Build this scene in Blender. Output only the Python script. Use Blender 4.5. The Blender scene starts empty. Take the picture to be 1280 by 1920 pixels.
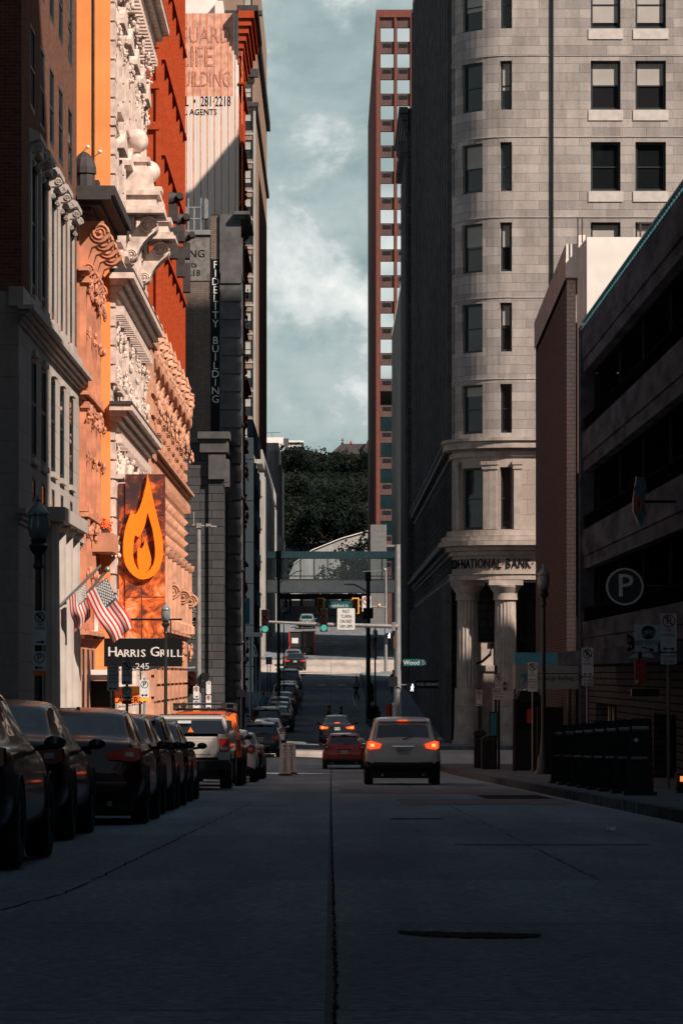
import bpy, math, random
from mathutils import Vector, Matrix
random.seed(7)
R = math.radians
scene = bpy.context.scene
# ------------------------------------------------------------------ camera
F, VX, HY, EYE = 6400.0, 620.0, 1265.0, 0.935
cd = bpy.data.cameras.new('camera'); cam = bpy.data.objects.new('camera', cd)
scene.collection.objects.link(cam); scene.camera = cam
cam.location = (0, 0, EYE); cam.rotation_euler = (R(90), 0, 0)
cd.sensor_fit = 'HORIZONTAL'; cd.sensor_width = 36.0; cd.lens = 36.0 * F / 1280
cd.shift_x = (640 - VX) / 1280; cd.shift_y = (HY - 960) / 1280
cd.clip_start = 0.5; cd.clip_end = 5000
# ------------------------------------------------------------------ light
SUN_AZ, SUN_EL = R(46), R(41)          # to the right of straight behind the camera
sd = bpy.data.lights.new('sun', 'SUN'); so = bpy.data.objects.new('sun', sd); scene.collection.objects.link(so)
sdir = Vector((math.sin(SUN_AZ) * math.cos(SUN_EL), -math.cos(SUN_AZ) * math.cos(SUN_EL), math.sin(SUN_EL)))
so.rotation_euler = sdir.to_track_quat('Z', 'Y').to_euler()
sd.energy = 5.0; sd.angle = R(0.6); sd.color = (1.0, 0.84, 0.72)
w = bpy.data.worlds.new('World'); scene.world = w; w.use_nodes = True
nt = w.node_tree; nt.nodes.clear()
def N(nt, t, **k):
    n = nt.nodes.new(t)
    for a, b in k.items():
        if a.startswith('i_'): n.inputs[a[2:].replace('_', ' ')].default_value = b
        else: setattr(n, a, b)
    return n
def wire_world():
    L = nt.links.new
    out = N(nt, 'ShaderNodeOutputWorld')
    sky = N(nt, 'ShaderNodeTexSky', sky_type='NISHITA', sun_disc=False)
    sky.sun_elevation = SUN_EL; sky.sun_rotation = math.pi - SUN_AZ
    sky.air_density = 1.0; sky.dust_density = 1.0; sky.ozone_density = 1.5
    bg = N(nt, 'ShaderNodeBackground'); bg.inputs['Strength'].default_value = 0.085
    L(sky.outputs[0], bg.inputs['Color'])
    tc = N(nt, 'ShaderNodeTexCoord')
    mp = N(nt, 'ShaderNodeMapping'); mp.inputs['Scale'].default_value = (1, 1, 1.9)
    L(tc.outputs['Generated'], mp.inputs['Vector'])
    n1 = N(nt, 'ShaderNodeTexNoise'); n1.inputs['Scale'].default_value = 14; n1.inputs['Detail'].default_value = 9; n1.inputs['Roughness'].default_value = .58
    n1.inputs['Distortion'].default_value = .15
    L(mp.outputs[0], n1.inputs['Vector'])
    n2 = N(nt, 'ShaderNodeTexNoise'); n2.inputs['Scale'].default_value = 30; n2.inputs['Detail'].default_value = 8; n2.inputs['Roughness'].default_value = .6
    n2.inputs['Distortion'].default_value = .12
    mp2 = N(nt, 'ShaderNodeMapping'); mp2.inputs['Location'].default_value = (3.1, 1.7, .4); mp2.inputs['Scale'].default_value = (1, 1, 1.35)
    L(tc.outputs['Generated'], mp2.inputs['Vector']); L(mp2.outputs[0], n2.inputs['Vector'])
    # a bank of cumulus sits a few degrees above the hill, thin veils over it
    sx = N(nt, 'ShaderNodeSeparateXYZ'); L(tc.outputs['Generated'], sx.inputs[0])
    el = N(nt, 'ShaderNodeMapRange', interpolation_type='SMOOTHSTEP'); L(sx.outputs['Z'], el.inputs[0])
    el.inputs[1].default_value = .075; el.inputs[2].default_value = .105; el.inputs[3].default_value = 0; el.inputs[4].default_value = .11
    el2 = N(nt, 'ShaderNodeMapRange', interpolation_type='SMOOTHSTEP'); L(sx.outputs['Z'], el2.inputs[0])
    el2.inputs[1].default_value = .128; el2.inputs[2].default_value = .150; el2.inputs[3].default_value = 0; el2.inputs[4].default_value = -.15
    a1 = N(nt, 'ShaderNodeMath', operation='ADD'); L(el.outputs[0], a1.inputs[0]); L(el2.outputs[0], a1.inputs[1])
    a2 = N(nt, 'ShaderNodeMath', operation='ADD'); L(a1.outputs[0], a2.inputs[0]); L(n2.outputs[0], a2.inputs[1])
    r2 = N(nt, 'ShaderNodeValToRGB'); e = r2.color_ramp.elements
    e[0].position = .49; e[0].color = (0, 0, 0, 1); e[1].position = .61; e[1].color = (1, 1, 1, 1)
    L(a2.outputs[0], r2.inputs[0])
    r1 = N(nt, 'ShaderNodeValToRGB'); e = r1.color_ramp.elements
    e[0].position = .36; e[0].color = (.27, .37, .375, 1); e[1].position = .68; e[1].color = (.60, .66, .64, 1)
    m = e.new(.52); m.color = (.42, .51, .505, 1)
    L(n1.outputs[0], r1.inputs[0])
    mx = N(nt, 'ShaderNodeMix', data_type='RGBA'); L(r2.outputs[0], mx.inputs[0]); L(r1.outputs[0], mx.inputs[6])
    r3 = N(nt, 'ShaderNodeValToRGB'); e = r3.color_ramp.elements     # grey undersides, bright tops
    e[0].position = .56; e[0].color = (.50, .57, .565, 1); e[1].position = .76; e[1].color = (.95, .96, .92, 1); m = e.new(.66); m.color = (.72, .77, .755, 1)
    L(a2.outputs[0], r3.inputs[0]); L(r3.outputs[0], mx.inputs[7])
    cl = N(nt, 'ShaderNodeBackground'); cl.inputs['Strength'].default_value = 1.0
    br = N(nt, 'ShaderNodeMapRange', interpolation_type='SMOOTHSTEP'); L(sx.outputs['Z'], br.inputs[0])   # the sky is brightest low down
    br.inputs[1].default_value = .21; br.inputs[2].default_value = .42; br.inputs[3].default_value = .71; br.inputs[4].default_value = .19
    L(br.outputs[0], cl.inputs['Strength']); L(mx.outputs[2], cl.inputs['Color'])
    ms = N(nt, 'ShaderNodeMixShader'); ms.inputs[0].default_value = .90
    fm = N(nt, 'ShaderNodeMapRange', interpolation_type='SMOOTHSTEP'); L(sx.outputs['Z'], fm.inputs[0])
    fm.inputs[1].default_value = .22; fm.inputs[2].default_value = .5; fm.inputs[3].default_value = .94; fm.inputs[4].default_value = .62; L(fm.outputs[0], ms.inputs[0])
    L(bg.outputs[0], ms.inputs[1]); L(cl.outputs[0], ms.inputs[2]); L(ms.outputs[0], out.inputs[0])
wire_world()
scene.view_settings.view_transform = 'Standard'; scene.view_settings.look = 'None'
scene.view_settings.exposure = 0.5; scene.view_settings.gamma = 1.0
try:
    scene.cycles.max_bounces = 5; scene.cycles.diffuse_bounces = 3; scene.cycles.glossy_bounces = 3
except Exception: pass

# ------------------------------------------------------------------ helpers
def P(px, py, D): return Vector(((px - VX) / F * D, D, EYE + (HY - py) / F * D))
def PX(px, D): return (px - VX) / F * D
def PZ(py, D): return EYE + (HY - py) / F * D
def link(o): scene.collection.objects.link(o); return o
WLOC = {}
class MB:
    def __init__(s): s.v = []; s.f = []; s.uv = []; s.mi = []; s.m = 0; s.c = []
    def quad(s, pts, uv=None, mi=None):
        b = len(s.v); s.c.append((b, len(s.f))); s.v += [tuple(p) for p in pts]; s.f.append(tuple(range(b, b + len(pts)))); s.uv.append(uv); s.mi.append(s.m if mi is None else mi)
    def add(s, vs, fs, mi=None):
        b = len(s.v); s.c.append((b, len(s.f))); s.v += [tuple(p) for p in vs]
        for f in fs: s.f.append(tuple(b + i for i in f)); s.uv.append(None); s.mi.append(s.m if mi is None else mi)
        return s
    def box(s, x0, x1, y0, y1, z0, z1):
        return s.add([(x0,y0,z0),(x1,y0,z0),(x1,y1,z0),(x0,y1,z0),(x0,y0,z1),(x1,y0,z1),(x1,y1,z1),(x0,y1,z1)],
              [(0,3,2,1),(4,5,6,7),(0,1,5,4),(1,2,6,5),(2,3,7,6),(3,0,4,7)])
    def prism(s, poly, a, b, ax='y'):
        n = len(poly)
        def q(p, t):
            if ax == 'y': return (p[0], t, p[1])
            if ax == 'x': return (t, p[0], p[1])
            return (p[0], p[1], t)
        return s.add([q(p, a) for p in poly] + [q(p, b) for p in poly],
              [tuple(range(n)), tuple(range(2*n-1, n-1, -1))] + [(i, (i+1) % n, n+(i+1) % n, n+i) for i in range(n)])
    def tube(s, path, r, seg=8, cap=True):
        path = [Vector(p) for p in path]; n = len(path)
        rr = r if isinstance(r, (list, tuple)) else [r]*n
        vs = []; up = Vector((0, 0, 1))
        for i, p in enumerate(path):
            t = (path[min(i+1, n-1)] - path[max(i-1, 0)])
            t = t.normalized() if t.length > 1e-9 else Vector((0,0,1))
            a = up if abs(t.z) < .95 else Vector((1, 0, 0))
            e1 = t.cross(a).normalized(); e2 = t.cross(e1).normalized()
            for k in range(seg):
                an = 2*math.pi*k/seg; vs.append(p + (e1*math.cos(an) + e2*math.sin(an))*rr[i])
        fs = [(i*seg+k, i*seg+(k+1) % seg, (i+1)*seg+(k+1) % seg, (i+1)*seg+k) for i in range(n-1) for k in range(seg)]
        if cap: fs += [tuple(range(seg)), tuple(range((n-1)*seg, n*seg))]
        return s.add(vs, fs)
    def lathe(s, prof, c=(0,0,0), seg=14, flute=0):
        cx, cy, cz = c; vs = []
        for r, z in prof:
            for k in range(seg):
                an = 2*math.pi*k/seg; q = r*(1-(flute if k % 2 else 0)); vs.append((cx+q*math.cos(an), cy+q*math.sin(an), cz+z))
        n = len(prof)
        fs = [(i*seg+k, i*seg+(k+1) % seg, (i+1)*seg+(k+1) % seg, (i+1)*seg+k) for i in range(n-1) for k in range(seg)]
        fs += [tuple(range(seg))[::-1], tuple(range((n-1)*seg, n*seg))]
        return s.add(vs, fs)
    def ball(s, c, r, seg=14, rings=9, sq=(1,1,1)):
        c = Vector(c); vs = []; fs = []
        for i in range(rings+1):
            ph = math.pi*i/rings
            for k in range(seg):
                an = 2*math.pi*k/seg
                vs.append(c + Vector((math.sin(ph)*math.cos(an)*sq[0], math.sin(ph)*math.sin(an)*sq[1], math.cos(ph)*sq[2]))*r)
        for i in range(rings):
            for k in range(seg): fs.append((i*seg+k, i*seg+(k+1) % seg, (i+1)*seg+(k+1) % seg, (i+1)*seg+k))
        return s.add(vs, fs)
    def text(s, txt, o, size, right=(1,0,0), up=(0,0,1), ext=.01, align='CENTER', sx=1.0, mi=None):
        c = bpy.data.curves.new('t', 'FONT'); c.body = txt; c.size = size; c.align_x = align; c.align_y = 'CENTER'
        c.extrude = ext; c.resolution_u = 2
        ob = bpy.data.objects.new('t', c); me = bpy.data.meshes.new_from_object(ob)
        o = Vector(o); ri = Vector(right); u = Vector(up); nn = ri.cross(u)
        s.add([o + ri*v.co.x*sx + u*v.co.y + nn*v.co.z for v in me.vertices], [tuple(p.vertices) for p in me.polygons], mi)
        bpy.data.objects.remove(ob); bpy.data.curves.remove(c); bpy.data.meshes.remove(me)
        return s
    def volute(s, c, r, th, ax='x', turns=1.6, w=.12, sgn=1, a0=0):
        # flat spiral scroll with real thickness, wound in the plane across ax
        pts = []
        for i in range(int(16*turns)+1):
            a = a0 + sgn*2*math.pi*i/16; q = r*(1-.62*i/(16*turns)); pts.append((q*math.cos(a), q*math.sin(a)))
        path = []
        for (a, b) in pts:
            path.append(Vector(c) + (Vector((0, a, b)) if ax == 'x' else Vector((a, 0, b))))
        s.tube(path, [w*(1-.45*i/len(path)) for i in range(len(path))], 6)
        s.ball(c, r*.28, 8, 6)
        return s
    def clusters(s, tol=.03):
        n = len(s.c); bb = []
        for i, (v0, f0) in enumerate(s.c):
            v1 = s.c[i+1][0] if i+1 < n else len(s.v); vs = s.v[v0:v1]
            bb.append((min(v[0] for v in vs)-tol, max(v[0] for v in vs)+tol, min(v[1] for v in vs)-tol, max(v[1] for v in vs)+tol, min(v[2] for v in vs)-tol, max(v[2] for v in vs)+tol))
        par = list(range(n))
        def fd(i):
            while par[i] != i: par[i] = par[par[i]]; i = par[i]
            return i
        order = sorted(range(n), key=lambda i: bb[i][2])
        for a_, i in enumerate(order):
            A = bb[i]
            for j in order[a_+1:]:
                B = bb[j]
                if B[2] > A[3]: break
                if A[0] <= B[1] and B[0] <= A[1] and A[4] <= B[5] and B[4] <= A[5]: par[fd(j)] = fd(i)
        g = {}
        for i in range(n): g.setdefault(fd(i), []).append(i)
        return list(g.values())
    def sub(s, ids):
        o = MB(); n = len(s.c)
        for i in sorted(ids):
            v0, f0 = s.c[i]; v1, f1 = s.c[i+1] if i+1 < n else (len(s.v), len(s.f)); b = len(o.v)
            o.c.append((b, len(o.f))); o.v += s.v[v0:v1]
            for k in range(f0, f1): o.f.append(tuple(q-v0+b for q in s.f[k])); o.uv.append(s.uv[k]); o.mi.append(s.mi[k])
        return o
    def build(s, name, mat, parent=None, smooth=False, bevel=0, local=False):
        me = bpy.data.meshes.new(name)
        off = Vector((0,0,0))
        if parent is not None and not local: off = WLOC.get(parent.name, Vector((0,0,0)))
        me.from_pydata([(v[0]-off.x, v[1]-off.y, v[2]-off.z) for v in s.v], [], s.f)
        ms = mat if isinstance(mat, (list, tuple)) else [mat]
        for m_ in ms: me.materials.append(m_)
        uvl = me.uv_layers.new(name='uv').data
        for pi, p in enumerate(me.polygons):
            p.material_index = s.mi[pi] if len(ms) > 1 else 0
            p.use_smooth = smooth
            u = s.uv[pi]
            if u is not None:
                for k, li in enumerate(p.loop_indices): uvl[li].uv = u[k]
            else:
                n = p.normal; ax = max(range(3), key=lambda i: abs(n[i]))
                for li in p.loop_indices:
                    co = s.v[me.loops[li].vertex_index]
                    uvl[li].uv = (co[1], co[2]) if ax == 0 else ((co[0], co[2]) if ax == 1 else (co[0], co[1]))
        o = bpy.data.objects.new(name, me); link(o)
        if bevel:
            b = o.modifiers.new('b', 'BEVEL'); b.width = bevel; b.segments = 2; b.limit_method = 'ANGLE'; b.angle_limit = R(40)
        if smooth:
            try: me.set_sharp_from_angle(angle=R(42))
            except Exception: pass
        if parent is not None:
            o.parent = parent; WLOC[o.name] = off.copy()
        else: WLOC[o.name] = Vector((0,0,0))
        return o
def tag(o, label=None, cat=None, group=None, kind=None):
    if label: o['label'] = label
    if cat: o['category'] = cat
    if group: o['group'] = group
    if kind: o['kind'] = kind
    return o
def thing(name, label, cat, loc=(0,0,0), group=None):
    o = bpy.data.objects.new(name, None); link(o); o.location = loc; o.empty_display_size = .3
    WLOC[o.name] = Vector(loc); return tag(o, label, cat, group)
def kids(o): return [c for c in bpy.data.objects if c.parent == o]
CH = {}
def tree_of(o):
    return (o, [tree_of(c) for c in kids(o)])
def copy_tree(t, parent=None):
    o, ch = t; c = o.copy(); link(c)
    if parent: c.parent = parent
    for k in ch: copy_tree(k, c)
    return c
# ------------------------------------------------------------------ materials
def newmat(name):
    m = bpy.data.materials.new(name); m.use_nodes = True; nt = m.node_tree
    return m, nt, nt.nodes['Principled BSDF'], nt.links.new
def mat(name, col, rough=.7, metal=0, var=.18, scale=3, bump=0, emit=0, spec=.5, detail=6, coord='Object', sc3=(1,1,1), coat=0):
    m, nt, b, L = newmat(name)
    tc = N(nt, 'ShaderNodeTexCoord'); mp = N(nt, 'ShaderNodeMapping'); mp.inputs['Scale'].default_value = sc3
    L(tc.outputs[coord], mp.inputs[0])
    n = N(nt, 'ShaderNodeTexNoise'); n.inputs['Scale'].default_value = scale; n.inputs['Detail'].default_value = detail
    L(mp.outputs[0], n.inputs['Vector'])
    r = N(nt, 'ShaderNodeMapRange'); L(n.outputs[0], r.inputs[0]); r.inputs[1].default_value = .3; r.inputs[2].default_value = .7
    r.inputs[3].default_value = 1-var; r.inputs[4].default_value = 1+var
    x = N(nt, 'ShaderNodeMix', data_type='RGBA', blend_type='MULTIPLY'); x.inputs[0].default_value = 1
    x.inputs[6].default_value = (*col, 1); L(r.outputs[0], x.inputs[7]); L(x.outputs[2], b.inputs['Base Color'])
    b.inputs['Roughness'].default_value = rough; b.inputs['Metallic'].default_value = metal
    b.inputs['Specular IOR Level'].default_value = spec
    if coat: b.inputs['Coat Weight'].default_value = coat; b.inputs['Coat Roughness'].default_value = .04
    if emit: b.inputs['Emission Color'].default_value = (*col, 1); b.inputs['Emission Strength'].default_value = emit
    if bump:
        bp = N(nt, 'ShaderNodeBump'); bp.inputs['Strength'].default_value = .6; bp.inputs['Distance'].default_value = bump
        L(n.outputs[0], bp.inputs['Height']); L(bp.outputs[0], b.inputs['Normal'])
    return m
def masonry(name, c1, c2, mort, bw, bh, mw=.012, stain=.35, rough=.88, bump=.01, sooty=(.25,.22,.2)):
    m, nt, b, L = newmat(name)
    tc = N(nt, 'ShaderNodeTexCoord')
    br = N(nt, 'ShaderNodeTexBrick'); L(tc.outputs['UV'], br.inputs['Vector'])
    br.inputs['Color1'].default_value = (*c1, 1); br.inputs['Color2'].default_value = (*c2, 1); br.inputs['Mortar'].default_value = (*mort, 1)
    br.inputs['Scale'].default_value = 1; br.inputs['Mortar Size'].default_value = mw; br.inputs['Brick Width'].default_value = bw
    br.inputs['Row Height'].default_value = bh; br.inputs['Mortar Smooth'].default_value = .3; br.inputs['Bias'].default_value = 0
    mp = N(nt, 'ShaderNodeMapping'); mp.inputs['Scale'].default_value = (1.0, .22, 1); L(tc.outputs['UV'], mp.inputs[0])
    n = N(nt, 'ShaderNodeTexNoise'); n.inputs['Scale'].default_value = 1.1; n.inputs['Detail'].default_value = 9; n.inputs['Roughness'].default_value = .68
    L(mp.outputs[0], n.inputs['Vector'])
    r = N(nt, 'ShaderNodeMapRange'); L(n.outputs[0], r.inputs[0]); r.inputs[1].default_value = .42; r.inputs[2].default_value = .78
    r.inputs[3].default_value = 0; r.inputs[4].default_value = stain
    x = N(nt, 'ShaderNodeMix', data_type='RGBA'); L(r.outputs[0], x.inputs[0]); L(br.outputs['Color'], x.inputs[6])
    x.inputs[7].default_value = (c1[0]*sooty[0], c1[1]*sooty[1], c1[2]*sooty[2], 1)
    n2 = N(nt, 'ShaderNodeTexNoise'); n2.inputs['Scale'].default_value = 9; n2.inputs['Detail'].default_value = 5; L(tc.outputs['UV'], n2.inputs['Vector'])
    r2 = N(nt, 'ShaderNodeMapRange'); L(n2.outputs[0], r2.inputs[0]); r2.inputs[3].default_value = .78; r2.inputs[4].default_value = 1.22
    y = N(nt, 'ShaderNodeMix', data_type='RGBA', blend_type='MULTIPLY'); y.inputs[0].default_value = 1
    L(x.outputs[2], y.inputs[6]); L(r2.outputs[0], y.inputs[7]); L(y.outputs[2], b.inputs['Base Color'])
    b.inputs['Roughness'].default_value = rough; b.inputs['Specular IOR Level'].default_value = .0
    bp = N(nt, 'ShaderNodeBump'); bp.inputs['Strength'].default_value = .7; bp.inputs['Distance'].default_value = bump
    L(br.outputs['Fac'], bp.inputs['Height']); bp.invert = True; L(bp.outputs[0], b.inputs['Normal'])
    return m
def glass(name, col=(.012,.016,.02), rough=.03, spec=1.0, wob=.0):
    m, nt, b, L = newmat(name)
    b.inputs['Base Color'].default_value = (*col, 1); b.inputs['Roughness'].default_value = rough
    b.inputs['Specular IOR Level'].default_value = spec
    tc = N(nt, 'ShaderNodeTexCoord'); n = N(nt, 'ShaderNodeTexNoise'); n.inputs['Scale'].default_value = 1.3; L(tc.outputs['Object'], n.inputs['Vector'])
    bp = N(nt, 'ShaderNodeBump'); bp.inputs['Strength'].default_value = .25; bp.inputs['Distance'].default_value = wob or .01
    L(n.outputs[0], bp.inputs['Height']); L(bp.outputs[0], b.inputs['Normal'])
    return m
def lamp_mat(name, col, st):
    m, nt, b, L = newmat(name)
    b.inputs['Base Color'].default_value = (*col, 1); b.inputs['Emission Color'].default_value = (*col, 1); b.inputs['Emission Strength'].default_value = st
    b.inputs['Roughness'].default_value = .3
    return m
M = {}
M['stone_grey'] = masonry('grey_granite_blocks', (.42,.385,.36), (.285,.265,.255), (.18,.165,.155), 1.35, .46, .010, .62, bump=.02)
M['stone_grey_plain'] = mat('grey_granite', (.37,.34,.32), .85, var=.22, scale=1.2, bump=.01)
M['bank_low'] = masonry('warm_granite', (.37,.315,.28), (.32,.275,.25), (.24,.19,.17), 1.5, .75, .012, .22, bump=.01)
M['bank_low_plain'] = mat('warm_granite_smooth', (.345,.295,.26), .8, var=.25, scale=2, bump=.005)
M['dark_stone'] = masonry('dark_stone_blocks', (.085,.084,.088), (.058,.058,.062), (.016,.016,.018), 1.2, .42, .02, .5)  # very dark stone; on the bank's street side it stands for shade
M['dark_stone_plain'] = mat('dark_stone_smooth', (.080,.080,.085), .85, var=.35, scale=1.5, bump=.02)
M['brick_dark'] = masonry('dark_brown_brick', (.20,.085,.055), (.12,.055,.04), (.16,.12,.10), .21, .075, .01, .4, bump=.006)
M['brick_red'] = masonry('orange_red_brick', (.46,.075,.025), (.38,.06,.022), (.34,.08,.04), .21, .075, .008, .35, bump=.004)
M['brick_red_deep'] = masonry('darker_red_brick', (.30,.052,.022), (.20,.036,.018), (.16,.05,.03), .21, .075, .008, .6, bump=.01)  # darker, more mottled copy of the end wall brick
M['brick_brown'] = masonry('brown_glazed_brick', (.125,.125,.135), (.098,.098,.106), (.055,.045,.045), .30, .10, .016, .15, bump=.008)
M['limestone'] = masonry('pale_limestone', (.40,.36,.33), (.36,.325,.30), (.27,.22,.19), 1.6, .6, .008, .3)
M['limestone_plain'] = mat('pale_limestone_plain', (.39,.35,.32), .8, var=.16, scale=1.6, bump=.006)
M['pink_stone'] = mat('pink_sandstone', (.50,.215,.125), .85, var=.28, scale=2.2, bump=.015)
M['orange_wall'] = mat('orange_rendered_wall', (.80,.29,.085), .85, var=.14, scale=.8, bump=.003)
M['terracotta'] = masonry('cream_glazed_terracotta', (.62,.50,.44), (.56,.45,.39), (.30,.2,.16), .9, .45, .014, .28)
M['terracotta_plain'] = mat('cream_terracotta', (.60,.48,.42), .7, var=.32, scale=3.5, bump=.01)
M['rust_stone'] = masonry('rose_sandstone', (.52,.265,.165), (.44,.215,.135), (.24,.12,.08), .95, .42, .02, .35, bump=.02)
M['rust_plain'] = mat('rose_sandstone_plain', (.50,.255,.16), .85, var=.3, scale=2.0, bump=.02)
M['dark_cornice'] = mat('dark_weathered_cornice', (.035,.03,.03), .75, var=.4, scale=3, bump=.01)
M['tan_brick'] = masonry('tan_brick', (.33,.235,.18), (.27,.19,.15), (.2,.16,.13), .24, .09, .01, .3)
M['grimy_brick'] = masonry('grimy_grey_brown_brick', (.20,.155,.13), (.15,.12,.105), (.09,.08,.075), .28, .10, .012, .5)
M['concrete_dark'] = mat('dark_garage_concrete', (.050,.066,.090), .95, var=.45, scale=.9, bump=.01, spec=0, sc3=(1,.5,2.2), detail=9)
M['rail_black'] = mat('flat_black_railing', (.006,.008,.010), 1.0, var=.3, spec=0)
M['concrete_office'] = mat('grey_office_concrete', (.06,.062,.07), .9, var=.3, scale=1.4)
M['cap_stone'] = mat('shade_dark_cap_stone', (.065,.062,.062), .85, var=.35, scale=1.5)  # pylon cap darkened in its colour to stand for shade
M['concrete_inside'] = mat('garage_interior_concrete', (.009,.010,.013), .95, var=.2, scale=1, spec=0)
M['concrete_pale'] = mat('pale_concrete', (.30,.29,.28), .85, var=.25, scale=1.1, bump=.01, sc3=(1,1,.3))
M['white_panel'] = mat('white_stucco', (.72,.69,.65), .8, var=.07, scale=1.5)
M['white_brick'] = masonry('white_glazed_brick', (.66,.6,.56), (.6,.54,.5), (.35,.3,.28), .4, .16, .014, .2)
M['black_metal'] = mat('black_painted_iron', (.009,.011,.013), .5, .0, var=.3, scale=4, spec=.25)
M['green_black'] = mat('dark_green_painted_iron', (.010,.020,.022), .4, .0, var=.3, scale=4)
M['grey_metal'] = mat('galvanised_steel', (.25,.25,.25), .5, .35, var=.15, scale=5)
M['dark_frame'] = mat('dark_green_window_frame', (.012,.022,.026), .5, var=.2)
M['frame_pale'] = mat('pale_window_frame', (.30,.27,.25), .6, var=.2)
M['blind'] = mat('cream_roller_blind', (.36,.345,.32), .8, var=.15, scale=.8)
M['glass'] = glass('dark_window_glass', (.008,.010,.012), .04, .45); M['glass_room'] = glass('window_glass_dim', (.014,.015,.017), .06, .4)
M['glass_mirror'] = mat('mirrored_glass', (.97,.97,.95), .03, 1.0, var=.02, scale=.3)
M['glass_teal'] = mat('teal_curtain_glass', (.05,.13,.14), .15, .3, var=.3, scale=.4)
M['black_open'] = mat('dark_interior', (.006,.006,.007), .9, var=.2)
M['white_paint'] = mat('white_sign_paint', (.62,.62,.60), .5, var=.08, scale=6)
M['sign_white'] = mat('weathered_white_sign', (.62,.64,.64), .5, var=.12, scale=6)
M['sign_black'] = mat('black_sign_paint', (.005,.006,.008), .6, var=.1, spec=.15)
M['sign_red'] = mat('red_sign_paint', (.42,.02,.015), .5, var=.1)
M['sign_orange'] = mat('orange_sign_paint', (.85,.20,.02), .5, var=.1)
M['sign_yellow'] = mat('yellow_orange_sign_paint', (.90,.42,.04), .5, var=.1)
M['sign_green'] = mat('teal_street_sign', (.008,.085,.095), .45, var=.1)
M['teal'] = mat('teal_fabric', (.02,.17,.22), .7, var=.2)
M['lens_red_off'] = mat('red_signal_lens_unlit', (.30,.02,.01), .25, var=.1)
M['lens_green'] = lamp_mat('green_signal_lit', (.16,.80,.60), .34)
M['lens_amber'] = lamp_mat('amber_lit', (1,.28,.07), .8)
M['walk_white'] = lamp_mat('walk_signal_lit', (.9,.95,1), 2.2)
M['brake'] = lamp_mat('brake_light_lit', (1.0,.09,.02), .8)
M['brake_core'] = lamp_mat('brake_light_bulb', (1.0,.30,.09), 1.6)
M['tail_off'] = mat('red_tail_lens', (.20,.008,.006), .2, var=.1)
M['tail_clear'] = mat('clear_tail_lens', (.35,.33,.33), .12, .5, var=.1)
M['tyre'] = mat('black_rubber_tyre', (.012,.012,.013), .8, var=.2)
M['rim'] = mat('alloy_rim', (.25,.25,.26), .35, .8, var=.1)
M['car_glass'] = glass('car_window_glass', (.006,.009,.012), .03, .9)
M['plastic'] = mat('black_plastic_trim', (.012,.012,.013), .6, var=.2)
M['plate'] = mat('licence_plate_white', (.40,.42,.42), .4, var=.1, scale=20)
M['chrome'] = mat('chrome_trim', (.6,.62,.64), .15, 1, var=.05)
M['lamp_globe'] = mat('frosted_lamp_globe', (.16,.20,.21), .22, .0, var=.2, scale=8)
M['leaf'] = mat('dark_green_leaves', (.008,.012,.010), .9, var=.6, scale=.25, spec=.0)  # hill leaf colours kept very dark to stand for cloud shadow
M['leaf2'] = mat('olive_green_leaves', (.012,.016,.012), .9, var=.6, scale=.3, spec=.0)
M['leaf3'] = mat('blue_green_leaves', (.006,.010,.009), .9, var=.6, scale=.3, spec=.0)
M['bark'] = mat('dark_bark', (.06,.045,.035), .9, var=.3, scale=4)
M['skin'] = mat('skin', (.30,.17,.12), .6, var=.1); M['skin_dark'] = mat('dark_skin', (.10,.055,.04), .6, var=.1)
M['hair'] = mat('dark_hair', (.012,.01,.009), .7, var=.2)
M['flower'] = mat('orange_red_flowers', (.75,.12,.02), .7, var=.3, scale=8)
def paint(name, col, metal=.0, rough=.28): return mat(name, col, rough, metal, var=.06, scale=2, coat=.35, spec=.35)
# ------------------------------------------------------------------ ground and road
KEY = [(-60,1.3),(0,0),(125,-2.72),(141,-3.0),(160,-2.98),(172,-2.8),(205,-2.05),(246,-.97),(268,.1),(290,1.2),(320,2.68),(355,4.5),(400,6.2),(470,9.0),(560,14.0),(800,20)]
def zr(D):
    def lin(d):
        for (a, za), (b, zb) in zip(KEY, KEY[1:]):
            if d <= b: return za + (zb-za)*(d-a)/(b-a)
        return KEY[-1][1]
    return (lin(D-5)+lin(D-2.5)+lin(D)+lin(D+2.5)+lin(D+5))/5
def sheet(mb, x0, x1, d0, d1, dz, step=4, slope=0):
    d = d0; ds = []
    while d < d1 - 1e-6: ds.append(d); d += step
    ds.append(d1)
    for a, b in zip(ds, ds[1:]):
        mb.quad([(x0,a,zr(a)+dz),(x1,a,zr(a)+dz),(x1,b,zr(b)+dz),(x0,b,zr(b)+dz)])
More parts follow.
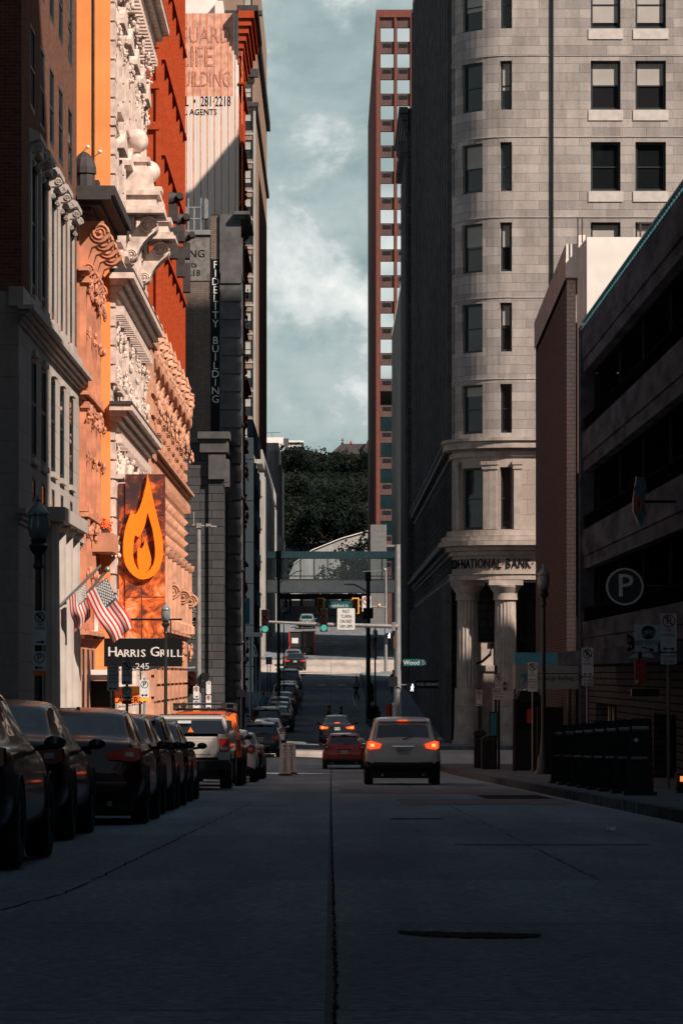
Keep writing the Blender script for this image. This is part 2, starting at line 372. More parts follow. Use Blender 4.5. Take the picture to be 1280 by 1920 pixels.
def road_mat(name='worn_grey_road_concrete', tint=(.205,.275,.320,1)):
    m, nt, b, L = newmat(name)
    tc = N(nt, 'ShaderNodeTexCoord')
    n1 = N(nt, 'ShaderNodeTexNoise'); n1.inputs['Scale'].default_value = 17; n1.inputs['Detail'].default_value = 9; n1.inputs['Roughness'].default_value = .75; L(tc.outputs['Object'], n1.inputs['Vector'])
    mp = N(nt, 'ShaderNodeMapping'); mp.inputs['Scale'].default_value = (.75,.07,1); L(tc.outputs['Object'], mp.inputs[0])
    n2 = N(nt, 'ShaderNodeTexNoise'); n2.inputs['Scale'].default_value = 1.3; n2.inputs['Detail'].default_value = 7; n2.inputs['Roughness'].default_value = .6; L(mp.outputs[0], n2.inputs['Vector'])
    br = N(nt, 'ShaderNodeTexBrick'); L(tc.outputs['Object'], br.inputs['Vector'])
    br.offset = 0; br.inputs['Scale'].default_value = 1; br.inputs['Brick Width'].default_value = 40; br.inputs['Row Height'].default_value = 6.1; br.inputs['Mortar Size'].default_value = .022
    br.inputs['Color1'].default_value = (1.1,1.1,1.1,1); br.inputs['Color2'].default_value = (.86,.86,.86,1); br.inputs['Mortar'].default_value = (.5,.5,.5,1)
    r1 = N(nt, 'ShaderNodeMapRange'); L(n1.outputs[0], r1.inputs[0]); r1.inputs[1].default_value=.3; r1.inputs[2].default_value=.7; r1.inputs[3].default_value = .3; r1.inputs[4].default_value = 1.7
    r2 = N(nt, 'ShaderNodeMapRange'); L(n2.outputs[0], r2.inputs[0]); r2.inputs[1].default_value=.3; r2.inputs[2].default_value=.7; r2.inputs[3].default_value = .72; r2.inputs[4].default_value = 1.25
    a = N(nt, 'ShaderNodeMath', operation='MULTIPLY'); L(r1.outputs[0], a.inputs[0]); L(r2.outputs[0], a.inputs[1])
    x = N(nt, 'ShaderNodeMix', data_type='RGBA', blend_type='MULTIPLY'); x.inputs[0].default_value = 1; L(br.outputs[0], x.inputs[6]); L(a.outputs[0], x.inputs[7])
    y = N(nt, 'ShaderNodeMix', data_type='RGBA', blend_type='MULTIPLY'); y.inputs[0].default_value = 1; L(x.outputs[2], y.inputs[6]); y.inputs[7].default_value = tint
    L(y.outputs[2], b.inputs['Base Color']); b.inputs['Roughness'].default_value = .82; b.inputs['Specular IOR Level'].default_value = .12
    bp = N(nt, 'ShaderNodeBump'); bp.inputs['Strength'].default_value = .5; bp.inputs['Distance'].default_value = .01; L(n1.outputs[0], bp.inputs['Height']); L(bp.outputs[0], b.inputs['Normal'])
    return m
M['road'] = road_mat(); M['cross'] = road_mat('sun_paled_cross_concrete', (.40,.35,.31,1)); M['road_far'] = road_mat('grey_street_asphalt', (.14,.155,.17,1))  # cross streets coloured paler and warmer to stand for sunlight
M['ground'] = mat('dark_ground', (.06,.06,.055), .9, var=.3, scale=.3)
M['walk'] = masonry('pavement_slabs', (.19,.22,.24), (.165,.19,.21), (.07,.07,.075), 1.5, 1.5, .02, .3)
M['kerb'] = mat('granite_kerb', (.13,.145,.155), .85, var=.4, scale=2.5, spec=0)
M['mark'] = mat('worn_white_road_paint', (.30,.30,.30), .7, var=.45, scale=3)
M['joint'] = mat('tarred_joint', (.008,.008,.010), .95, var=.4, scale=6, spec=.05)
M['patch'] = mat('paler_road_patch', (.135,.142,.155), .85, var=.25, scale=7)
M['patch_dark'] = mat('dark_tar_patch', (.018,.018,.021), .95, var=.4, scale=6, spec=.05)
g = MB()
for (a, b) in [(-60,60),(60,125),(125,141),(141,172),(172,246),(246,290),(290,400),(400,560),(560,1600)]:
    n = 6
    for i in range(n):
        d0 = a+(b-a)*i/n; d1 = a+(b-a)*(i+1)/n
        g.quad([(-900,d0,zr(min(d0,800))-.35),(900,d0,zr(min(d0,800))-.35),(900,d1,zr(min(d1,800))-.35),(-900,d1,zr(min(d1,800))-.35)])
tag(g.build('ground', M['ground']), kind='structure')
r_ = MB(); sheet(r_, -4.1, 2.5, 170, 286, 0); sheet(r_, -4.1, 4.2, 312, 520, 0); tag(r_.build('road', M['road_far']), kind='structure')
r_ = MB(); sheet(r_, -4.1, 4.4, -20, 148, 0)
tag(r_.build('road', M['road']), kind='structure')
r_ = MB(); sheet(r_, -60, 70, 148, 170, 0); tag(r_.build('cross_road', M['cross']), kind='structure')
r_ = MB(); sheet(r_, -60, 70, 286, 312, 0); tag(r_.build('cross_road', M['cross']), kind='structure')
KH = .15
def pave(x0, x1, d0, d1, face, corner=None):
    pv = MB(); sheet(pv, x0, x1, d0, d1, KH); tag(pv.build('pavement', M['walk']), kind='structure')
    kb = MB(); d = d0
    xa, xb = (x0-.16, x0-.003) if face < 0 else (x1+.003, x1+.16)
    while d < d1:
        e = min(d+3.0, d1)-.02
        kb.add([(xa,d,zr(d)-.2),(xb,d,zr(d)-.2),(xb,e,zr(e)-.2),(xa,e,zr(e)-.2),(xa,d,zr(d)+KH+.006),(xb,d,zr(d)+KH+.006),(xb,e,zr(e)+KH+.006),(xa,e,zr(e)+KH+.006)],
               [(0,1,5,4),(1,2,6,5),(2,3,7,6),(3,0,4,7),(4,5,6,7)])
        d += 3.0
    # end kerbs where the pavement meets a cross street
    for dd in (d0, d1):
        a, b = (dd-.15, dd-.003) if dd == d0 else (dd+.003, dd+.15)
        kb.box(min(xa,x0), max(xb,x1), a, b, zr(dd)-.2, zr(dd)+KH+.004)
    tag(kb.build('kerb', M['kerb']), kind='structure')
pave(4.58, 60, -20, 144, -1); pave(-60, -4.3, -20, 147, 1)
pave(2.68, 60, 171, 285, -1); pave(-60, -4.3, 171, 285, 1); pave(4.4, 40, 313, 520, -1); pave(-60, -4.3, 313, 520, 1)
# markings: sheets 4 mm above the road
def mark(x0, x1, d0, d1, m='mark', dz=.005, name='road_marking'):
    mk = MB(); mk.quad([(x0,d0,zr(d0)+dz),(x1,d0,zr(d0)+dz),(x1,d1,zr(d1)+dz),(x0,d1,zr(d1)+dz)])
    tag(mk.build(name, M[m]), kind='structure')
for d in (143.6, 147.0): mark(-4.0, 4.3, d, d+.35)
for d in (171.5, 175.5): mark(-4.0, 2.4, d, d+.25)
mark(-2.1, 2.3, 262.0, 262.5); mark(-4, 2.4, 281.2, 281.6); mark(-4, 2.4, 277.6, 278.0)
for x in (-1.0, .55): mark(x, x+.62, 267.0, 269.0)
for k in range(5): mark(2.9+.0*k, 7.5, 272.5+k*1.8, 273.1+k*1.8, dz=KH+.006)
mark(-.3, 4.0, 346, 346.8)
for x in (-3, -1.6, -.1): mark(x, x+.9, 350.5, 352.2)
for d in (196, 214, 231): mark(-2.0, 2.3, d, d+.25)
mark(1.62, 1.74, 236, 252)
# ragged joint down the middle of the road, smaller cracks
def crack(pts, w, m='joint', name='road_joint', dz=.004, jit=.03, step=.5, seed=1):
    rnd = random.Random(seed); mb = MB(); L_, R_ = [], []
    for (xa, da), (xb, db) in zip(pts, pts[1:]):
        n = max(2, int(math.hypot(xb-xa, db-da)/step))
        for i in range(n):
            t = i/n; x = xa+(xb-xa)*t+rnd.gauss(0, jit*.4); d = da+(db-da)*t
            ww = w*(.35+rnd.random()*1.1); L_.append((x-ww, d)); R_.append((x+ww*(.6+rnd.random()*.6), d))
    for i in range(len(L_)-1):
        a, b, c, e = L_[i], R_[i], R_[i+1], L_[i+1]
        mb.quad([(p[0], p[1], zr(p[1])+dz) for p in (a, b, c, e)])
    tag(mb.build(name, M[m]), kind='structure')
crack([(.005,8),(.02,14),(.0,60),(.0,110),(.02,143)], .009, step=.11, jit=.007)
crack([(-2.1,17.5),(-1.7,22),(-1.6,33),(-1.35,60)], .007, step=.3, jit=.04, seed=3)
crack([(1.9,24),(1.95,60),(1.9,120)], .006, step=.6, seed=4)
pp = MB(); ns = 60; top = []; bot = []
rnd = random.Random(5)
for i in range(ns+1):
    t = i/ns; x = .34+(1.05-.34)*t; e = math.sin(math.pi*t)**.5
    y0 = 17.3 - (.30+.16*rnd.random())*e - .3*t; y1 = 17.35+.10*rnd.random()-.3*t
    bot.append((x, y0, zr(y0)+.006)); top.append((x, y1+.02, zr(y1)+.006))
for i in range(ns): pp.quad([bot[i], bot[i+1], top[i+1], top[i]])
tag(pp.build('road_patch', M['patch_dark']), kind='structure')
mark(2.9, 4.15, 63.5, 68.5, 'patch_dark', .006, 'road_patch')
mark(1.2, 4.2, 57, 63, 'patch', .005, 'road_patch'); mark(.2, 4.2, 71, 79, 'patch', .005, 'road_patch'); pass
mark(.8, 1.5, 45.0, 45.6, 'patch_dark', .006, 'road_patch'); mark(1.2, 3.1, 33.0, 33.35, 'patch', .006, 'road_patch')
def manhole(x, d, r):
    t = thing('manhole_cover', 'round iron manhole cover set in the road by the parked cars', 'manhole cover', (x, d, zr(d)+.006))
    k = MB(); k.lathe([(r+.05, 0), (r+.05, .006), (r, .008)], (x, d, zr(d)+.004), 20); k.build('rim', M['black_metal'], t)
    k = MB(); k.lathe([(r-.01, 0), (r-.01, .010)], (x, d, zr(d)+.006), 20); k.build('lid', M['patch_dark'], t)
# ------------------------------------------------------------------ facade tools
def facade(mb, u0, u1, v0, v1, holes, mapf, depth=.3, maxu=99):
    us = {u0, u1}; vs = {v0, v1}
    for h in holes: us |= {h[0], h[1]}; vs |= {h[2], h[3]}
    us = sorted(x for x in us if u0-1e-6 <= x <= u1+1e-6); vs = sorted(x for x in vs if v0-1e-6 <= x <= v1+1e-6)
    uu = [us[0]]
    for a, b in zip(us, us[1:]):
        if b-a < 1e-5: continue
        n = max(1, math.ceil((b-a)/maxu)); uu += [a+(b-a)*(i+1)/n for i in range(n)]
    us = uu; vs = [vs[0]]+[b for a, b in zip(vs, vs[1:]) if b-a > 1e-5]
    nu, nv = len(us)-1, len(vs)-1
    op = [[False]*nv for _ in range(nu)]
    for i in range(nu):
        cu = (us[i]+us[i+1])/2
        for j in range(nv):
            cv = (vs[j]+vs[j+1])/2
            for h in holes:
                if h[0] < cu < h[1] and h[2] < cv < h[3]: op[i][j] = True; break
    def isop(i, j): return 0 <= i < nu and 0 <= j < nv and op[i][j]
    for i in range(nu):
        j = 0
        while j < nv:
            if op[i][j]: j += 1; continue
            k = j
            while k+1 < nv and not op[i][k+1]: k += 1
            a, b, c, d = us[i], us[i+1], vs[j], vs[k+1]
            mb.quad([mapf(a,c,0), mapf(b,c,0), mapf(b,d,0), mapf(a,d,0)], [(a,c),(b,c),(b,d),(a,d)])
            j = k+1
    for i in range(nu):
        for j in range(nv):
            if not op[i][j]: continue
            a, b, c, d = us[i], us[i+1], vs[j], vs[j+1]; q = depth
            if not isop(i-1, j): mb.quad([mapf(a,c,0),mapf(a,c,q),mapf(a,d,q),mapf(a,d,0)], [(a,c),(a+q,c),(a+q,d),(a,d)])
            if not isop(i+1, j): mb.quad([mapf(b,c,0),mapf(b,c,q),mapf(b,d,q),mapf(b,d,0)], [(b,c),(b-q,c),(b-q,d),(b,d)])
            if not isop(i, j-1): mb.quad([mapf(a,c,0),mapf(b,c,0),mapf(b,c,q),mapf(a,c,q)], [(a,c),(b,c),(b,c+q),(a,c+q)])
            if not isop(i, j+1): mb.quad([mapf(a,d,0),mapf(b,d,0),mapf(b,d,q),mapf(a,d,q)], [(a,d),(b,d),(b,d-q),(a,d-q)])
def mapL(X): return lambda u, v, d: (X-d, u, v)      # faces +X (left side of the street)
def mapR(X): return lambda u, v, d: (X+d, u, v)      # faces -X
def mapF(Y): return lambda u, v, d: (u, Y+d, v)      # faces the camera
WC = {}
def window(parent, pos, w, h, rot=0, frame='dark_frame', pane='glass', rail=.5, blind=0, mull=0, fw=.07, name='window', ys=None):
    """pos = bottom centre of the opening in world space, local -Y faces out"""
    key = (round(w,3), round(h,3), frame, pane, rail, blind, mull, fw)
    if key not in WC:
        f = MB(); a = w/2
        f.box(-a, -a+fw, -.05, .05, 0, h); f.box(a-fw, a, -.05, .05, 0, h); f.box(-a+fw, a-fw, -.05, .05, 0, fw*1.3); f.box(-a+fw, a-fw, -.05, .05, h-fw, h)
        if rail: f.box(-a+fw, a-fw, -.035, .035, h*rail-.03, h*rail+.03)
        for k in range(mull): x = -a+w*(k+1)/(mull+1); f.box(x-.02, x+.02, -.032, .03, fw*1.3, h-fw)
        fo = f.build(name, M[frame]); me = fo.data; bpy.data.objects.remove(fo)
        p = MB(); p.quad([(-a+fw*.5, .02, 0.02), (a-fw*.5, .02, 0.02), (a-fw*.5, .02, h-.02), (-a+fw*.5, .02, h-.02)])
        po = p.build('pane', M[pane]); pm = po.data; bpy.data.objects.remove(po); bm_ = None
        if blind:
            q = MB(); q.box(-a+fw+.01, a-fw-.01, .002, .010, h-fw-blind*(h-2*fw), h-fw+.01)
            bo = q.build('blind', M['blind']); bm_ = bo.data; bpy.data.objects.remove(bo)
        WC[key] = (me, pm, bm_)
    me, pm, bm_ = WC[key]
    o = bpy.data.objects.new(name, me); link(o); o.parent = parent; off = WLOC[parent.name]
    o.location = Vector(pos)-off; o.rotation_euler = (0, 0, rot)
    if ys is None and rot > .1: ys = .3
    if ys: o.scale = (1, ys, 1)
    p = bpy.data.objects.new('pane', pm); link(p); p.parent = o
    if bm_: b = bpy.data.objects.new('blind', bm_); link(b); b.parent = o
    return o
NOSPLIT = ('wall', 'letter', 'railing', 'name', 'interior', 'roof_', 'streak', 'flowers', 'crown', 'trunk', 'shaft', 'column', 'ribs', 'curtain', 'mullion', 'scroll', 'pedestal', 'aerial', 'finial', 'text', 'stripe')
def part(parent, name, m, mb, split=True, **k):
    mm = M[m] if isinstance(m, str) else m
    if split and len(mb.c) > 1 and not any(q in name for q in NOSPLIT):
        g = mb.clusters()
        if 'garland' in name: g = mb.clusters(.14)
        if len(g) > 90:
            def big(ids):
                o = mb.sub(ids); d_ = max(1, min(v[1] for v in o.v)); return (max(v[2] for v in o.v)-min(v[2] for v in o.v))/d_
            g.sort(key=big, reverse=True)
            for ids in g[:88]: mb.sub(ids).build(name, mm, parent, **k)
            o = mb.sub([i for ids in g[88:] for i in ids]).build(name, mm, parent, **k); o['kind'] = 'stuff'
            return o
        if 1 < len(g) <= 90:
            for ids in g: o = mb.sub(ids).build(name, mm, parent, **k)
            return o
    return mb.build(name, mm, parent, **k)
def cornice_L(mb, X, d0, d1, z0, z1, proj, steps=4):
    """stepped moulding on a wall facing +X; wider at the top"""
    for i in range(steps):
        a = z0+(z1-z0)*i/steps; b = z0+(z1-z0)*(i+1)/steps; p = proj*((i+1)/steps)**1.3
        mb.box(X+.001, X+p, d0-p*.9, d1+p*.2, a, b-.0015*(i < steps-1))
def dentils_L(mb, X, d0, d1, z0, z1, proj, pitch, w):
    d = d0
    while d < d1: mb.box(X+.002, X+proj, d, d+w, z0, z1); d += pitch
def console_L(mb, X, d, z, h, proj, w):
    """S-shaped scroll bracket on a wall facing +X"""
    pts = [(X+.001, z), (X+.001, z-h), (X+proj*.3, z-h*.97), (X+proj*.42, z-h*.82), (X+proj*.3, z-h*.62), (X+proj*.45, z-h*.45), (X+proj*.85, z-h*.38), (X+proj, z-h*.2), (X+proj*.95, z)]
    mb.prism(pts, d-w/2, d+w/2, 'y')
    for zz, rr, xx in ((z-h*.2, h*.17, X+proj*.80), (z-h*.83, h*.12, X+proj*.30)):
        mb.tube([(xx, d-w/2-.04, zz), (xx, d+w/2+.04, zz)], rr, 12)
        for sg in (-1,):
            mb.volute((xx, d-w/2-.05, zz), rr*.85, 0, 'y', 1.5, rr*.16)
def swag(mb, c, r, n, rnd, flat=.35, ax='x', b=.06):
    """carved leaf-and-fruit clump: many small lobes"""
    for i in range(n):
        a = rnd.random()*6.28; q = r*rnd.random()**.6; s_ = b*(.5+rnd.random()*1.1)
        d = (0, q*math.cos(a), q*math.sin(a)) if ax == 'x' else (q*math.cos(a), 0, q*math.sin(a))
        mb.ball((c[0]+d[0]+(rnd.random()*flat*.3), c[1]+d[1], c[2]+d[2]), s_, 7, 4, (.7, .55+rnd.random()*1.2, .55+rnd.random()*1.2))
# ================================================================== LEFT SIDE
# ---- L1 pale stone and dark brick block
def left_stone_block():
    X = -6.4; d0, d1 = 70.0, 86.8; base = zr(70)
    t = thing('brick_office_building', 'dark brown brick block over a pale limestone base, nearest on the left pavement', 'building', (X-4, d0, base))
    cols = [73.6, 76.1, 78.7, 81.3, 84.2]
    holes = []
    for c in cols:
        holes.append((c-.62, c+.62, 5.6, 7.75)); holes.append((c-.4, c+.4, 4.65, 5.2))
    for c in (74.6, 84.6): holes.append((c-.45, c+.45, -1.2, 3.6))
    for c in (77.3, 79.3, 81.5): holes.append((c-.55, c+.55, -2.0, 3.9))
    w_ = MB(); facade(w_, d0, d1, base-1, 8.8, holes, mapL(X), .035)
    w_.quad([(X-20,d0,base-1),(X,d0,base-1),(X,d0,8.8),(X-20,d0,8.8)], [(X-20,base),(X,base),(X,8.8),(X-20,8.8)])
    w_.quad([(X-20,d0,8.8),(X,d0,8.8),(X,d1,8.8),(X-20,d1,8.8)])
    part(t, 'wall', 'limestone', w_)
    c_ = MB(); cornice_L(c_, X, d0, d1, 8.15, 8.5, .34, 4); cornice_L(c_, X, d0, d1, 4.05, 4.35, .16, 3); c_.box(X-.2, X+.1, d0-.05, d1, 8.5, 8.9)
    part(t, 'cornice', 'limestone_plain', c_)
    sl = MB()
    for c in cols: sl.box(X+.002, X+.08, c-.7, c+.7, 5.46, 5.58); sl.box(X+.002, X+.09, c-.44, c+.44, 7.78, 7.9)
    part(t, 'sill', 'limestone_plain', sl)
    for (a, b, c, d) in holes: window(t, (X-.012, (a+b)/2, c), b-a, d-c, R(90), 'dark_frame', 'glass', .55 if d-c > 1 else 0)
    for c in (76.3, 78.3, 80.4, 82.6):
        k = MB(); k.lathe([(.34,0),(.34,.25),(.25,.3),(.23,3.0),(.21,5.4),(.31,5.5),(.34,5.8),(.36,5.9)], (X+.12, c, base+.3), 20, .08); part(t, 'column', 'limestone_plain', k, smooth=False)
    k = MB(); k.box(X+.004, X+.5, 75.8, 83.1, 4.36, 4.66)
    part(t, 'entablature', 'limestone_plain', k)
    # brick above
    X2 = -6.43; e0 = 71.0; top = 27
    bh = []; rows = [(9.3, 12.1), (13.1, 14.9), (16.0, 17.8), (18.9, 20.7), (21.8, 23.6)]
    for (a, b) in rows:
        for c in cols: bh.append((c-.62, c+.62, a, b))
    w_ = MB(); facade(w_, e0, d1-.4, 8.8, top, bh, mapL(X2), .035)
    w_.quad([(X2-20,e0,8.8),(X2,e0,8.8),(X2,e0,top),(X2-20,e0,top)], [(X2-20,8.8),(X2,8.8),(X2,top),(X2-20,top)])
    w_.quad([(X2-20,d1-.4,8.8),(X2,d1-.4,8.8),(X2,d1-.4,top),(X2-20,d1-.4,top)]); w_.quad([(X2-20,e0,top),(X2,e0,top),(X2,d1-.4,top),(X2-20,d1-.4,top)])
    part(t, 'upper_wall', 'brick_dark', w_)
    for (a, b, c, d) in bh: window(t, (X2-.012, (a+b)/2, c), b-a, d-c, R(90), 'dark_frame', 'glass', .5)
    s_ = MB()
    for c in cols:
        for dd in (-.75, .75): s_.box(X2+.002, X2+.05, c+dd-.11, c+dd+.11, 9.05, 12.1)
        s_.box(X2+.002, X2+.2, c-.72, c+.72, 12.1, 12.3)
        s_.prism([(X2+.002,12.3),(X2+.24,12.38),(X2+.24,12.5),(X2+.002,12.62)], c-.82, c+.82, 'y')
        s_.box(X2+.002, X2+.12, c-.7, c+.7, 8.9, 9.05)
        console_L(s_, X2, c-.62, 12.3, .5, .26, .14); console_L(s_, X2, c+.62, 12.3, .5, .26, .14)
    part(t, 'window_surround', 'limestone_plain', s_)
left_stone_block()
# ---- neighbour behind the near corner
nb = thing('brick_side_building', 'dark brick building filling the far left edge of the picture', 'building', (-9, 64, zr(64)))
k = MB(); k.box(-22, -7.6, 60, 69.7, zr(64)-1, 30); part(nb, 'wall', 'brick_dark', k)
k = MB(); k.box(-21.9, -7.45, 59.8, 69.72, zr(64)-.9, 6.6); part(nb, 'base', 'dark_stone', k)
# ---- L2 narrow ornate pink building
def left_pink():
    X = -6.4; d0, d1 = 86.8, 93.0; base = zr(d0); rnd = random.Random(11)
    t = thing('pink_stone_building', 'narrow pink sandstone front with dark bracketed cornice and flower boxes', 'building', (X-3, d0, base))
    cols = [88.3, 90.0, 91.7]; holes = []
    for z0, z1 in ((-1.6, 1.6), (2.4, 4.6), (5.3, 7.6), (8.4, 10.8)):
        for c in cols: holes.append((c-.42, c+.42, z0, z1))
    w_ = MB(); facade(w_, d0, d1, base-1, 12.9, holes, mapL(X), .035)
    w_.quad([(X-10,d0,8.8),(X,d0,8.8),(X,d0,12.9),(X-10,d0,12.9)]); w_.quad([(X-10,d0,12.9),(X,d0,12.9),(X,d1,12.9),(X-10,d1,12.9)])
    part(t, 'wall', 'pink_stone', w_)
    for (a, b, c, d) in holes: window(t, (X-.012, (a+b)/2, c), b-a, d-c, R(90), 'dark_frame', 'glass', .6)
    o = MB()
    for c in (87.2, 89.15, 90.85, 92.6):
        for z0, z1 in ((2.1, 4.9), (5.1, 7.9), (8.2, 11.1)):
            o.box(X+.002, X+.16, c-.16, c+.16, z0, z1); o.box(X+.002, X+.24, c-.24, c+.24, z1-.16, z1); o.box(X+.002, X+.22, c-.22, c+.22, z0, z0+.14)
            swag(o, (X+.2, c, z1-.35), .2, 9, rnd); swag(o, (X+.18, c, (z0+z1)/2), .14, 5, rnd)
    for z in (1.75, 4.75, 7.85, 11.0): cornice_L(o, X, d0, d1, z, z+.3, .26, 3)
    for c in cols:
        for z in (4.55, 7.6, 10.85): swag(o, (X+.14, c, z+.1), .26, 10, rnd)
    part(t, 'carving', 'pink_stone', o)
    o = MB()
    for c in (87.5, 89.1, 90.7, 92.3): console_L(o, X, c, 12.55, 1.5, .62, .34); swag(o, (X+.22, c, 11.0), .25, 10, rnd)
    part(t, 'bracket', 'pink_stone', o, smooth=True)
    o = MB(); cornice_L(o, X, d0, d1, 12.56, 13.05, .85, 4); o.box(X-1, X+.95, d0-.6, d1+.2, 13.052, 13.3); part(t, 'cornice', 'dark_cornice', o)
    o = MB()
    o.lathe([(.27,0),(.27,.42),(.31,.45),(.30,.62),(.25,.8),(.14,.95),(.03,1.02)], (X+.1, 87.3, 13.3), 20, .06)
    o.box(X-.1, X+.42, 88.0, 88.5, 13.301, 13.7); o.box(X-.1, X+.36, 88.6, 89.0, 13.301, 13.55)
    for c in (89.8, 91.2): o.box(X-.1, X+.35, c-.3, c+.3, 13.3, 13.75)
    part(t, 'roof_ornament', 'dark_cornice', o)
    o = MB(); o.box(X+.002, X+.62, 90.6, 93.0, 4.5-.3, 4.7); part(t, 'balcony', 'pink_stone', o)
    # flower box is lifted away separately
    fb = thing('flower_box', 'box of orange red flowers above the small balcony window', 'flower box', (X+.75, 91.6, 4.7))
    o = MB(); o.box(X+.1, X+.42, 91.2, 92.7, 4.705, 4.85); part(fb, 'planter', 'dark_cornice', o)
    o = MB()
    for i in range(170):
        c = Vector((X+.05+rnd.random()*.42, 91.1+rnd.random()*1.7, 4.84+rnd.random()*.26)); r = .02+.03*rnd.random()
        a = Vector((rnd.uniform(-1,1), rnd.uniform(-1,1), rnd.uniform(-1,1))).normalized()*r; b = a.orthogonal().normalized()*r
        o.quad([c-a-b, c+a-b, c+a+b, c-a+b])
    part(fb, 'flowers', 'flower', o)
left_pink()
# ---- L3 white terracotta tower with orange party wall
def left_terracotta():
    X = -6.0; d0, d1 = 93.0, 109.0; base = zr(d0); top = 27; rnd = random.Random(21)
    t = thing('terracotta_tower', 'cream terracotta tower with heavy cornices and an orange side wall', 'building', (X-4, d0, base))
    cols = [95.2, 98.4, 101.6, 104.8, 107.6]; holes = []
    for z0, z1 in ((-1.8, 2.0), (3.4, 6.2), (9.0, 11.0), (13.2, 15.4), (16.8, 18.8), (20.0+2.4, 24.6)):
        for c in cols: holes.append((c-.62, c+.62, z0, z1))
    w_ = MB(); facade(w_, d0, d1, base-1, top, holes, mapL(X), .035)
    w_.quad([(X-12,d1,base),(X,d1,base),(X,d1,top),(X-12,d1,top)]); w_.quad([(X-12,d0,top),(X,d0,top),(X,d1,top),(X-12,d1,top)])
    part(t, 'wall', 'terracotta', w_)
    e = MB(); e.quad([(X-12,d0,base-1),(X-.43,d0,base-1),(X-.43,d0,top),(X-12,d0,top)]); part(t, 'side_wall', 'orange_wall', e)
    e = MB(); e.box(X-.43, X, d0-.02, d0, base-1, top); part(t, 'side_strip', 'orange_wall', e)
    e = MB(); e.box(X-.47, X-.435, d0-.05, d0-.001, base-1, top); part(t, 'downpipe', 'dark_cornice', e)
    for (a, b, c, d) in holes: window(t, (X-.012, (a+b)/2, c), b-a, d-c, R(90), 'frame_pale', 'glass', .55)
    q = MB(); z = base
    i = 0
    while z < top-.5:
        for dd, w2 in ((d0, .9 if i % 2 else .55), (d1-.9, .9 if i % 2 else .5), (99.8, .4), (103.2, .35), (96.8, .35)):
            if 7.6 < z < 8.6 or 11.2 < z < 12.2: continue
            q.box(X+.002, X+.13, dd, dd+w2, z, z+.46)
        z += .52; i += 1
    part(t, 'quoins', 'terracotta_plain', q)
    o = MB()
    for (z0, z1, p) in ((7.55, 8.25, .62), (11.05, 11.85, .66), (20.6, 21.5, .85), (2.5, 2.8, .3), (15.75, 15.95, .16), (12.4, 12.6, .15)):
        cornice_L(o, X, d0+.1, d1-.2, z0, z1, p, 5)
    part(t, 'cornice', 'terracotta_plain', o)
    o = MB()
    for (z0, p) in ((7.28, .3), (10.78, .34), (20.25, .5)): dentils_L(o, X, d0+.4, d1-.5, z0, z0+.25, p, .55, .26)
    part(t, 'dentils', 'terracotta_plain', o)
    o = MB()
    for (z0, p) in ((8.26, .56), (11.86, .6), (21.51, .8)): o.box(X+.002, X+p+.05, d0-.5, d1-.1, z0, z0+.1)
    part(t, 'cornice_cap', 'dark_cornice', o)
    o = MB()
    for c in cols:
        for z in (8.75, 12.9, 16.5): o.box(X+.002, X+.2, c-.85, c+.85, z, z+.16)
        for z in (11.0-.0,): pass
        for z in (6.35, 15.5, 18.95):
            o.prism([(c-.95, z), (c+.95, z), (c+.95, z+.14), (c, z+.62), (c-.95, z+.14)], X+.002, X+.3, 'x')
        for dd in (-.75, .75):
            for z0, z1 in ((3.3, 6.3), (8.95, 10.7), (13.1, 15.4), (16.7, 18.9)): o.box(X+.002, X+.14, c+dd-.12, c+dd+.12, z0, z1)
    part(t, 'window_surround', 'terracotta_plain', o)
    o = MB()
    for i, c in enumerate([94, 96.8, 99.9, 103.2, 106.2, 108.3]):
        for z in (10.2, 9.2, 6.9, 4.4, 19.6, 18.6): swag(o, (X+.08, c, z), .42, 20, rnd, .5, b=.055)
        swag(o, (X+.2, c, 20.0), .3, 12, rnd, .6, b=.075)
    part(t, 'garlands', 'terracotta_plain', o)
    # pedestals with stone balls carried on scroll brackets
    for (d, r, zc) in ((99.2, .36, 16.45), (106.3, .35, 16.6)):
        p = MB(); xc = -5.66; zb = zc-r
        p.lathe([(.24,-.16),(.15,-.1),(.11,-.02),(.14,.0)], (xc, d, zb), 16)
        p.box(xc-.42, xc+.42, d-.42, d+.42, zb-.30, zb-.16); p.box(xc-.34, xc+.34, d-.34, d+.34, zb-.45, zb-.302)
        p.prism([(xc-.5,zb-.46),(xc+.40,zb-.46),(xc+.52,zb-.9),(xc+.56,zb-1.15),(xc-.5,zb-1.15)], d-.55, d+.55, 'y')
        for i, (h0, h1, w2) in enumerate(((.62,.78,.47),(1.16,1.3,.72),(1.3,1.62,.62),(1.62,1.74,.78),(1.74,1.84,.86))):
            p.box(xc-.5, xc+w2, d-w2*1.05, d+w2*1.05, zb-h1, zb-h0-.002)
        po = part(t, 'pedestal', 'terracotta_plain', p)
        b = MB(); b.ball((xc, d, zc), r, 22, 14); part(po, 'ball', 'terracotta_plain', b, smooth=True)
        v = MB(); z = zb-1.86; xo, xi = xc+.38, xc-.12; A = (xo, z-.27); B = (xi, z-1.12); r1, r2 = .27, .17
        pts = [(A[0]+r1*math.cos(R(q)), A[1]+r1*math.sin(R(q))) for q in range(110, -61, -15)]
        pts += [((1-q)**2*pts[-1][0]+2*q*(1-q)*(xi+.30)+q*q*(B[0]+r2), (1-q)**2*pts[-1][1]+2*q*(1-q)*(z-.75)+q*q*B[1]) for q in (.25,.5,.75)]
        pts += [(B[0]+r2*math.cos(R(q)), B[1]+r2*math.sin(R(q))) for q in range(0, -201, -20)]
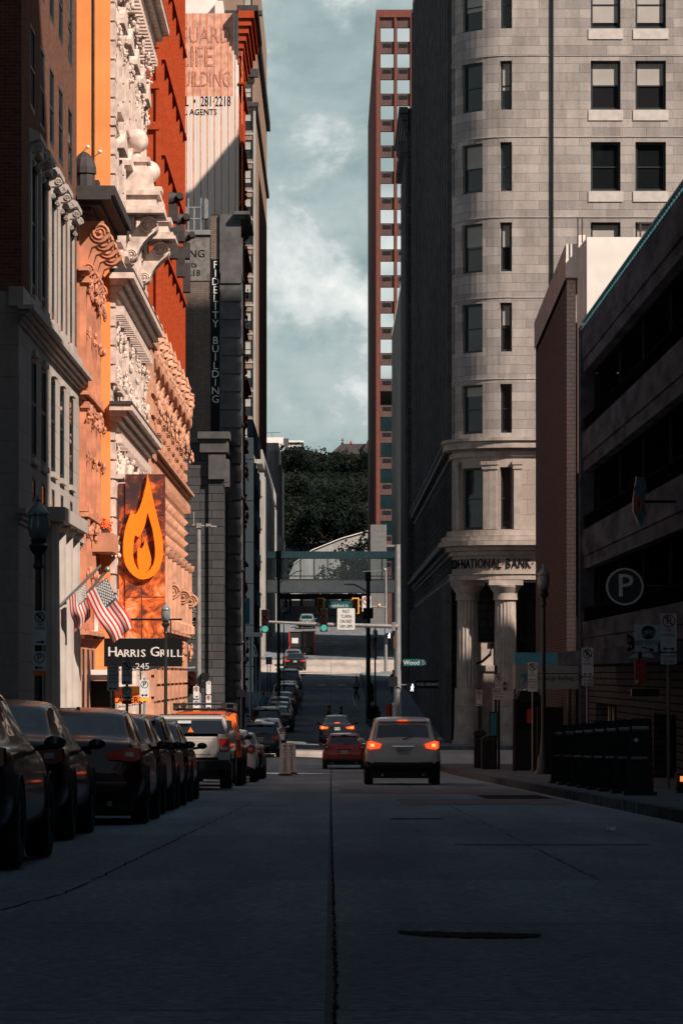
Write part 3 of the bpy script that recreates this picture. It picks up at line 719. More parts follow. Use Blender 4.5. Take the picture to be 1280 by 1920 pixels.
        e0 = pts[-1]; pts += [((1-q)**2*e0[0]+2*q*(1-q)*(xi-.06)+q*q*(A[0]-r1), (1-q)**2*e0[1]+2*q*(1-q)*(z-.5)+q*q*A[1]) for q in (.25,.5,.75,1)]
        v.prism(pts, d-.40, d+.40, 'y')
        for (q, rr) in ((A, r1), (B, r2)): v.volute((q[0], d-.43, q[1]), rr*.92, 0, 'y', 1.8, rr*.17)
        v.box(xc-.5, xc-.02, d-.36, d+.36, z-.9, z-.002)
        swag(v, (xc-.22, d-.38, z-.45), .2, 12, rnd, .3, 'y', .05)
        part(po, 'scroll_bracket', 'terracotta_plain', v)
left_terracotta()
# ---- L5 rose sandstone bank and L4 red brick tower above
def left_rose():
    X = -6.3; d0, d1 = 109.02, 147.0; base = zr(128)-.4; rnd = random.Random(31); top = 12.1
    t = thing('sandstone_hall', 'rose sandstone hall with studded blocks and shell scrolls along its parapet', 'building', (X-4, d0, base))
    cols = [115+i*3.6 for i in range(9)]; holes = []
    for z0, z1 in ((-2.6, 1.9), (3.2, 5.2), (9.4, 10.9)):
        for c in cols: holes.append((c-.7, c+.7, z0, z1))
    w_ = MB(); facade(w_, d0, d1, base-1, top, holes, mapL(X), .035)
    w_.quad([(X-12,d1,base-1),(X,d1,base-1),(X,d1,top),(X-12,d1,top)]); w_.quad([(X-12,d0,top),(X,d0,top),(X,d1,top),(X-12,d1,top)])
    part(t, 'wall', 'rust_stone', w_)
    for (a, b, c, d) in holes: window(t, (X-.012, (a+b)/2, c), b-a, d-c, R(90), 'dark_frame', 'glass', .6)
    o = MB()
    for z0, z1, p in ((8.2, 8.7, .42), (2.2, 2.6, .3), (11.6, 12.1, .3), (5.6, 5.8, .16)): cornice_L(o, X, d0+.2, d1, z0, z1, p, 4)
    part(t, 'cornice', 'rust_plain', o)
    o = MB()
    for k in range(int((d1-d0)/.9)):
        d = d0+.5+k*.9
        for z in (6.1, 6.55, 7.0, 7.45):
            if rnd.random() < .88: o.add([(X+.002,d-.17,z-.16),(X+.002,d+.17,z-.16),(X+.002,d+.17,z+.16),(X+.002,d-.17,z+.16),(X+.2,d,z)], [(0,1,4),(1,2,4),(2,3,4),(3,0,4)])
        for z in (9.2, 9.7, 10.2, 10.7, 11.2): o.box(X+.002, X+.11+.05*rnd.random(), d-.2, d+.2, z, z+.3) if not any(abs(d-c) < .9 for c in cols) or z > 11 else None
        o.box(X+.002, X+.28, d-.12, d+.12, 7.85, 8.18)
        for z in (-2.4,-1.8,-1.2,-.6,0,.6,1.2,1.8):
            if not any(abs(d-c) < .95 for c in cols): o.box(X+.002, X+.14, d-.42, d+.42, z, z+.5)
    part(t, 'studs', 'rust_plain', o)
    # engaged columns
    for c in [113.2, 116.8, 120.4, 124, 127.6, 131.2, 134.8, 138.4, 142, 145.6]:
        o = MB(); o.lathe([(.3,0),(.3,.3),(.2,.4),(.18,2.6),(.28,2.7),(.3,2.9)], (X+.2, c, 2.65), 12); part(t, 'column', 'rust_plain', o, smooth=True)
    for i, c in enumerate([116.5, 119.5, 122.5, 125.8, 129.2, 132.8, 136.6, 140.5, 144.4]):
        o = MB()
        o.volute((X+.28, c, 11.9), .62, 0, 'x', 1.9, .17); o.volute((X+.2, c+.2, 10.8), .42, 0, 'x', 1.5, .13, -1, 1.5)
        # shell fan
        for k in range(7):
            a = R(20+k*23); o.tube([(X+.1, c, 12.1), (X+.42, c+.62*math.cos(a), 12.1+.75*math.sin(a))], [.05,.13], 6)
        o.lathe([(.12,0),(.2,.12),(.1,.3),(.03,.62)], (X+.22, c, 12.9), 8)
        swag(o, (X+.3, c, 10.2), .38, 14, rnd, .6, b=.075)
        part(t, 'shell_scroll', 'rust_plain', o, smooth=True)
    # big console by the corner
    o = MB()
    for c in (128.0, 137.0, 144.5):
        console_L(o, X, c, 5.4-1.0, 1.7, .5, .5)
        swag(o, (X+.3, c-.4, 1.9), .35, 16, rnd, .5, b=.07)
    part(t, 'console', 'rust_plain', o, smooth=True)
    # tall pier next to the terracotta tower
    o = MB(); o.box(X+.002, X+.5, 110.2, 112.2, base, 11.6); o.box(X+.002, X+.62, 110.0, 112.4, 11.6, 12.3); o.box(X+.002, X+.7, 109.9, 112.5, 12.302, 12.5)
    for z in [base+.6+.7*k for k in range(19)]: o.box(X+.5, X+.58, 110.2, 112.2, z, z+.42)
    part(t, 'pier', 'rust_plain', o)
    e = MB(); e.quad([(X-12,d0,11),(X,d0,11),(X,d0,top),(X-12,d0,top)]); part(t, 'end_wall', 'rust_stone', e)
left_rose()
def red_tower():
    X = -6.28; d0, d1 = 125.0, 144.0; z0 = 12.3; top = 34
    t = thing('red_brick_tower', 'tall orange red brick tower rising behind the sandstone hall', 'building', (X-4, d0, z0))
    holes = []; cols = [127, 130.2, 133.4, 136.6, 139.8, 142.6]
    for k in range(6):
        for c in cols: holes.append((c-.55, c+.55, z0+1.2+3.5*k, z0+3.4+3.5*k))
    w_ = MB(); facade(w_, d0, d1, z0-1, top, holes, mapL(X), .035)
    part(t, 'side_wall', 'brick_red_deep', w_)
    xa = X-8; eh = [(X-1.55, X-1.2, 19.0+3.4*k-.0, 20.2+3.4*k) for k in range(4)] + [(X-1.55,X-1.2,14.2,15.0)]
    w_ = MB(); facade(w_, xa, X, z0-1, top, eh, mapF(d0), .25)
    w_.quad([(xa,d1,z0),(X,d1,z0),(X,d1,top),(xa,d1,top)]); w_.quad([(xa,d0,top),(X,d0,top),(X,d1,top),(xa,d1,top)])
    part(t, 'end_wall', 'brick_red', w_)
    for (a, b, c, d) in holes: window(t, (X-.012, (a+b)/2, c), b-a, d-c, R(90), 'dark_frame', 'glass', .5)
    for (a, b, c, d) in eh: window(t, ((a+b)/2, d0+.2, c), b-a, d-c, 0, 'dark_frame', 'glass', 0)
    o = MB()
    for z in (22.4, 23.9, 24.6, 20.9, 26.2): o.box(X-2.6, X+.02, d0-.14, d0-.002, z, z+.28)
    o.box(X-2.6, X-.0, d0-.3, d0-.002, z0-.4, z0+.4); o.box(X-.12, X+.08, d0-.1, d0+.1, z0, top)
    for c in [125.5, 128.6, 131.8, 135, 138.2, 141.2, 143.7]: o.box(X+.002, X+.15, c-.3, c+.3, z0, top)
    for k in range(6): cornice_L(o, X, d0+.2, d1, z0+.55+3.5*k, z0+.8+3.5*k, .22, 2)
    part(t, 'trim', 'brick_red', o)
    o = MB()
    for k, c in enumerate((131, 137, 142.5)):
        o.box(X+.002, X+.4, c-.4, c+.4, 18.3, 18.95); o.box(X+.002, X+.42, c-.3, c+.3, 16.9, 18.1)
        o.tube([(X+.002, c, 19.2), (X+.35, c, 19.25), (X+.52, c, 19.3)], [.28,.2,.1], 10); o.tube([(X+.5, c-.3, 19.3), (X+.5, c+.3, 19.3)], .13, 12); part(t, 'scroll_corbel', 'dark_cornice', o, smooth=True); o = MB()
    pass
red_tower()
# ---- beyond the first cross street
def city_building():
    X = -5.05; d0, d1 = 180.0, 188.0; base = zr(172)-.4; top = PZ(402, 180)
    t = thing('dark_corner_building', 'dark stone building with painted words on its side wall and a black vertical name strip', 'building', (X-4, d0, base))
    w_ = MB(); xr = PX(395, d0); w_.quad([(X-9,d0,base),(xr,d0,base),(xr,d0,PZ(440,d0)),(X-9,d0,PZ(440,d0))], [(X-9,base),(xr,base),(xr,top),(X-9,top)])
    part(t, 'side_wall', 'grimy_brick', w_)
    xs = PX(413, d0)
    s_ = MB(); s_.box(xr, xs, d0-.06, d0+.5, base, top); sp = part(t, 'name_strip', 'sign_black', s_)
    tx = MB(); zc0, zc1 = PZ(497, d0), PZ(749, d0); word = 'FIDELITY BUILDING'
    for i, ch in enumerate(word):
        if ch != ' ': tx.text(ch, ((xr+xs)/2, d0-.075, zc0+(zc1-zc0)*i/(len(word)-1)), .56, ext=.012, sx=1.0)
    part(sp, 'lettering', 'sign_white', tx)
    u_ = MB(); u_.quad([(xr,d0-.09,PZ(486,d0)),(xs,d0-.09,PZ(486,d0)),(xs,d0-.09,PZ(404,d0)),(xr,d0-.09,PZ(404,d0))]); u_.box(xr, xs, d0-.085, d0-.062, PZ(486,d0), PZ(404,d0)); part(t, 'worn_panel', 'grimy_brick', u_)
    b = MB(); b.box(PX(343,d0)-1, PX(394,d0), d0-.05, d0-.003, PZ(526,d0), PZ(445,d0)); bo = part(t, 'painted_sign', mat('faded_grey_paint', (.17,.16,.15), .9, var=.3, scale=4, spec=0), b)
    tx = MB(); tx.text('BUILDING', (PX(385,d0), d0-.06, PZ(476,d0)), .58, ext=.006, align='RIGHT'); tx.text('Agents', (PX(370,d0), d0-.06, PZ(496,d0)), .46, ext=.006, align='RIGHT'); tx.text('281-2218', (PX(376,d0), d0-.06, PZ(512,d0)), .46, ext=.006, align='RIGHT'); part(bo, 'lettering', 'sign_black', tx)
    # street facade, dark stone
    holes = []; cols = [182.2, 185.8]
    for k in range(6):
        for c in cols: holes.append((c-.8, c+.8, -.6+3.9*k, 1.9+3.9*k))
    w_ = MB(); facade(w_, d0, d1, base, top, holes, mapL(X), .035)
    w_.quad([(xs,d0,base),(X+.001,d0,base),(X+.001,d0,top),(xs,d0,top)]); w_.quad([(X-9,d0,top-.8),(X,d0,top-.8),(X,d1,top-.8),(X-9,d1,top-.8)])
    w_.quad([(X-9,d1,base),(X,d1,base),(X,d1,top),(X-9,d1,top)])
    part(t, 'wall', 'dark_stone', w_)
    for (a, b_, c, d) in holes: window(t, (X-.012, (a+b_)/2, c), b_-a, d-c, R(90), 'dark_frame', 'glass', .5)
    o = MB()
    for z in (1.9+3.9*k+.5 for k in range(6)): cornice_L(o, X, d0+.1, d1, z, z+.35, .35, 3)
    cornice_L(o, X, d0, d1, top-.6, top+.1, .8, 4)
    for c in cols: o.box(X+.002, X+.3, c+1.7, c+2.7, base, top-.7)
    o.box(PX(412,d0), X+.32, d0-.25, d0-.1, base, top)
    for k in range(26): o.box(PX(414,d0), X+.36, d0-.34, d0-.255, base+1+k*.95, base+1.6+k*.95)
    part(t, 'cornice', 'dark_stone_plain', o)
    rf = MB(); zt = PZ(440, d0)
    rf.box(X-9, PX(395,d0), d0-.15, d0+.3, zt, zt+.25)
    for px in (352, 363, 376, 385): rf.tube([(PX(px,d0), d0+.4, zt), (PX(px,d0), d0+.4, zt+1.5+.5*((px*7) % 3))], .05, 6)
    rf.tube([(PX(345,d0), d0+.4, zt+.9), (PX(390,d0), d0+.4, zt+.9)], .04, 6); rf.tube([(PX(345,d0), d0+.4, zt+1.5), (PX(380,d0), d0+.4, zt+1.5)], .04, 6)
    rf.box(PX(383,d0), PX(390,d0), d0+.2, d0+.5, zt+.9, zt+1.9); rf.box(PX(346,d0), PX(353,d0), d0+.2, d0+.5, zt+.9, zt+1.5)
    part(t, 'roof_antennas', 'grey_metal', rf)
    # lower stone pylon
    t2 = thing('corner_pylon', 'dark grey stone corner pylon with stepped cap below the painted wall', 'building', (-6.2, 172.5, base))
    a, b_ = PX(382,173), PX(428,173); zt = PZ(812, 173)
    o = MB(); o.box(-9, PX(392,173), 172.5, 179.7, base-1, PZ(830,173)); o.box(PX(392,173), PX(420,173), 172.3, 179.6, base-1, PZ(850,173)); part(t2, 'wall', 'dark_stone', o)
    o = MB(); o.box(PX(376,173), b_, 172.0, 179.5, PZ(850,173), PZ(825,173)); o.box(PX(372,173), b_+.1, 171.8, 179.6, PZ(825,173)+.002, zt)
    o.box(PX(392,173), PX(424,173), 172.1, 172.29, PZ(900,173), PZ(852,173)); part(t2, 'cap', 'cap_stone', o)
    o = MB()
    for k in range(5): o.box(PX(394,173), PX(424,173)+.15, 172.36+k*1.4, 173.0+k*1.4, PZ(905+6*k,173), PZ(862,173))
    part(t2, 'moulding', 'dark_stone_plain', o)
city_building()
def letter_building():
    X = -5.86; d0, d1 = 217.3, 229.0; base = zr(217)-.4; top = PZ(24, d0)
    t = thing('painted_wall_building', 'tall building with faded painted advertising on its white side wall', 'building', (X-4, d0, base))
    w_ = MB(); xl = X-9; ws = PZ(180, d0)
    w_.quad([(xl,d0,base),(X,d0,base),(X,d0,ws),(xl,d0,ws)]); part(t, 'white_side_wall', mat('streaked_white_paint', (.66,.58,.53), .8, var=.12, scale=3.4, sc3=(2.2,1,.05)), w_)
    w_ = MB(); w_.quad([(xl,d0,ws),(PX(437,d0),d0,ws),(PX(437,d0),d0,top),(xl,d0,top)]); part(t, 'faded_side_wall', mat('faded_pink_paint', (.62,.33,.24), .85, var=.34, scale=3.0, sc3=(1,1,.7), detail=10), w_)
    w_ = MB(); w_.quad([(PX(437,d0),d0,ws),(X,d0,ws),(X,d0,top),(PX(437,d0),d0,top)]); part(t, 'corner_strip', 'white_panel', w_)
    tx = MB(); fade = mat('faded_brown_lettering', (.44,.19,.14), .85, var=.5, scale=6, detail=10)
    for s_, y, sz in (('GUARD', 66, 1.5), ('LIFE', 107, 1.9), ('BUILDING', 149, 1.4)):
        tx.text(s_, (PX(433 if sz < 1.8 else 400, d0), d0-.02, PZ(y, d0)), sz, ext=.006, align='RIGHT', sx={66: .66, 107: .66, 149: .56}[y])
    part(t, 'faded_lettering', fade, tx)
    tx = MB(); tx.text('RENTAL  \u2022  281\u00b72218', (PX(433,d0), d0-.02, PZ(190,d0)), .92, ext=.006, align='RIGHT', sx=.56); tx.text('RENTAL AGENTS', (PX(407,d0), d0-.02, PZ(210,d0)), .55, ext=.006, align='RIGHT', sx=.85)
    part(t, 'black_lettering', 'sign_black', tx)
    lines = MB()
    for k in range(9): x = PX(350+13*k, d0); lines.box(x-.025, x+.025, d0-.018, d0-.002, PZ(430,d0), top)
    part(t, 'rust_streaks', mat('rust_streak', (.72,.22,.08), .8, var=.4), lines)
    holes = []; cols = [220.5, 224.7]
    for k in range(11):
        for c in cols: holes.append((c-.7, c+.7, 1+3.8*k, 3.2+3.8*k))
    w_ = MB(); facade(w_, d0, d1, base, top, holes, mapL(X), .035); w_.quad([(xl,d0,top),(X,d0,top),(X,d1,top),(xl,d1,top)]); w_.quad([(xl,d1,base),(X,d1,base),(X,d1,top),(xl,d1,top)])
    part(t, 'wall', 'brick_red', w_)
    for (a, b_, c, d) in holes: window(t, (X-.012, (a+b_)/2, c), b_-a, d-c, R(90), 'dark_frame', 'glass', .5)
    o = MB(); rnd = random.Random(3)
    for c in cols: o.box(X+.002, X+.18, c+1.7, c+2.5, base, top-1)
    for k in range(11): cornice_L(o, X, d0+.2, d1, .4+3.8*k, .7+3.8*k, .35, 2)
    for k in range(40): swag(o, (X+.25, d0+rnd.random()*11, base+rnd.random()*36), .3, 5, rnd, b=.1)
    for z in (19.2, 27.5): cornice_L(o, X, d0, d1, z, z+.7, .55, 3)
    part(t, 'trim', 'brick_red', o)
    o = MB(); cornice_L(o, X, d0, d1, top-3.2, top, 1.0, 7); part(t, 'cornice', 'brick_red', o)
    o = MB(); o.box(X-.1, X+1.25, d0-.9, d1, top+.002, top+.35); part(t, 'cornice_cap', 'dark_cornice', o)
    o = MB(); o.box(PX(401,d0), PX(416,d0), d0+2, d0+5, top, top+1.2); o.box(PX(343,d0)-3, PX(400,d0), d0+3, d0+9, top, top+2.5); part(t, 'roof_house', 'white_panel', o)
letter_building()
def tan_tower():
    X = PX(477, 400); d0, d1 = 400, 477; base = zr(400)-1; top = 88
    t = thing('tan_brick_tower', 'tall tan brick tower with a column of sash windows beyond the painted wall', 'building', (X-4, d0, base))
    xl = X-6; cx = PX(465, d0); holes = [(cx-.5, cx+.5, PZ(244+53.6*k, d0), PZ(208+53.6*k, d0)) for k in range(-4, 16)]
    w_ = MB(); facade(w_, xl, X, base, top, holes, mapF(d0), .3)
    w_.quad([(X,d0,base),(X,d1,base),(X,d1,top),(X,d0,top)], [(0,base),(77,base),(77,top),(0,top)]); w_.quad([(xl,d0,top),(X,d0,top),(X,d1,top),(xl,d1,top)])
    part(t, 'wall', 'tan_brick', w_)
    for i, (a, b_, c, d) in enumerate(holes): window(t, (cx, d0+.2, c), b_-a, d-c, 0, 'dark_frame', 'glass_room', .5, blind=(.5 if i % 3 else .75), fw=.09)
    o = MB()
    for (a, b_, c, d) in holes: o.box(a-.2, X+.06, d0-.1, d0-.002, c-.5, c-.28)
    o.box(X-.14, X+.14, d0-.12, d0-.003, base, PZ(200,d0))
    part(t, 'sill_course', 'concrete_pale', o)
    o = MB(); o.box(xl, X+.5, d0-.5, d0-.004, PZ(200,d0), PZ(192,d0)); o.box(X+.002, X+.35, d0-.4, d1, PZ(200,d0), PZ(192,d0)); o.box(X+.002, X+.5, d0-.4, d1, PZ(50,d0), PZ(30,d0))
    o.box(xl, X+.5, d0-.8, d0-.006, PZ(145,d0), PZ(130,d0)); o.box(xl, X+.9, d0-1.2, d0-.008, PZ(30,d0), PZ(22,d0))
    part(t, 'cornice', 'dark_cornice', o)
    t2 = thing('ribbed_stone_building', 'weathered pale stone building with ribs beside the wooded hill', 'building', (-8, 481, zr(481)))
    o = MB(); o.box(PX(500,481)-3, PX(522,481), 481, 505, zr(481)-3, PZ(830,481)); o.box(PX(500,481)-3, PX(528,481), 482, 505, zr(481)-3, PZ(870,481)); o.box(PX(500,481)-3, PX(530,481), 480, 505, zr(481)-3, PZ(1005,481)); part(t2, 'wall', 'concrete_pale', o)
    o = MB()
    for px in (501, 505, 509, 513, 517, 521): o.box(PX(px,481), PX(px,481)+.11, 480.7, 480.98, PZ(1005,481), PZ(845,481))
    part(t2, 'ribs', 'concrete_pale', o)
tan_tower()
def left_garage():
    d0, d1 = 255, 284; X = PX(475, d0); base = zr(255)-1
    t = thing('white_panel_garage', 'white panelled parking building with dark open decks beside the footbridge', 'building', (X-3, d0, base))
    o = MB(); top = PZ(820, d0)
    for k in range(7): o.box(X-3, X, d0, d0+1.0, base+k*3.1, min(base+k*3.1+3.04, top))
    part(t, 'end_panel', 'white_panel', o)
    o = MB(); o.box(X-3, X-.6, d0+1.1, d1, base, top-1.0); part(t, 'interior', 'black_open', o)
    o = MB()
    for k in range(1, 8): z = base+k*3.1-1.3; o.box(X-.5, X-.05, d0+1.02, d1, z, z+1.25)
    for k in range(5): o.box(X-.45, X-.12, d0+1.03+k*6.8, d0+1.5+k*6.8, base, top-1)
    part(t, 'parapet', 'concrete_dark', o)
    # buildings between 250 and 255 and beyond the second cross street
    t = thing('louvred_office_block', 'dark grey office block with projecting ledges behind the white garage', 'building', (-8, 314, zr(314)))
    X = -6.9; base = zr(314)-1; top = PZ(885, 314)
    o = MB(); o.box(X-4, X, 314, 395, base, top); part(t, 'wall', 'concrete_office', o)
    o = MB()
    for k in range(6): z = base+4+k*3.0; o.box(X+.002, X+.6, 314.2, 394, z, z+1.3)
    for k in range(12): o.box(X+.002, X+.75, 315+k*6.5, 316+k*6.5, base, top)
    part(t, 'ledges', 'concrete_pale', o)
left_garage()
# ================================================================== RIGHT SIDE
def bank():
    cx, cy, Rr = 9.14, 174.94, 2.94; half = Rr*math.pi/2; XS = cx-Rr
    def mk(off=0):
        def f(u, v, d):
            d = d-off
            if u >= 0: return (cx+u, cy-Rr+d, v)
            if u > -half:
                a = -u/Rr; return (cx-(Rr-d)*math.sin(a), cy-(Rr-d)*math.cos(a), v)
            return (XS+d, cy+(-u-half), v)
        return f
    mapf = mk(); base = zr(172)+KH; top = 50.0; uend = 16; ustart = -half-78
    t = thing('granite_bank_building', 'tall grey granite bank with rounded corner and fluted columns at street level', 'building', (cx+4, cy, base))
    tops = [44.2, 40.1, 36.0, 31.9, 27.8, 23.75, 19.7, 15.6]
    holes = []; fr = []
    for i, z in enumerate(tops):
        for (a, b) in ((-2.95,-1.55), (-.62,-.02), (3.95,5.45), (6.2,7.74), (10.6,12.1), (12.9,14.4)):
            holes.append((a, b, z-2.47, z)); fr.append((a, b, z-2.47, z, i))
        holes.append((-4.32, -3.75, z-2.4, z)); fr.append((-4.32, -3.75, z-2.4, z, i))
    for (a, b) in ((-2.95,-1.55), (-.62,-.02), (3.95,5.45), (6.2,7.74)): holes.append((a, b, 8.27, 11.4)); fr.append((a, b, 8.27, 11.4, 9))
    w_ = MB(); facade(w_, -half, uend, 12.2, top, [h for h in holes if h[3] > 12], mapf, .38, maxu=.42)
    w_.quad([(XS,cy+78,top),(XS,cy,top),(cx,cy-Rr,top),(cx+uend,cy-Rr,top),(cx+uend,cy+78,top)]); w_.quad([(cx+uend,cy-Rr,base),(cx+uend,cy+78,base),(cx+uend,cy+78,top),(cx+uend,cy-Rr,top)])
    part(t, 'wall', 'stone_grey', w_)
    w_ = MB(); facade(w_, -half, uend, 8.2, 12.2, [h for h in holes if h[3] < 12], mapf, .38, maxu=.42); facade(w_, -half, uend, 5.7, 7.6, [], mapf, .5, maxu=.42)
    w_.quad([mapf(u, 5.7, 0) for u in [0,-.8,-1.6,-2.4,-3.2,-4,-half]] + [(cx, cy, 5.7)])
    w_.quad([(cx,cy-Rr,5.7),(cx+uend,cy-Rr,5.7),(cx+uend,cy,5.7),(cx,cy,5.7)])
    part(t, 'lower_wall', 'bank_low', w_)
    sh = []; zs = [14.5+4.06*k for k in range(9)]
    for d in range(20):
        u = -half-2.2-3.8*d
        for z in zs: sh.append((u-1.7, u-.2, z-1.3, z+1.2))
        sh.append((u-1.6, u-.3, 8.3, 11.3)); sh.append((u-1.7, u-.2, -.8, 4.6))
    w_ = MB(); facade(w_, ustart, -half, base-.5, top, sh, mapf, .45); part(t, 'side_wall', 'dark_stone', w_)  # side stone coloured darker than the front to stand for shade
    for (a, b, c, d) in sh:
        p = mapf((a+b)/2, c, .38); window(t, p, b-a, d-c, R(-90), 'dark_frame', 'glass', .5)
    for (a, b, c, d, i) in fr:
        u = (a+b)/2; p = mapf(u, c, .30); rot = 0 if u >= 0 else -(-u/Rr)
        wd = (b-a) if u >= 0 else 2*(Rr-.28)*math.sin((b-a)/2/Rr)+.05
        bl = 0
        if i < 9:
            bl = {0:.9, 1:.9, 2:.9, 3:.48, 4:0, 5:.9, 6:.45, 7:.3}[i] if u > 1 else [.2,.5,0,.6,0,.5,.45,0][(i+(1 if u < -1 else 0)) % 8]
        window(t, p, wd, d-c, rot, 'dark_frame', 'glass_room' if bl else 'glass', .5, blind=bl, fw=.11)
    # lintels and sills standing a little proud
    o = MB()
    for (a, b, c, d, i) in fr:
        if a > 1:
            o.box(cx+a-.12, cx+b+.12, cy-Rr-.05, cy-Rr-.002, c-.55, c-.03)
    part(t, 'sill', mat('pale_granite_sill', (.50,.465,.43), .8, var=.15), o)
    def band(z0, z1, proj, name='cornice', m='bank_low_plain', step=.38, u1=uend, u0=-half-1.2):
        if u0 > -half-2 and name == 'cornice':
            o = MB(); mo = mk(proj*.8); a, b = -half-76, u0-.01; o.quad([mo(a,z0,0),mo(b,z0,0),mo(b,z1,0),mo(a,z1,0)]); o.quad([mo(a,z1,0),mo(b,z1,0),mapf(b,z1,.05),mapf(a,z1,.05)]); o.quad([mo(a,z0,0),mo(b,z0,0),mapf(b,z0,.05),mapf(a,z0,.05)]); part(t, 'side_cornice', 'dark_stone_plain', o, split=False)  # side run of the cornice coloured dark to stand for shade
        o = MB(); us = [u0, -half]; u = -half
        while u < 0: u = min(0, u+step); us.append(u)
        us.append(u1); mo = mk(proj)
        for a, b in zip(us, us[1:]):
            o.quad([mo(a,z0,0),mo(b,z0,0),mo(b,z1,0),mo(a,z1,0)], [(a,z0),(b,z0),(b,z1),(a,z1)])
            o.quad([mo(a,z1,0),mo(b,z1,0),mapf(b,z1,.05),mapf(a,z1,.05)]); o.quad([mo(a,z0,0),mo(b,z0,0),mapf(b,z0,.05),mapf(a,z0,.05)])
        return part(t, name, m, o, split=False)
    band(12.72, 12.88, .52); band(12.36, 12.7, .42); band(11.95, 12.2, .10)
    band(7.95, 8.24, .22); band(7.7, 7.93, .50); band(7.45, 7.68, .66); band(7.2, 7.43, .30); band(6.98, 7.18, .12); band(5.72, 5.98, .10); band(6.0, 6.06, .16)
    for i, z in enumerate(tops[3:]): band(z+.24, z+.28, .035, 'string_course', 'stone_grey_plain'); 
    # pilasters between the tall windows of the second floor
    o = MB(); mo = mk(.13)
    for u in (-3.25, -1.28, -.95, .25, 3.7, 5.8, 8.0):
        a, b = u-.18, u+.18
        for (z0, z1, ee) in ((8.27, 11.3, 0), (11.3, 11.5, .05), (11.52, 11.7, .09)):
            m2 = mk(.13+ee); a2, b2 = a-ee, b+ee
            P_ = [m2(a2,z0,0), m2(b2,z0,0), m2(b2,z1,0), m2(a2,z1,0)]; Q = [mapf(a2,z0,.02), mapf(b2,z0,.02), mapf(b2,z1,.02), mapf(a2,z1,.02)]
            o.add(P_+Q, [(0,1,2,3),(0,4,5,1),(1,5,6,2),(2,6,7,3),(3,7,4,0)])
    part(t, 'pilaster', 'bank_low_plain', o)
    # carved name on the frieze, wrapping round the corner
    o = MB(); s_ = 'UNION\u00b7NATIONAL\u00b7BANK\u00b7'; adv = {'I': .26, '\u00b7': .26, 'N': .55, 'A': .50, 'O': .55, 'T': .44, 'L': .40, 'B': .46, 'K': .46, 'U': .5}
    tot = sum(adv[c] for c in s_); sc = .66; u = 1.12-tot*sc
    for ch in s_:
        w1 = adv[ch]*sc; uc = u+w1/2; u += w1
        if uc < -half: continue
        p = mapf(uc, 6.52, -.035); a = 0 if uc >= 0 else -uc/Rr
        o.text(ch, p, .70, right=(math.cos(a), -math.sin(a), 0), ext=.02, sx=.66)
    part(t, 'carved_name', 'sign_black', o)
    # columns
    zb, zt = base, 5.7; H = zt-zb
    cols = [(-half*.74, .5), (-.40, .5), (2.35, .62), (5.2, .62), (8.0, .62)]
    for u, rr in cols:
        p = mapf(u, zb, .58)
        o = MB(); n = 24; prof = [(.60, 2.9)]
        o.lathe([(.57, 2.9), (.555, 4.4), (.53, H-1.35), (.525, H-1.0)], (p[0], p[1], zb), 36, .07)
        part(t, 'column_shaft', 'bank_low_plain', o)
        o = MB()
        for (r0, z0, r1, z1) in ((.80,0,.80,.22), (.72,.222,.69,1.0), (.69,1.012,.675,1.95), (.675,1.962,.655,2.89), (.62,H-.99,.62,H-.9), (.60,H-.9,.60,H-.62), (.62,H-.62,.80,H-.34), (.80,H-.34,.82,H-.26)):
            o.lathe([(r0, z0), (r1, z1)], (p[0], p[1], zb), 30)
        o.box(p[0]-.86, p[0]+.86, p[1]-.7, p[1]+.7, zb+H-.258, zb+H-.004)
        cap = [i for i in range(len(o.c)) if i > 3]
        o.sub([0,1,2,3]).build('column_base', M['bank_low_plain'], t, smooth=True); o.sub(cap).build('capital', M['bank_low_plain'], t, smooth=True)
    # recessed porch
    o = MB(); o.quad([(XS+.001,cy+.9,base),(cx+uend,cy+.9,base),(cx+uend,cy+.9,5.7),(XS+.001,cy+.9,5.7)], [(0,base),(18,base),(18,5.7),(0,5.7)])
    part(t, 'porch_wall', 'dark_stone', o)
    o = MB(); o.box(7.25, 8.35, cy-.6, cy+.85, base, 1.1); o.box(7.1, 8.5, cy-.7, cy+.86, 1.1, 1.4); o.box(10, 12.6, cy-.4, cy+.85, base, -.5); o.box(7.3, 8.3, cy-.5, cy+.84, 1.402, 2.6); part(t, 'porch_pier', 'bank_low_plain', o)
    o = MB(); o.box(8.6, 9.9, cy+.6, cy+.85, base, 4.6); o.box(10.4, 13, cy+.7, cy+.85, -.45, 4.8); part(t, 'porch_window', 'black_open', o)
    o = MB(); o.box(7.6, 11.5, cy-.3, cy-.1, 2.62, 2.8); o.tube([(7.3,cy-1.2,1.45),(7.7,cy-1.25,1.6),(8.1,cy-1.2,1.95),(8.2,cy-1.1,2.5)], .07, 8); part(t, 'iron_bracket', 'black_metal', o)
    # side pilasters and street cornices
    o = MB()
    for d in range(21):
        y = cy+.4+3.8*d; o.box(XS-.35, XS-.002, y, y+.9, base, 5.6); o.box(XS-.25, XS-.003, y+.1, y+.8, 12.9, top)
    part(t, 'side_pilaster', 'dark_stone_plain', o)
    o = MB(); o.tube([(PX(1035,172), 171.9, 12.9), (PX(1035,172), 171.9, top)], .06, 8); part(t, 'downpipe', 'black_metal', o)
bank()
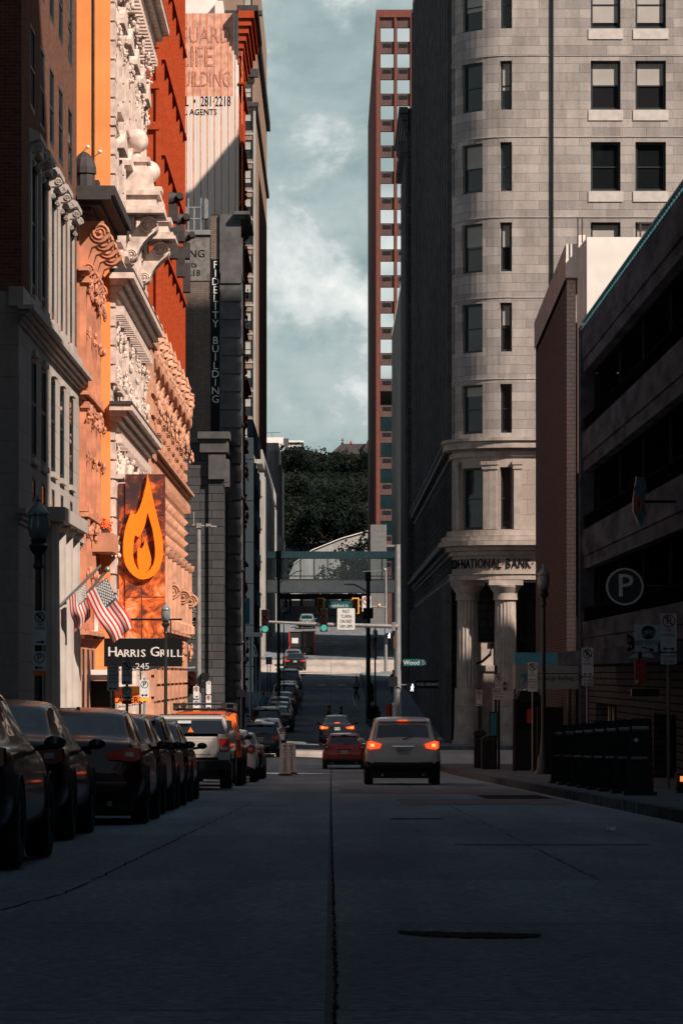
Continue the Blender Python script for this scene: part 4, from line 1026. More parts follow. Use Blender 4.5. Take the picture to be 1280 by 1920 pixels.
def stone_r3():
    X = 5.8; d0, d1 = 257, 275; base = zr(257); top = PZ(300, 283)
    t = thing('dark_cornice_building', 'dark stone building with deep roof cornice behind the granite bank', 'building', (X+3, d0, base))
    holes = []
    for k in range(11):
        for c in (260, 264, 268, 272): holes.append((c-.8, c+.8, 1+4*k, 3.6+4*k))
    w_ = MB(); facade(w_, d0, d1, base, top, holes, mapR(X), .4)
    w_.quad([(X,d0,base),(X+3.2,d0,base),(X+3.2,d0,top),(X,d0,top)]); w_.quad([(X,d0,top),(X+3.2,d0,top),(X+3.2,d1,top),(X,d1,top)]); w_.quad([(X+3.2,d0,base),(X+3.2,d1,base),(X+3.2,d1,top),(X+3.2,d0,top)]); w_.quad([(X,d1,base),(X+3.2,d1,base),(X+3.2,d1,top),(X,d1,top)])
    part(t, 'wall', 'dark_stone', w_)
    for (a, b_, c, d) in holes: window(t, (X+.34, (a+b_)/2, c), b_-a, d-c, R(-90), 'dark_frame', 'glass', .5)
    o = MB()
    for i in range(5): o.box(X-.12-.14*i, X-.002, d0-.1*i, d1+.1*i, top-2.4+i*.5, top-1.95+i*.5)
    for k in range(12): o.box(X-.6, X-.003, d0+k*1.45, d0+k*1.45+.5, top-3.3, top-2.42); o.box(X-.2, X-.004, d0+k*1.45, d0+k*1.45+.5, base, top-3.5)
    part(t, 'cornice', 'dark_stone_plain', o)
    t = thing('teal_glass_building', 'low teal glazed building where the footbridge lands on the right', 'building', (9, 313, zr(313)))
    X = 6.5; top = PZ(610, 355); base = zr(313)-1
    o = MB(); o.box(X+.2, X+9, 313.2, 362, base, top-.2); part(t, 'curtain_wall', 'glass_teal', o)
    o = MB()
    for k in range(13): z = base+3*k; o.box(X, X+.19, 313, 362, z, z+.8) if z < top-1 else None
    for k in range(25): o.box(X-.05, X+.18, 313+k*2, 313.16+k*2, base, top)
    o.box(X, X+9, 313, 313.18, top-1, top); part(t, 'mullion', 'concrete_pale', o)
    # tall brick tower with mirror windows
    D = 410; t = thing('mirror_window_tower', 'slim red brick tower with two columns of bright square windows', 'building', (PX(740,D), D, zr(D)))
    x0, x1, d1 = PX(705,D), PX(800,D), 497; base = zr(D)-1; top = PZ(18,D)
    holes = []
    for k in range(21):
        yt = 51+48.7*k
        for (a, b) in ((712.5,738.5), (743.5,768.5), (775,799)): holes.append((PX(a,D), PX(b,D), PZ(yt+27,D), PZ(yt,D)))
    w_ = MB(); facade(w_, x0, x1, base, top, holes, mapF(D), .25); part(t, 'wall', mat('brown_tower_panel', (.085,.045,.04), .8, var=.2, scale=1), w_)  # plain dark brown wall between the piers
    o = MB()
    for (a, b) in ((705,711.5), (739,743), (769,774.5)): o.box(PX(a,D), PX(b,D), D-.28, D-.002, base, top)
    o.box(x0, x1, D-.3, D+.5, top-.9, top); part(t, 'pier', mat('dark_red_brick', (.15,.040,.028), .85, var=.15, scale=2), o)
    o = MB(); xs = PX(690, d1); o.add([(x0-.002,D,base),(x0-.05,d1,base),(x0-.05,d1,top),(x0-.002,D,top)], [(0,1,2,3)]); o.box(x0, x1, D+.6, d1, top-.5, top); o.quad([(x0,d1,base),(x1,d1,base),(x1,d1,top),(x0,d1,top)]); o.quad([(x1,D,base),(x1,d1,base),(x1,d1,top),(x1,D,top)])
    part(t, 'side_wall', mat('dark_brown_brick_side', (.13,.045,.035), .85, var=.2, scale=2), o)
    for (a, b, c, d) in holes: window(t, ((a+b)/2, D+.14, c), b-a, d-c, 0, 'black_metal', 'glass_mirror', 0, fw=.05)
    o = MB()
    for (a, b, c, d) in holes: o.box((a+b)/2-.5, (a+b)/2+.5, D-.06, D-.003, c-.62, c-.18)
    part(t, 'air_vent', 'black_metal', o)
    o = MB(); o.box(PX(694,D), PX(724,D), D-2, D-.6, base, PZ(985,D)); part(t, 'podium', mat('grey_podium', (.13,.13,.13), .8), o)
stone_r3()
def annex():
    t = thing('brown_brick_annex', 'brown glazed brick annex with pale coping between the granite bank and the car park', 'building', (9.5, 125, zr(125)))
    a, b = (PX(1062,119.7), 119.7), (PX(1004,146), 146.0); zt = 16.0; base = zr(130)-.5
    def mp(u, v, d): q = u/26.3; return (a[0]+(b[0]-a[0])*q+d, a[1]+(b[1]-a[1])*q, v)
    w_ = MB(); facade(w_, 0, 26.3, base, zt-1.35, [], mp, .3); w_.quad([(b[0],146,base),(14,146,base),(14,146,zt),(b[0],146,zt)]); w_.quad([(14,119.7,base),(14,146,base),(14,146,zt),(14,119.7,zt)])
    part(t, 'wall', 'brick_brown', w_)
    w_ = MB(); x2 = PX(1079,119.7); w_.quad([(a[0],119.7,base),(x2,119.7,base),(x2,119.7,zt-1.2),(a[0],119.7,zt-1.2)], [(0,base),(.5,base),(.5,zt),(0,zt)])
    part(t, 'end_wall', 'white_brick', w_)
    o = MB(); o.add([(a[0]-.06,119.6,zt-1.2),(b[0]-.06,146.05,zt-1.2),(b[0]-.06,146.05,zt),(a[0]-.06,119.6,zt),(a[0]+.6,119.6,zt-1.2),(b[0]+.6,146.05,zt-1.2),(b[0]+.6,146.05,zt),(a[0]+.6,119.6,zt)], [(0,1,2,3),(3,2,6,7),(0,3,7,4),(4,5,6,7)])
    part(t, 'coping', mat('rusty_metal_coping', (.20,.15,.14), .6, var=.35, scale=1.5, sc3=(1,1,.2)), o)
    o = MB(); o.box(a[0]-.05, x2+.05, 119.4, 119.59, zt-1.15, zt+.02); o.box(x2+.06, x2+.3, 119.2, 119.9, 8, zt+.3); part(t, 'coping_end', 'white_panel', o)
    o = MB(); o.box(x2+.31, 14, 118.6, 121, base, zt+.15); part(t, 'white_wall', 'white_panel', o)
    o = MB()
    for px in (1083, 1091): o.tube([(PX(px,119), 119, zt), (PX(px,119), 119, zt+.9)], .025, 6)
    for x in (12.2, 12.6, 13.0, 13.4): o.tube([(x-1.4, 119.2, zt+.15), (x-1.4, 119.2, zt+.75)], .035, 6)
    o.tube([(10.7,119.2,zt+.72),(12.1,119.2,zt+.72)], .04, 6); o.tube([(10.7,119.2,zt+.45),(12.1,119.2,zt+.45)], .03, 6)
    part(t, 'roof_railing', 'dark_cornice', o)
    o = MB(); o.tube([(x2+.15,119.2,2),(x2+.15,119.2,8)], .08, 8); o.box(x2-.02, x2+.3, 118.9, 119.3, 0, 3); part(t, 'pipe', 'dark_cornice', o)
    # ground floor openings under the canopy
    o = MB(); o.box(7.2, 8.1, 119.0, 119.5, base, -.2); o.box(8.3, 8.36, 118.8, 119.5, base, 1.2); part(t, 'doorway', 'black_open', o)
annex()
def garage():
    X = 8.5; d0, d1 = 36, 115.5; base = zr(80)-1
    t = thing('concrete_parking_garage', 'dark concrete parking garage with open decks and railings on the right', 'building', (X+6, 80, base))
    bands = [(11.15,12.65), (7.8,9.1), (4.5,5.8), (1.75,2.7)]
    for (a, b) in bands:
        o = MB(); o.box(X, X+.35, d0, d1, a+.42, b); o.box(X+.05, X+.35, d0+.01, d1-.01, a, a+.405); part(t, 'parapet', 'concrete_dark', o)
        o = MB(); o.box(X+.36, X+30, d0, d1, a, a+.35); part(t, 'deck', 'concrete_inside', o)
        o = MB(); d = 56.0
        while d < d1: o.box(X+.04, X+.09, d, d+.06, b, b+.42) if b < 12 else o.box(X+.04, X+.08, d, d+.22, b+.04, b+.2); d += .5 if b < 12 else .62
        o.box(X+.03, X+.10, 56, d1, b+.42, b+.48) if b < 12 else o.box(X+.0, X+.10, 56, d1, b+.2, b+.26)
        part(t, 'railing', 'rail_black' if b < 12 else 'teal', o)
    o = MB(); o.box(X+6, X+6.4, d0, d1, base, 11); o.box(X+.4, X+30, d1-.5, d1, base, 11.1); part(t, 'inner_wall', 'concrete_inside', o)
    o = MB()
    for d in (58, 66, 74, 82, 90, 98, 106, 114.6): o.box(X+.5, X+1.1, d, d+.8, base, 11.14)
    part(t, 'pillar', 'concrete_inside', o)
    o = MB(); o.box(X-.06, X+.5, d1, d1+.9, base, 12.75); part(t, 'end_pier', 'concrete_dark', o)
    w_ = MB(); facade(w_, d0, d1, base, 1.74, [(104,112,-3.6,-.0),(86,92,-3.6,-.1),(74,83,-3.6,-.1)], mapR(X+.2), .6); part(t, 'street_wall', masonry('dark_glazed_block', (.075,.085,.10), (.055,.063,.075), (.010,.012,.014), .5, .2, .02, .3), w_)
    o = MB(); o.box(X-1.6, X+.18, 56, 104, 1.2, 1.6); part(t, 'canopy', 'concrete_dark', o)
    o = MB()
    for d in (105.3, 107.1, 108.9, 110.6): o.box(X+.5, X+.56, d, d+.25, base, -.1)
    part(t, 'bar', 'concrete_pale', o)
garage()
def offscreen():
    specs = [('shade_tower', 'unseen tower added for its shade, behind the camera on the right', (8.8, 34, -70, 38.5), 62, 'concrete_dark'),  # unseen tower, put in to shade the near left front
             ('shade_tower', 'narrow unseen tower added for its shade, behind the parking garage', (16.5, 22, 128, 137), 62, 'tan_brick'),  # unseen, sized and placed only for its shade
             ('unseen_block', 'broad unseen block added to shade the bank columns from the right', (34, 70, 100, 145.5), 37, 'stone_grey'),  # unseen, height set by the shadow line on the bank columns
             ('shade_chimney', 'unseen chimney-like shaft added to shade the dark corner building', (28, 31, 142, 145.4), 64, 'tan_brick'),  # unseen shaft, invented to keep direct sun off the dark building
             ('unseen_block', 'flat roofed block opposite, behind the camera on the left', (-40, -8, -70, 50), 40, 'concrete_dark')]
    for nm, lb, (x0, x1, y0, y1), H, m in specs:
        t = thing(nm, lb, 'chimney' if 'chimney' in nm else 'building', ((x0+x1)/2, (y0+y1)/2, -3))  # the chimney category holds just the added shade shaft
        o = MB(); o.box(x0, x1, y0, y1, -5, H); part(t, 'wall', m, o)
        o = MB()
        for k in range(int(H/3.5)-1 if 'chimney' not in nm else 0):
            z = 1+3.5*k; o.box(x0-.05, x1+.05, y0-.05, y1+.05, z, z+1.6)
        if o.v: part(t, 'window_band', 'glass', o)
        else: o.box(x0-.3, x1+.3, y0-.3, y1+.1, H-1.5, H-.5); part(t, 'cap', 'concrete_pale', o)
offscreen()
# ---- footbridge
def skybridge():
    D = 330; x0, x1 = PX(486,D), PX(742,D); z0, z1, z2, z3 = PZ(1111,D), PZ(1088,D), PZ(1046,D), PZ(1034,D)
    t = thing('glazed_footbridge', 'enclosed glass and metal footbridge crossing high over the street', 'footbridge', ((x0+x1)/2, D, z0))
    o = MB(); o.box(x0, x1, D, D+3, z0, z1); 
    part(t, 'deck', mat('ribbed_grey_cladding', (.74,.78,.78), .6, var=.12, scale=2), o)
    o = MB()
    for k in range(66): x = x0+.2*k; o.box(x, x+.05, D-.04, D-.002, z0+.05, z1-.05)
    part(t, 'cladding_ribs', mat('ribbed_grey_cladding_dark', (.55,.59,.59), .6, var=.12), o)
    o = MB(); o.box(x0, x1, D-.1, D+3.1, z2, z3); part(t, 'roof', mat('teal_bridge_fascia', (.17,.36,.38), .5, var=.15), o)
    n = 10; o = MB()
    for k in range(n+1):
        x = x0+(x1-x0)*k/n; o.box(x-.05, x+.05, D-.05, D+.08, z1+.002, z2-.002); o.box(x-.05, x+.05, D+2.9, D+3, z1+.002, z2-.002)
    o.box(x0, x1, D-.06, D+.06, z1+.35, z1+.45); o.box(x0, x1, D-.08, D+.1, z1+.002, z1+.12); part(t, 'mullion', 'grey_metal', o)
    gm, gn, gb, GL = newmat('bridge_glazing')
    gl = N(gn, 'ShaderNodeBsdfGlossy'); gl.inputs['Roughness'].default_value = .05; tr = N(gn, 'ShaderNodeBsdfTransparent'); tr.inputs['Color'].default_value = (.62,.72,.74,1)
    mx = N(gn, 'ShaderNodeMixShader'); mx.inputs[0].default_value = .06; GL(tr.outputs[0], mx.inputs[1]); GL(gl.outputs[0], mx.inputs[2]); GL(mx.outputs[0], gn.nodes['Material Output'].inputs[0])
    for k in range(n):
        a = x0+(x1-x0)*k/n+.052; b = x0+(x1-x0)*(k+1)/n-.052
        o = MB(); o.quad([(a,D+.02,z1+.12),(b,D+.02,z1+.12),(b,D+.02,z2),(a,D+.02,z2)]); part(t, 'pane', gm, o)
skybridge()
# ---- far end of the street: walls, hill
def far_end():
    t = thing('concrete_overpass', 'grey concrete road overpass with pale sunlit parapets under the footbridge', 'bridge', (0, 470, zr(470)))
    D = 470
    o = MB(); o.box(PX(545,D), PX(640,D), D, D+1, PZ(1153,D), PZ(1137,D)); o.box(PX(655,D), PX(735,D), D+2, D+3, PZ(1160,D), PZ(1140,D)); part(t, 'parapet', 'concrete_pale', o)
    o = MB(); o.box(PX(490,D), PX(745,D), D+14, D+15, PZ(1134,D), PZ(1122,D)); o.box(PX(490,D), PX(745,D), D+20, D+22, PZ(1172,D), PZ(1150,D)); part(t, 'beam', 'white_panel', o)
    o = MB()
    for px in (533, 541, 562, 590, 612, 640, 660, 690, 712): o.box(PX(px,D), PX(px,D)+.35, D+4, D+5, zr(D), PZ(1118,D))
    o.box(PX(490,D), PX(745,D), D+5.2, D+6, PZ(1122,D), PZ(1112,D)); part(t, 'pier', 'dark_cornice', o)
    # hillside
    rnd = random.Random(9); h = MB(); nx, ny = 30, 26; g = []
    for j in range(ny+1):
        t_ = j/ny; D = 530+t_*230
        row = []
        for i in range(nx+1):
            x = -70+140*i/nx
            s_ = min(1, max(0, (D-548)/150)); z = 11+ (s_*s_*(3-2*s_))*30 + rnd.uniform(-.8,.8)*(s_ > 0)
            row.append((x, D, z))
        g.append(row)
    for j in range(ny):
        for i in range(nx): h.quad([g[j][i], g[j][i+1], g[j+1][i+1], g[j+1][i]])
    tag(h.build('hillside', mat('dark_grassy_slope', (.014,.018,.014), .95, var=.5, scale=.35), smooth=True), kind='structure')  # slope colour darkened likewise for the cloud shadow
    D = 545; t = thing('retaining_wall', 'pale sunlit retaining wall rising to the right at the foot of the wooded hill', 'wall', (PX(640,D), D, 14))
    o = MB(); o.prism([(PX(548,D),PZ(1150,D)), (PX(735,D),PZ(1150,D)), (PX(735,D),PZ(990,D)), (PX(690,D),PZ(998,D)), (PX(640,D),PZ(1012,D)), (PX(585,D),PZ(1034,D)), (PX(550,D),PZ(1060,D)), (PX(542,D),PZ(1078,D))], D, D+2); part(t, 'wall', 'concrete_pale', o)
    o = MB()
    for (a,ya),(b,yb) in (((550,1058),(585,1032)),((585,1032),(640,1010)),((640,1010),(690,996)),((690,996),(735,988))): o.add([(PX(a,D),D-.3,PZ(ya,D)),(PX(b,D),D-.3,PZ(yb,D)),(PX(b,D),D-.3,PZ(yb-1.6,D)),(PX(a,D),D-.3,PZ(ya-1.6,D)),(PX(a,D),D+2.2,PZ(ya,D)),(PX(b,D),D+2.2,PZ(yb,D)),(PX(b,D),D+2.2,PZ(yb-1.6,D)),(PX(a,D),D+2.2,PZ(ya-1.6,D))], [(0,1,2,3),(3,2,6,7),(4,5,6,7),(0,1,5,4)])
    part(t, 'coping', 'white_panel', o)
far_end()
def leaf_tree(name, label, pos, h, w, m, n=900, leaf=.5, seed=0, group='trees on the dark hillside'):
    rnd = random.Random(seed); t = thing(name, label, 'tree', pos, group); x, y, z = pos
    o = MB(); tr = [(x, y, z-1), (x+.1*w*rnd.uniform(-1,1), y, z+h*.3), (x+.12*w*rnd.uniform(-1,1), y, z+h*.62)]
    o.tube(tr, [h*.03, h*.022, h*.01], 8)
    for k in range(6):
        a = rnd.random()*6.28; zz = z+h*(.22+.07*k); o.tube([(x, y, zz), (x+w*.38*math.cos(a), y+w*.38*math.sin(a), zz+h*.2)], [h*.012, h*.004], 5)
    part(t, 'trunk', 'bark', o)
    o = MB(); cl = []
    for k in range(15):
        a = rnd.random()*6.28; q = rnd.random()**.5*w*.42; zz = h*(.34+.56*rnd.random()); q *= (1.15-abs(zz/h-.55)*1.2)
        cl.append((x+q*math.cos(a), y+q*math.sin(a), z+zz, w*(.12+.12*rnd.random())))
    for i in range(n):
        c = cl[rnd.randrange(len(cl))]; v = Vector((rnd.gauss(0,1), rnd.gauss(0,1), rnd.gauss(0,.8))); v = v.normalized()*(.55+.6*rnd.random())*c[3]
        p = Vector(c[:3])+v; s_ = leaf*(.5+rnd.random()); a = Vector((rnd.uniform(-1,1), rnd.uniform(-1,1), rnd.uniform(-1,1))).normalized()*s_; b = a.orthogonal().normalized()*s_*.7
        o.quad([p-a, p-b*.8, p+a, p+b])
    part(t, 'crown', m, o)
def hill_trees():
    rnd = random.Random(77)
    ab = [('tall round tree on the hill crest just right of the ribbed building', 548, 862, 690, 11, 8), ('broad tree on the crest beneath the white cloud', 572, 866, 700, 12, 10),
          ('tree on the crest left of the dark church roof', 598, 872, 705, 10, 9), ('tree right below the dark roofed church', 628, 876, 700, 10, 9), ('rightmost crest tree touching the red tower', 662, 872, 700, 12, 10), ('crest tree half hidden by the red tower', 690, 870, 690, 11, 9),
          ('left tree of the middle row on the slope', 540, 915, 655, 11, 9), ('second tree of the middle row on the slope', 566, 918, 650, 12, 10), ('middle tree of the slope under the crest', 594, 922, 650, 12, 10), ('lighter full crowned tree on the middle right of the slope', 622, 925, 645, 13, 11), ('tree of the middle row beside the red tower', 655, 920, 650, 13, 11), ('tree half behind the base of the red tower', 688, 925, 650, 11, 9),
          ('low tree at the left of the lower slope', 545, 960, 620, 8, 7), ('low bushy tree at the centre of the lower slope', 580, 968, 615, 7, 8), ('low tree on the lower slope above the pale wall', 618, 968, 612, 8, 8), ('low tree on the lower slope next to the red tower', 655, 962, 612, 9, 8)]
    for i, (lb, px, py, D, h, w) in enumerate(ab):
        s_ = min(1, max(0, (D-548)/150)); z = 11+(s_*s_*(3-2*s_))*30
        zt = PZ(py-14, D)+h*.12; hh = max(h, zt-z)
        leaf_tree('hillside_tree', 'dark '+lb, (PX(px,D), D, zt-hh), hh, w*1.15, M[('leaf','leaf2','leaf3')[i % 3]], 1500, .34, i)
    leaf_tree('broad_tree', 'dark spreading tree in front of the pale retaining wall', (PX(692,538), 538, 12), PZ(985,538)-12, 9.5, M['leaf3'], 2600, .28, 41, None)
    leaf_tree('broad_tree', 'lower dark tree seen through the glass of the footbridge', (PX(655,534), 534, 11), PZ(1020,534)-11, 7.5, M['leaf'], 1800, .26, 42, None)
    o = MB()
    for i in range(9000):
        D = rnd.uniform(552, 700); x = rnd.uniform(-9, 11); s_ = min(1, max(0, (D-548)/150)); z = 11+(s_*s_*(3-2*s_))*30
        p = Vector((x*D/600, D, z+rnd.random()*1.1)); s_ = .3*(.5+rnd.random()); a = Vector((rnd.uniform(-1,1), rnd.uniform(-1,1), rnd.uniform(-1,1))).normalized()*s_; b = a.orthogonal().normalized()*s_*.7
        o.quad([p-a, p-b, p+a, p+b])
    tag(o.build('hillside_undergrowth', M['leaf']), 'tangled dark undergrowth covering the hillside', 'undergrowth', kind='stuff')
    D = 720; t = thing('church', 'dark pitched church roof with cross finial on the hill crest', 'building', (PX(655,D), D, 44))
    o = MB(); o.box(PX(622,D), PX(700,D), D, D+10, 40, PZ(852,D)); part(t, 'wall', 'brick_dark', o)
    o = MB(); o.add([(PX(618,D),D-1,PZ(852,D)),(PX(700,D),D-1,PZ(852,D)),(PX(698,D),D+5,PZ(829,D)),(PX(640,D),D+5,PZ(829,D)),(PX(618,D),D+11,PZ(852,D)),(PX(700,D),D+11,PZ(852,D))], [(0,1,2,3),(3,2,5,4),(0,3,4),(1,5,2)])
    o.add([(PX(676,D),D-1.2,PZ(852,D)),(PX(712,D),D-1.2,PZ(852,D)),(PX(694,D),D-1.2,PZ(816,D)),(PX(694,D),D+5,PZ(816,D)),(PX(676,D),D+5,PZ(852,D))], [(0,1,2),(0,2,3,4)]); part(t, 'roof', 'dark_cornice', o)
    o = MB(); x = PX(642,D); o.tube([(x,D+5,PZ(829,D)),(x,D+5,PZ(818,D))], .1, 6); o.box(x-.35, x+.35, D+4.95, D+5.05, PZ(823,D), PZ(821.5,D)); o.ball((x,D+5,PZ(828,D)), .3, 8, 6); part(t, 'finial', 'dark_cornice', o)
    o = MB(); x = PX(658,D); o.box(x-.25, x+.25, D+4.6, D+5.4, PZ(829,D), PZ(826,D)); o.box(x-.15, x+.15, D+4.8, D+5.2, PZ(826,D), PZ(824,D)); part(t, 'ridge_vent', 'sign_red', o)
    D = 735; t = thing('hilltop_building', 'white and brown flat roofed building on the hill at left', 'building', (PX(545,D), D, 45))
    o = MB(); o.box(PX(480,D), PX(541,D), D, D+8, 40, PZ(822,D)); o.box(PX(541,D)+.001, PX(568,D), D+.5, D+8, 40, PZ(826,D)); part(t, 'wall', 'brick_brown', o)
    o = MB(); o.box(PX(480,D), PX(531,D), D-.2, D-.002, PZ(832,D), PZ(820,D)); o.box(PX(528,D), PX(569,D), D+.2, D+.49, PZ(829,D), PZ(825.5,D)); o.box(PX(528,D), PX(569,D), D+.2, D+.48, PZ(838,D), PZ(835,D)); o.box(PX(521,D), PX(533,D), D-.2, D-.003, PZ(848,D), PZ(833,D)); part(t, 'white_band', 'white_panel', o)
    o = MB(); o.box(PX(525,D), PX(529,D), D-.23, D-.205, PZ(844,D), PZ(837,D)); part(t, 'window', 'glass', o)
    o = MB(); o.tube([(PX(510,D),D,PZ(820,D)),(PX(510,D),D,PZ(811,D))], .06, 5); o.tube([(PX(498,D),D,PZ(811.5,D)),(PX(526,D),D,PZ(810.5,D))], .05, 5); part(t, 'aerial', 'dark_cornice', o)
hill_trees()
# ================================================================== VEHICLES
def loft(stations, ringf):
    """stations along y -> (verts, faces, tags)"""
    V = []; rings = []
    for st in stations:
        rp = ringf(st); ids = []
        for (x, z) in rp: ids.append(len(V)); V.append((x, st[0]+0, z))
        lf = []
        for k in range(len(rp)-2, 0, -1): lf.append(len(V)); V.append((-rp[k][0], st[0], rp[k][1]))
        rings.append((ids, lf))
    Fc = []; m = len(rings[0][0])
    for i in range(len(rings)-1):
        seg = stations[i][6]
        A = rings[i][0]+rings[i][1]; B = rings[i+1][0]+rings[i+1][1]; n = len(A)
        for k in range(n):
            kk = (k+1) % n; row = k if k < m-1 else 2*(m-1)-1-k
            Fc.append(((A[k], A[kk], B[kk], B[k]), seg, row))
    for e in (0, -1):
        I, Lf = rings[e]; Lr = [I[0]]+Lf[::-1]+[I[-1]]
        for k in range(m-1):
            q = [I[k], I[k+1], Lr[k+1], Lr[k]]; q = list(dict.fromkeys(q)); Fc.append((tuple(q), 'cap', k))
    return V, Fc
def ring(st):
    y, w, zb, bl, wt, zt, tag_ = st[:7]
    h = zt-bl
    return [(0,zb), (w*.82,zb), (w*.97,zb+.10), (w,zb+.30*(bl-zb)), (w*.995,zb+.62*(bl-zb)), (w*.955,bl-.03), (w*.91,bl+.012),
            (w*.90+(wt-w*.90)*.10, bl+h*.08+.01), (w*.90+(wt-w*.90)*.90, bl+h*.84), (wt, bl+h*.93), (wt*.90, zt-.012), (wt*.5, zt+.012), (0, zt+.02)]
CARS = {
 'sedan': dict(L=4.75, hw=.92, r=.34, axles=(.98, 3.78), st=[
  (0.00,.72,.40,.60,.60,.63,'b'),(0.05,.84,.32,.78,.70,.86,'b'),(0.10,.88,.28,.88,.74,.99,'b'),(0.22,.90,.26,.90,.74,1.03,'b'),(.62,.915,.25,.92,.70,1.06,'b'),(.72,.92,.25,.92,.69,1.07,'rear'),
  (1.32,.92,.24,.93,.60,1.36,'p'),(1.42,.92,.24,.93,.60,1.39,'cab'),(2.05,.92,.24,.93,.61,1.44,'p'),(2.12,.92,.24,.93,.61,1.44,'cab'),(2.85,.92,.24,.92,.60,1.41,'p'),(2.93,.92,.24,.92,.60,1.39,'front'),(3.62,.92,.24,.90,.70,1.02,'b'),(4.35,.88,.26,.78,.64,.86,'b'),(4.66,.80,.30,.66,.6,.72,'b'),(4.75,.68,.38,.55,.5,.58,'b')]),
 'suv': dict(L=4.8, hw=.96, r=.38, axles=(.95, 3.85), st=[
  (0.00,.80,.50,.66,.74,.70,'b'),(0.03,.91,.42,.98,.84,1.02,'b'),(0.08,.94,.40,1.06,.83,1.10,'b'),(.14,.95,.38,1.08,.81,1.14,'rear'),(.44,.96,.36,1.09,.73,1.60,'p'),(.54,.96,.35,1.09,.72,1.69,'cab'),(1.35,.97,.34,1.08,.73,1.75,'p'),(1.44,.97,.34,1.08,.73,1.755,'cab'),
  (2.3,.97,.34,1.07,.73,1.75,'p'),(2.4,.97,.34,1.07,.72,1.745,'cab'),(2.95,.97,.34,1.07,.71,1.70,'p'),(3.02,.97,.34,1.07,.70,1.68,'front'),(3.62,.96,.34,1.06,.78,1.16,'b'),(4.5,.92,.38,.98,.74,1.06,'b'),(4.74,.86,.42,.84,.7,.9,'b'),(4.8,.74,.5,.7,.6,.74,'b')]),
 'hatch': dict(L=4.2, hw=.89, r=.32, axles=(.75, 3.4), st=[
  (0.00,.72,.36,.56,.64,.60,'b'),(0.03,.84,.30,.82,.74,.86,'b'),(0.10,.87,.28,.90,.74,.95,'b'),(.16,.88,.27,.91,.72,.98,'rear'),(.58,.89,.26,.92,.61,1.36,'p'),(.68,.89,.26,.92,.61,1.42,'cab'),(1.5,.89,.26,.92,.62,1.47,'p'),(1.58,.89,.26,.92,.62,1.47,'cab'),
  (2.4,.89,.26,.91,.61,1.44,'p'),(2.48,.89,.26,.91,.60,1.42,'front'),(3.15,.89,.26,.90,.7,1.04,'b'),(3.85,.85,.28,.78,.66,.88,'b'),(4.12,.78,.30,.64,.6,.7,'b'),(4.2,.66,.36,.54,.5,.58,'b')]),
 'boxy': dict(L=4.7, hw=.95, r=.44, axles=(.85, 3.7), st=[
  (0.00,.88,.62,.86,.84,.90,'b'),(0.02,.93,.56,1.06,.87,1.10,'b'),(0.05,.94,.54,1.12,.86,1.16,'rear'),(.16,.95,.53,1.13,.80,1.72,'p'),(.24,.95,.52,1.13,.79,1.80,'cab'),(1.3,.95,.5,1.12,.79,1.86,'p'),(1.4,.95,.5,1.12,.79,1.86,'cab'),(2.6,.95,.5,1.12,.78,1.84,'p'),(2.68,.95,.5,1.12,.77,1.82,'front'),
  (3.0,.95,.5,1.12,.8,1.2,'b'),(4.4,.93,.52,1.08,.8,1.14,'b'),(4.65,.88,.56,.95,.76,1.0,'b'),(4.7,.8,.62,.8,.7,.84,'b')]),
}
def eval_sub(V, Fc, tags):
    me = bpy.data.meshes.new('t'); me.from_pydata(V, [], [f[0] for f in Fc])
    for i in range(8): me.materials.append(M['plastic'])
    for i, p in enumerate(me.polygons): p.material_index = tags[i]
    o = bpy.data.objects.new('t', me); link(o); md = o.modifiers.new('s', 'SUBSURF'); md.levels = 2; md.render_levels = 2
    dg = bpy.context.evaluated_depsgraph_get(); dg.update(); e = bpy.data.meshes.new_from_object(o.evaluated_get(dg))
    bpy.data.objects.remove(o); bpy.data.meshes.remove(me); return e
def split_mesh(e, idx):
    used = {}; V = []; Fs = []
    for p in e.polygons:
        if p.material_index != idx: continue
        f = []
        for v in p.vertices:
            if v not in used: used[v] = len(V); V.append(tuple(e.vertices[v].co))
            f.append(used[v])
        Fs.append(tuple(f))
    return V, Fs
CARPROTO = {}
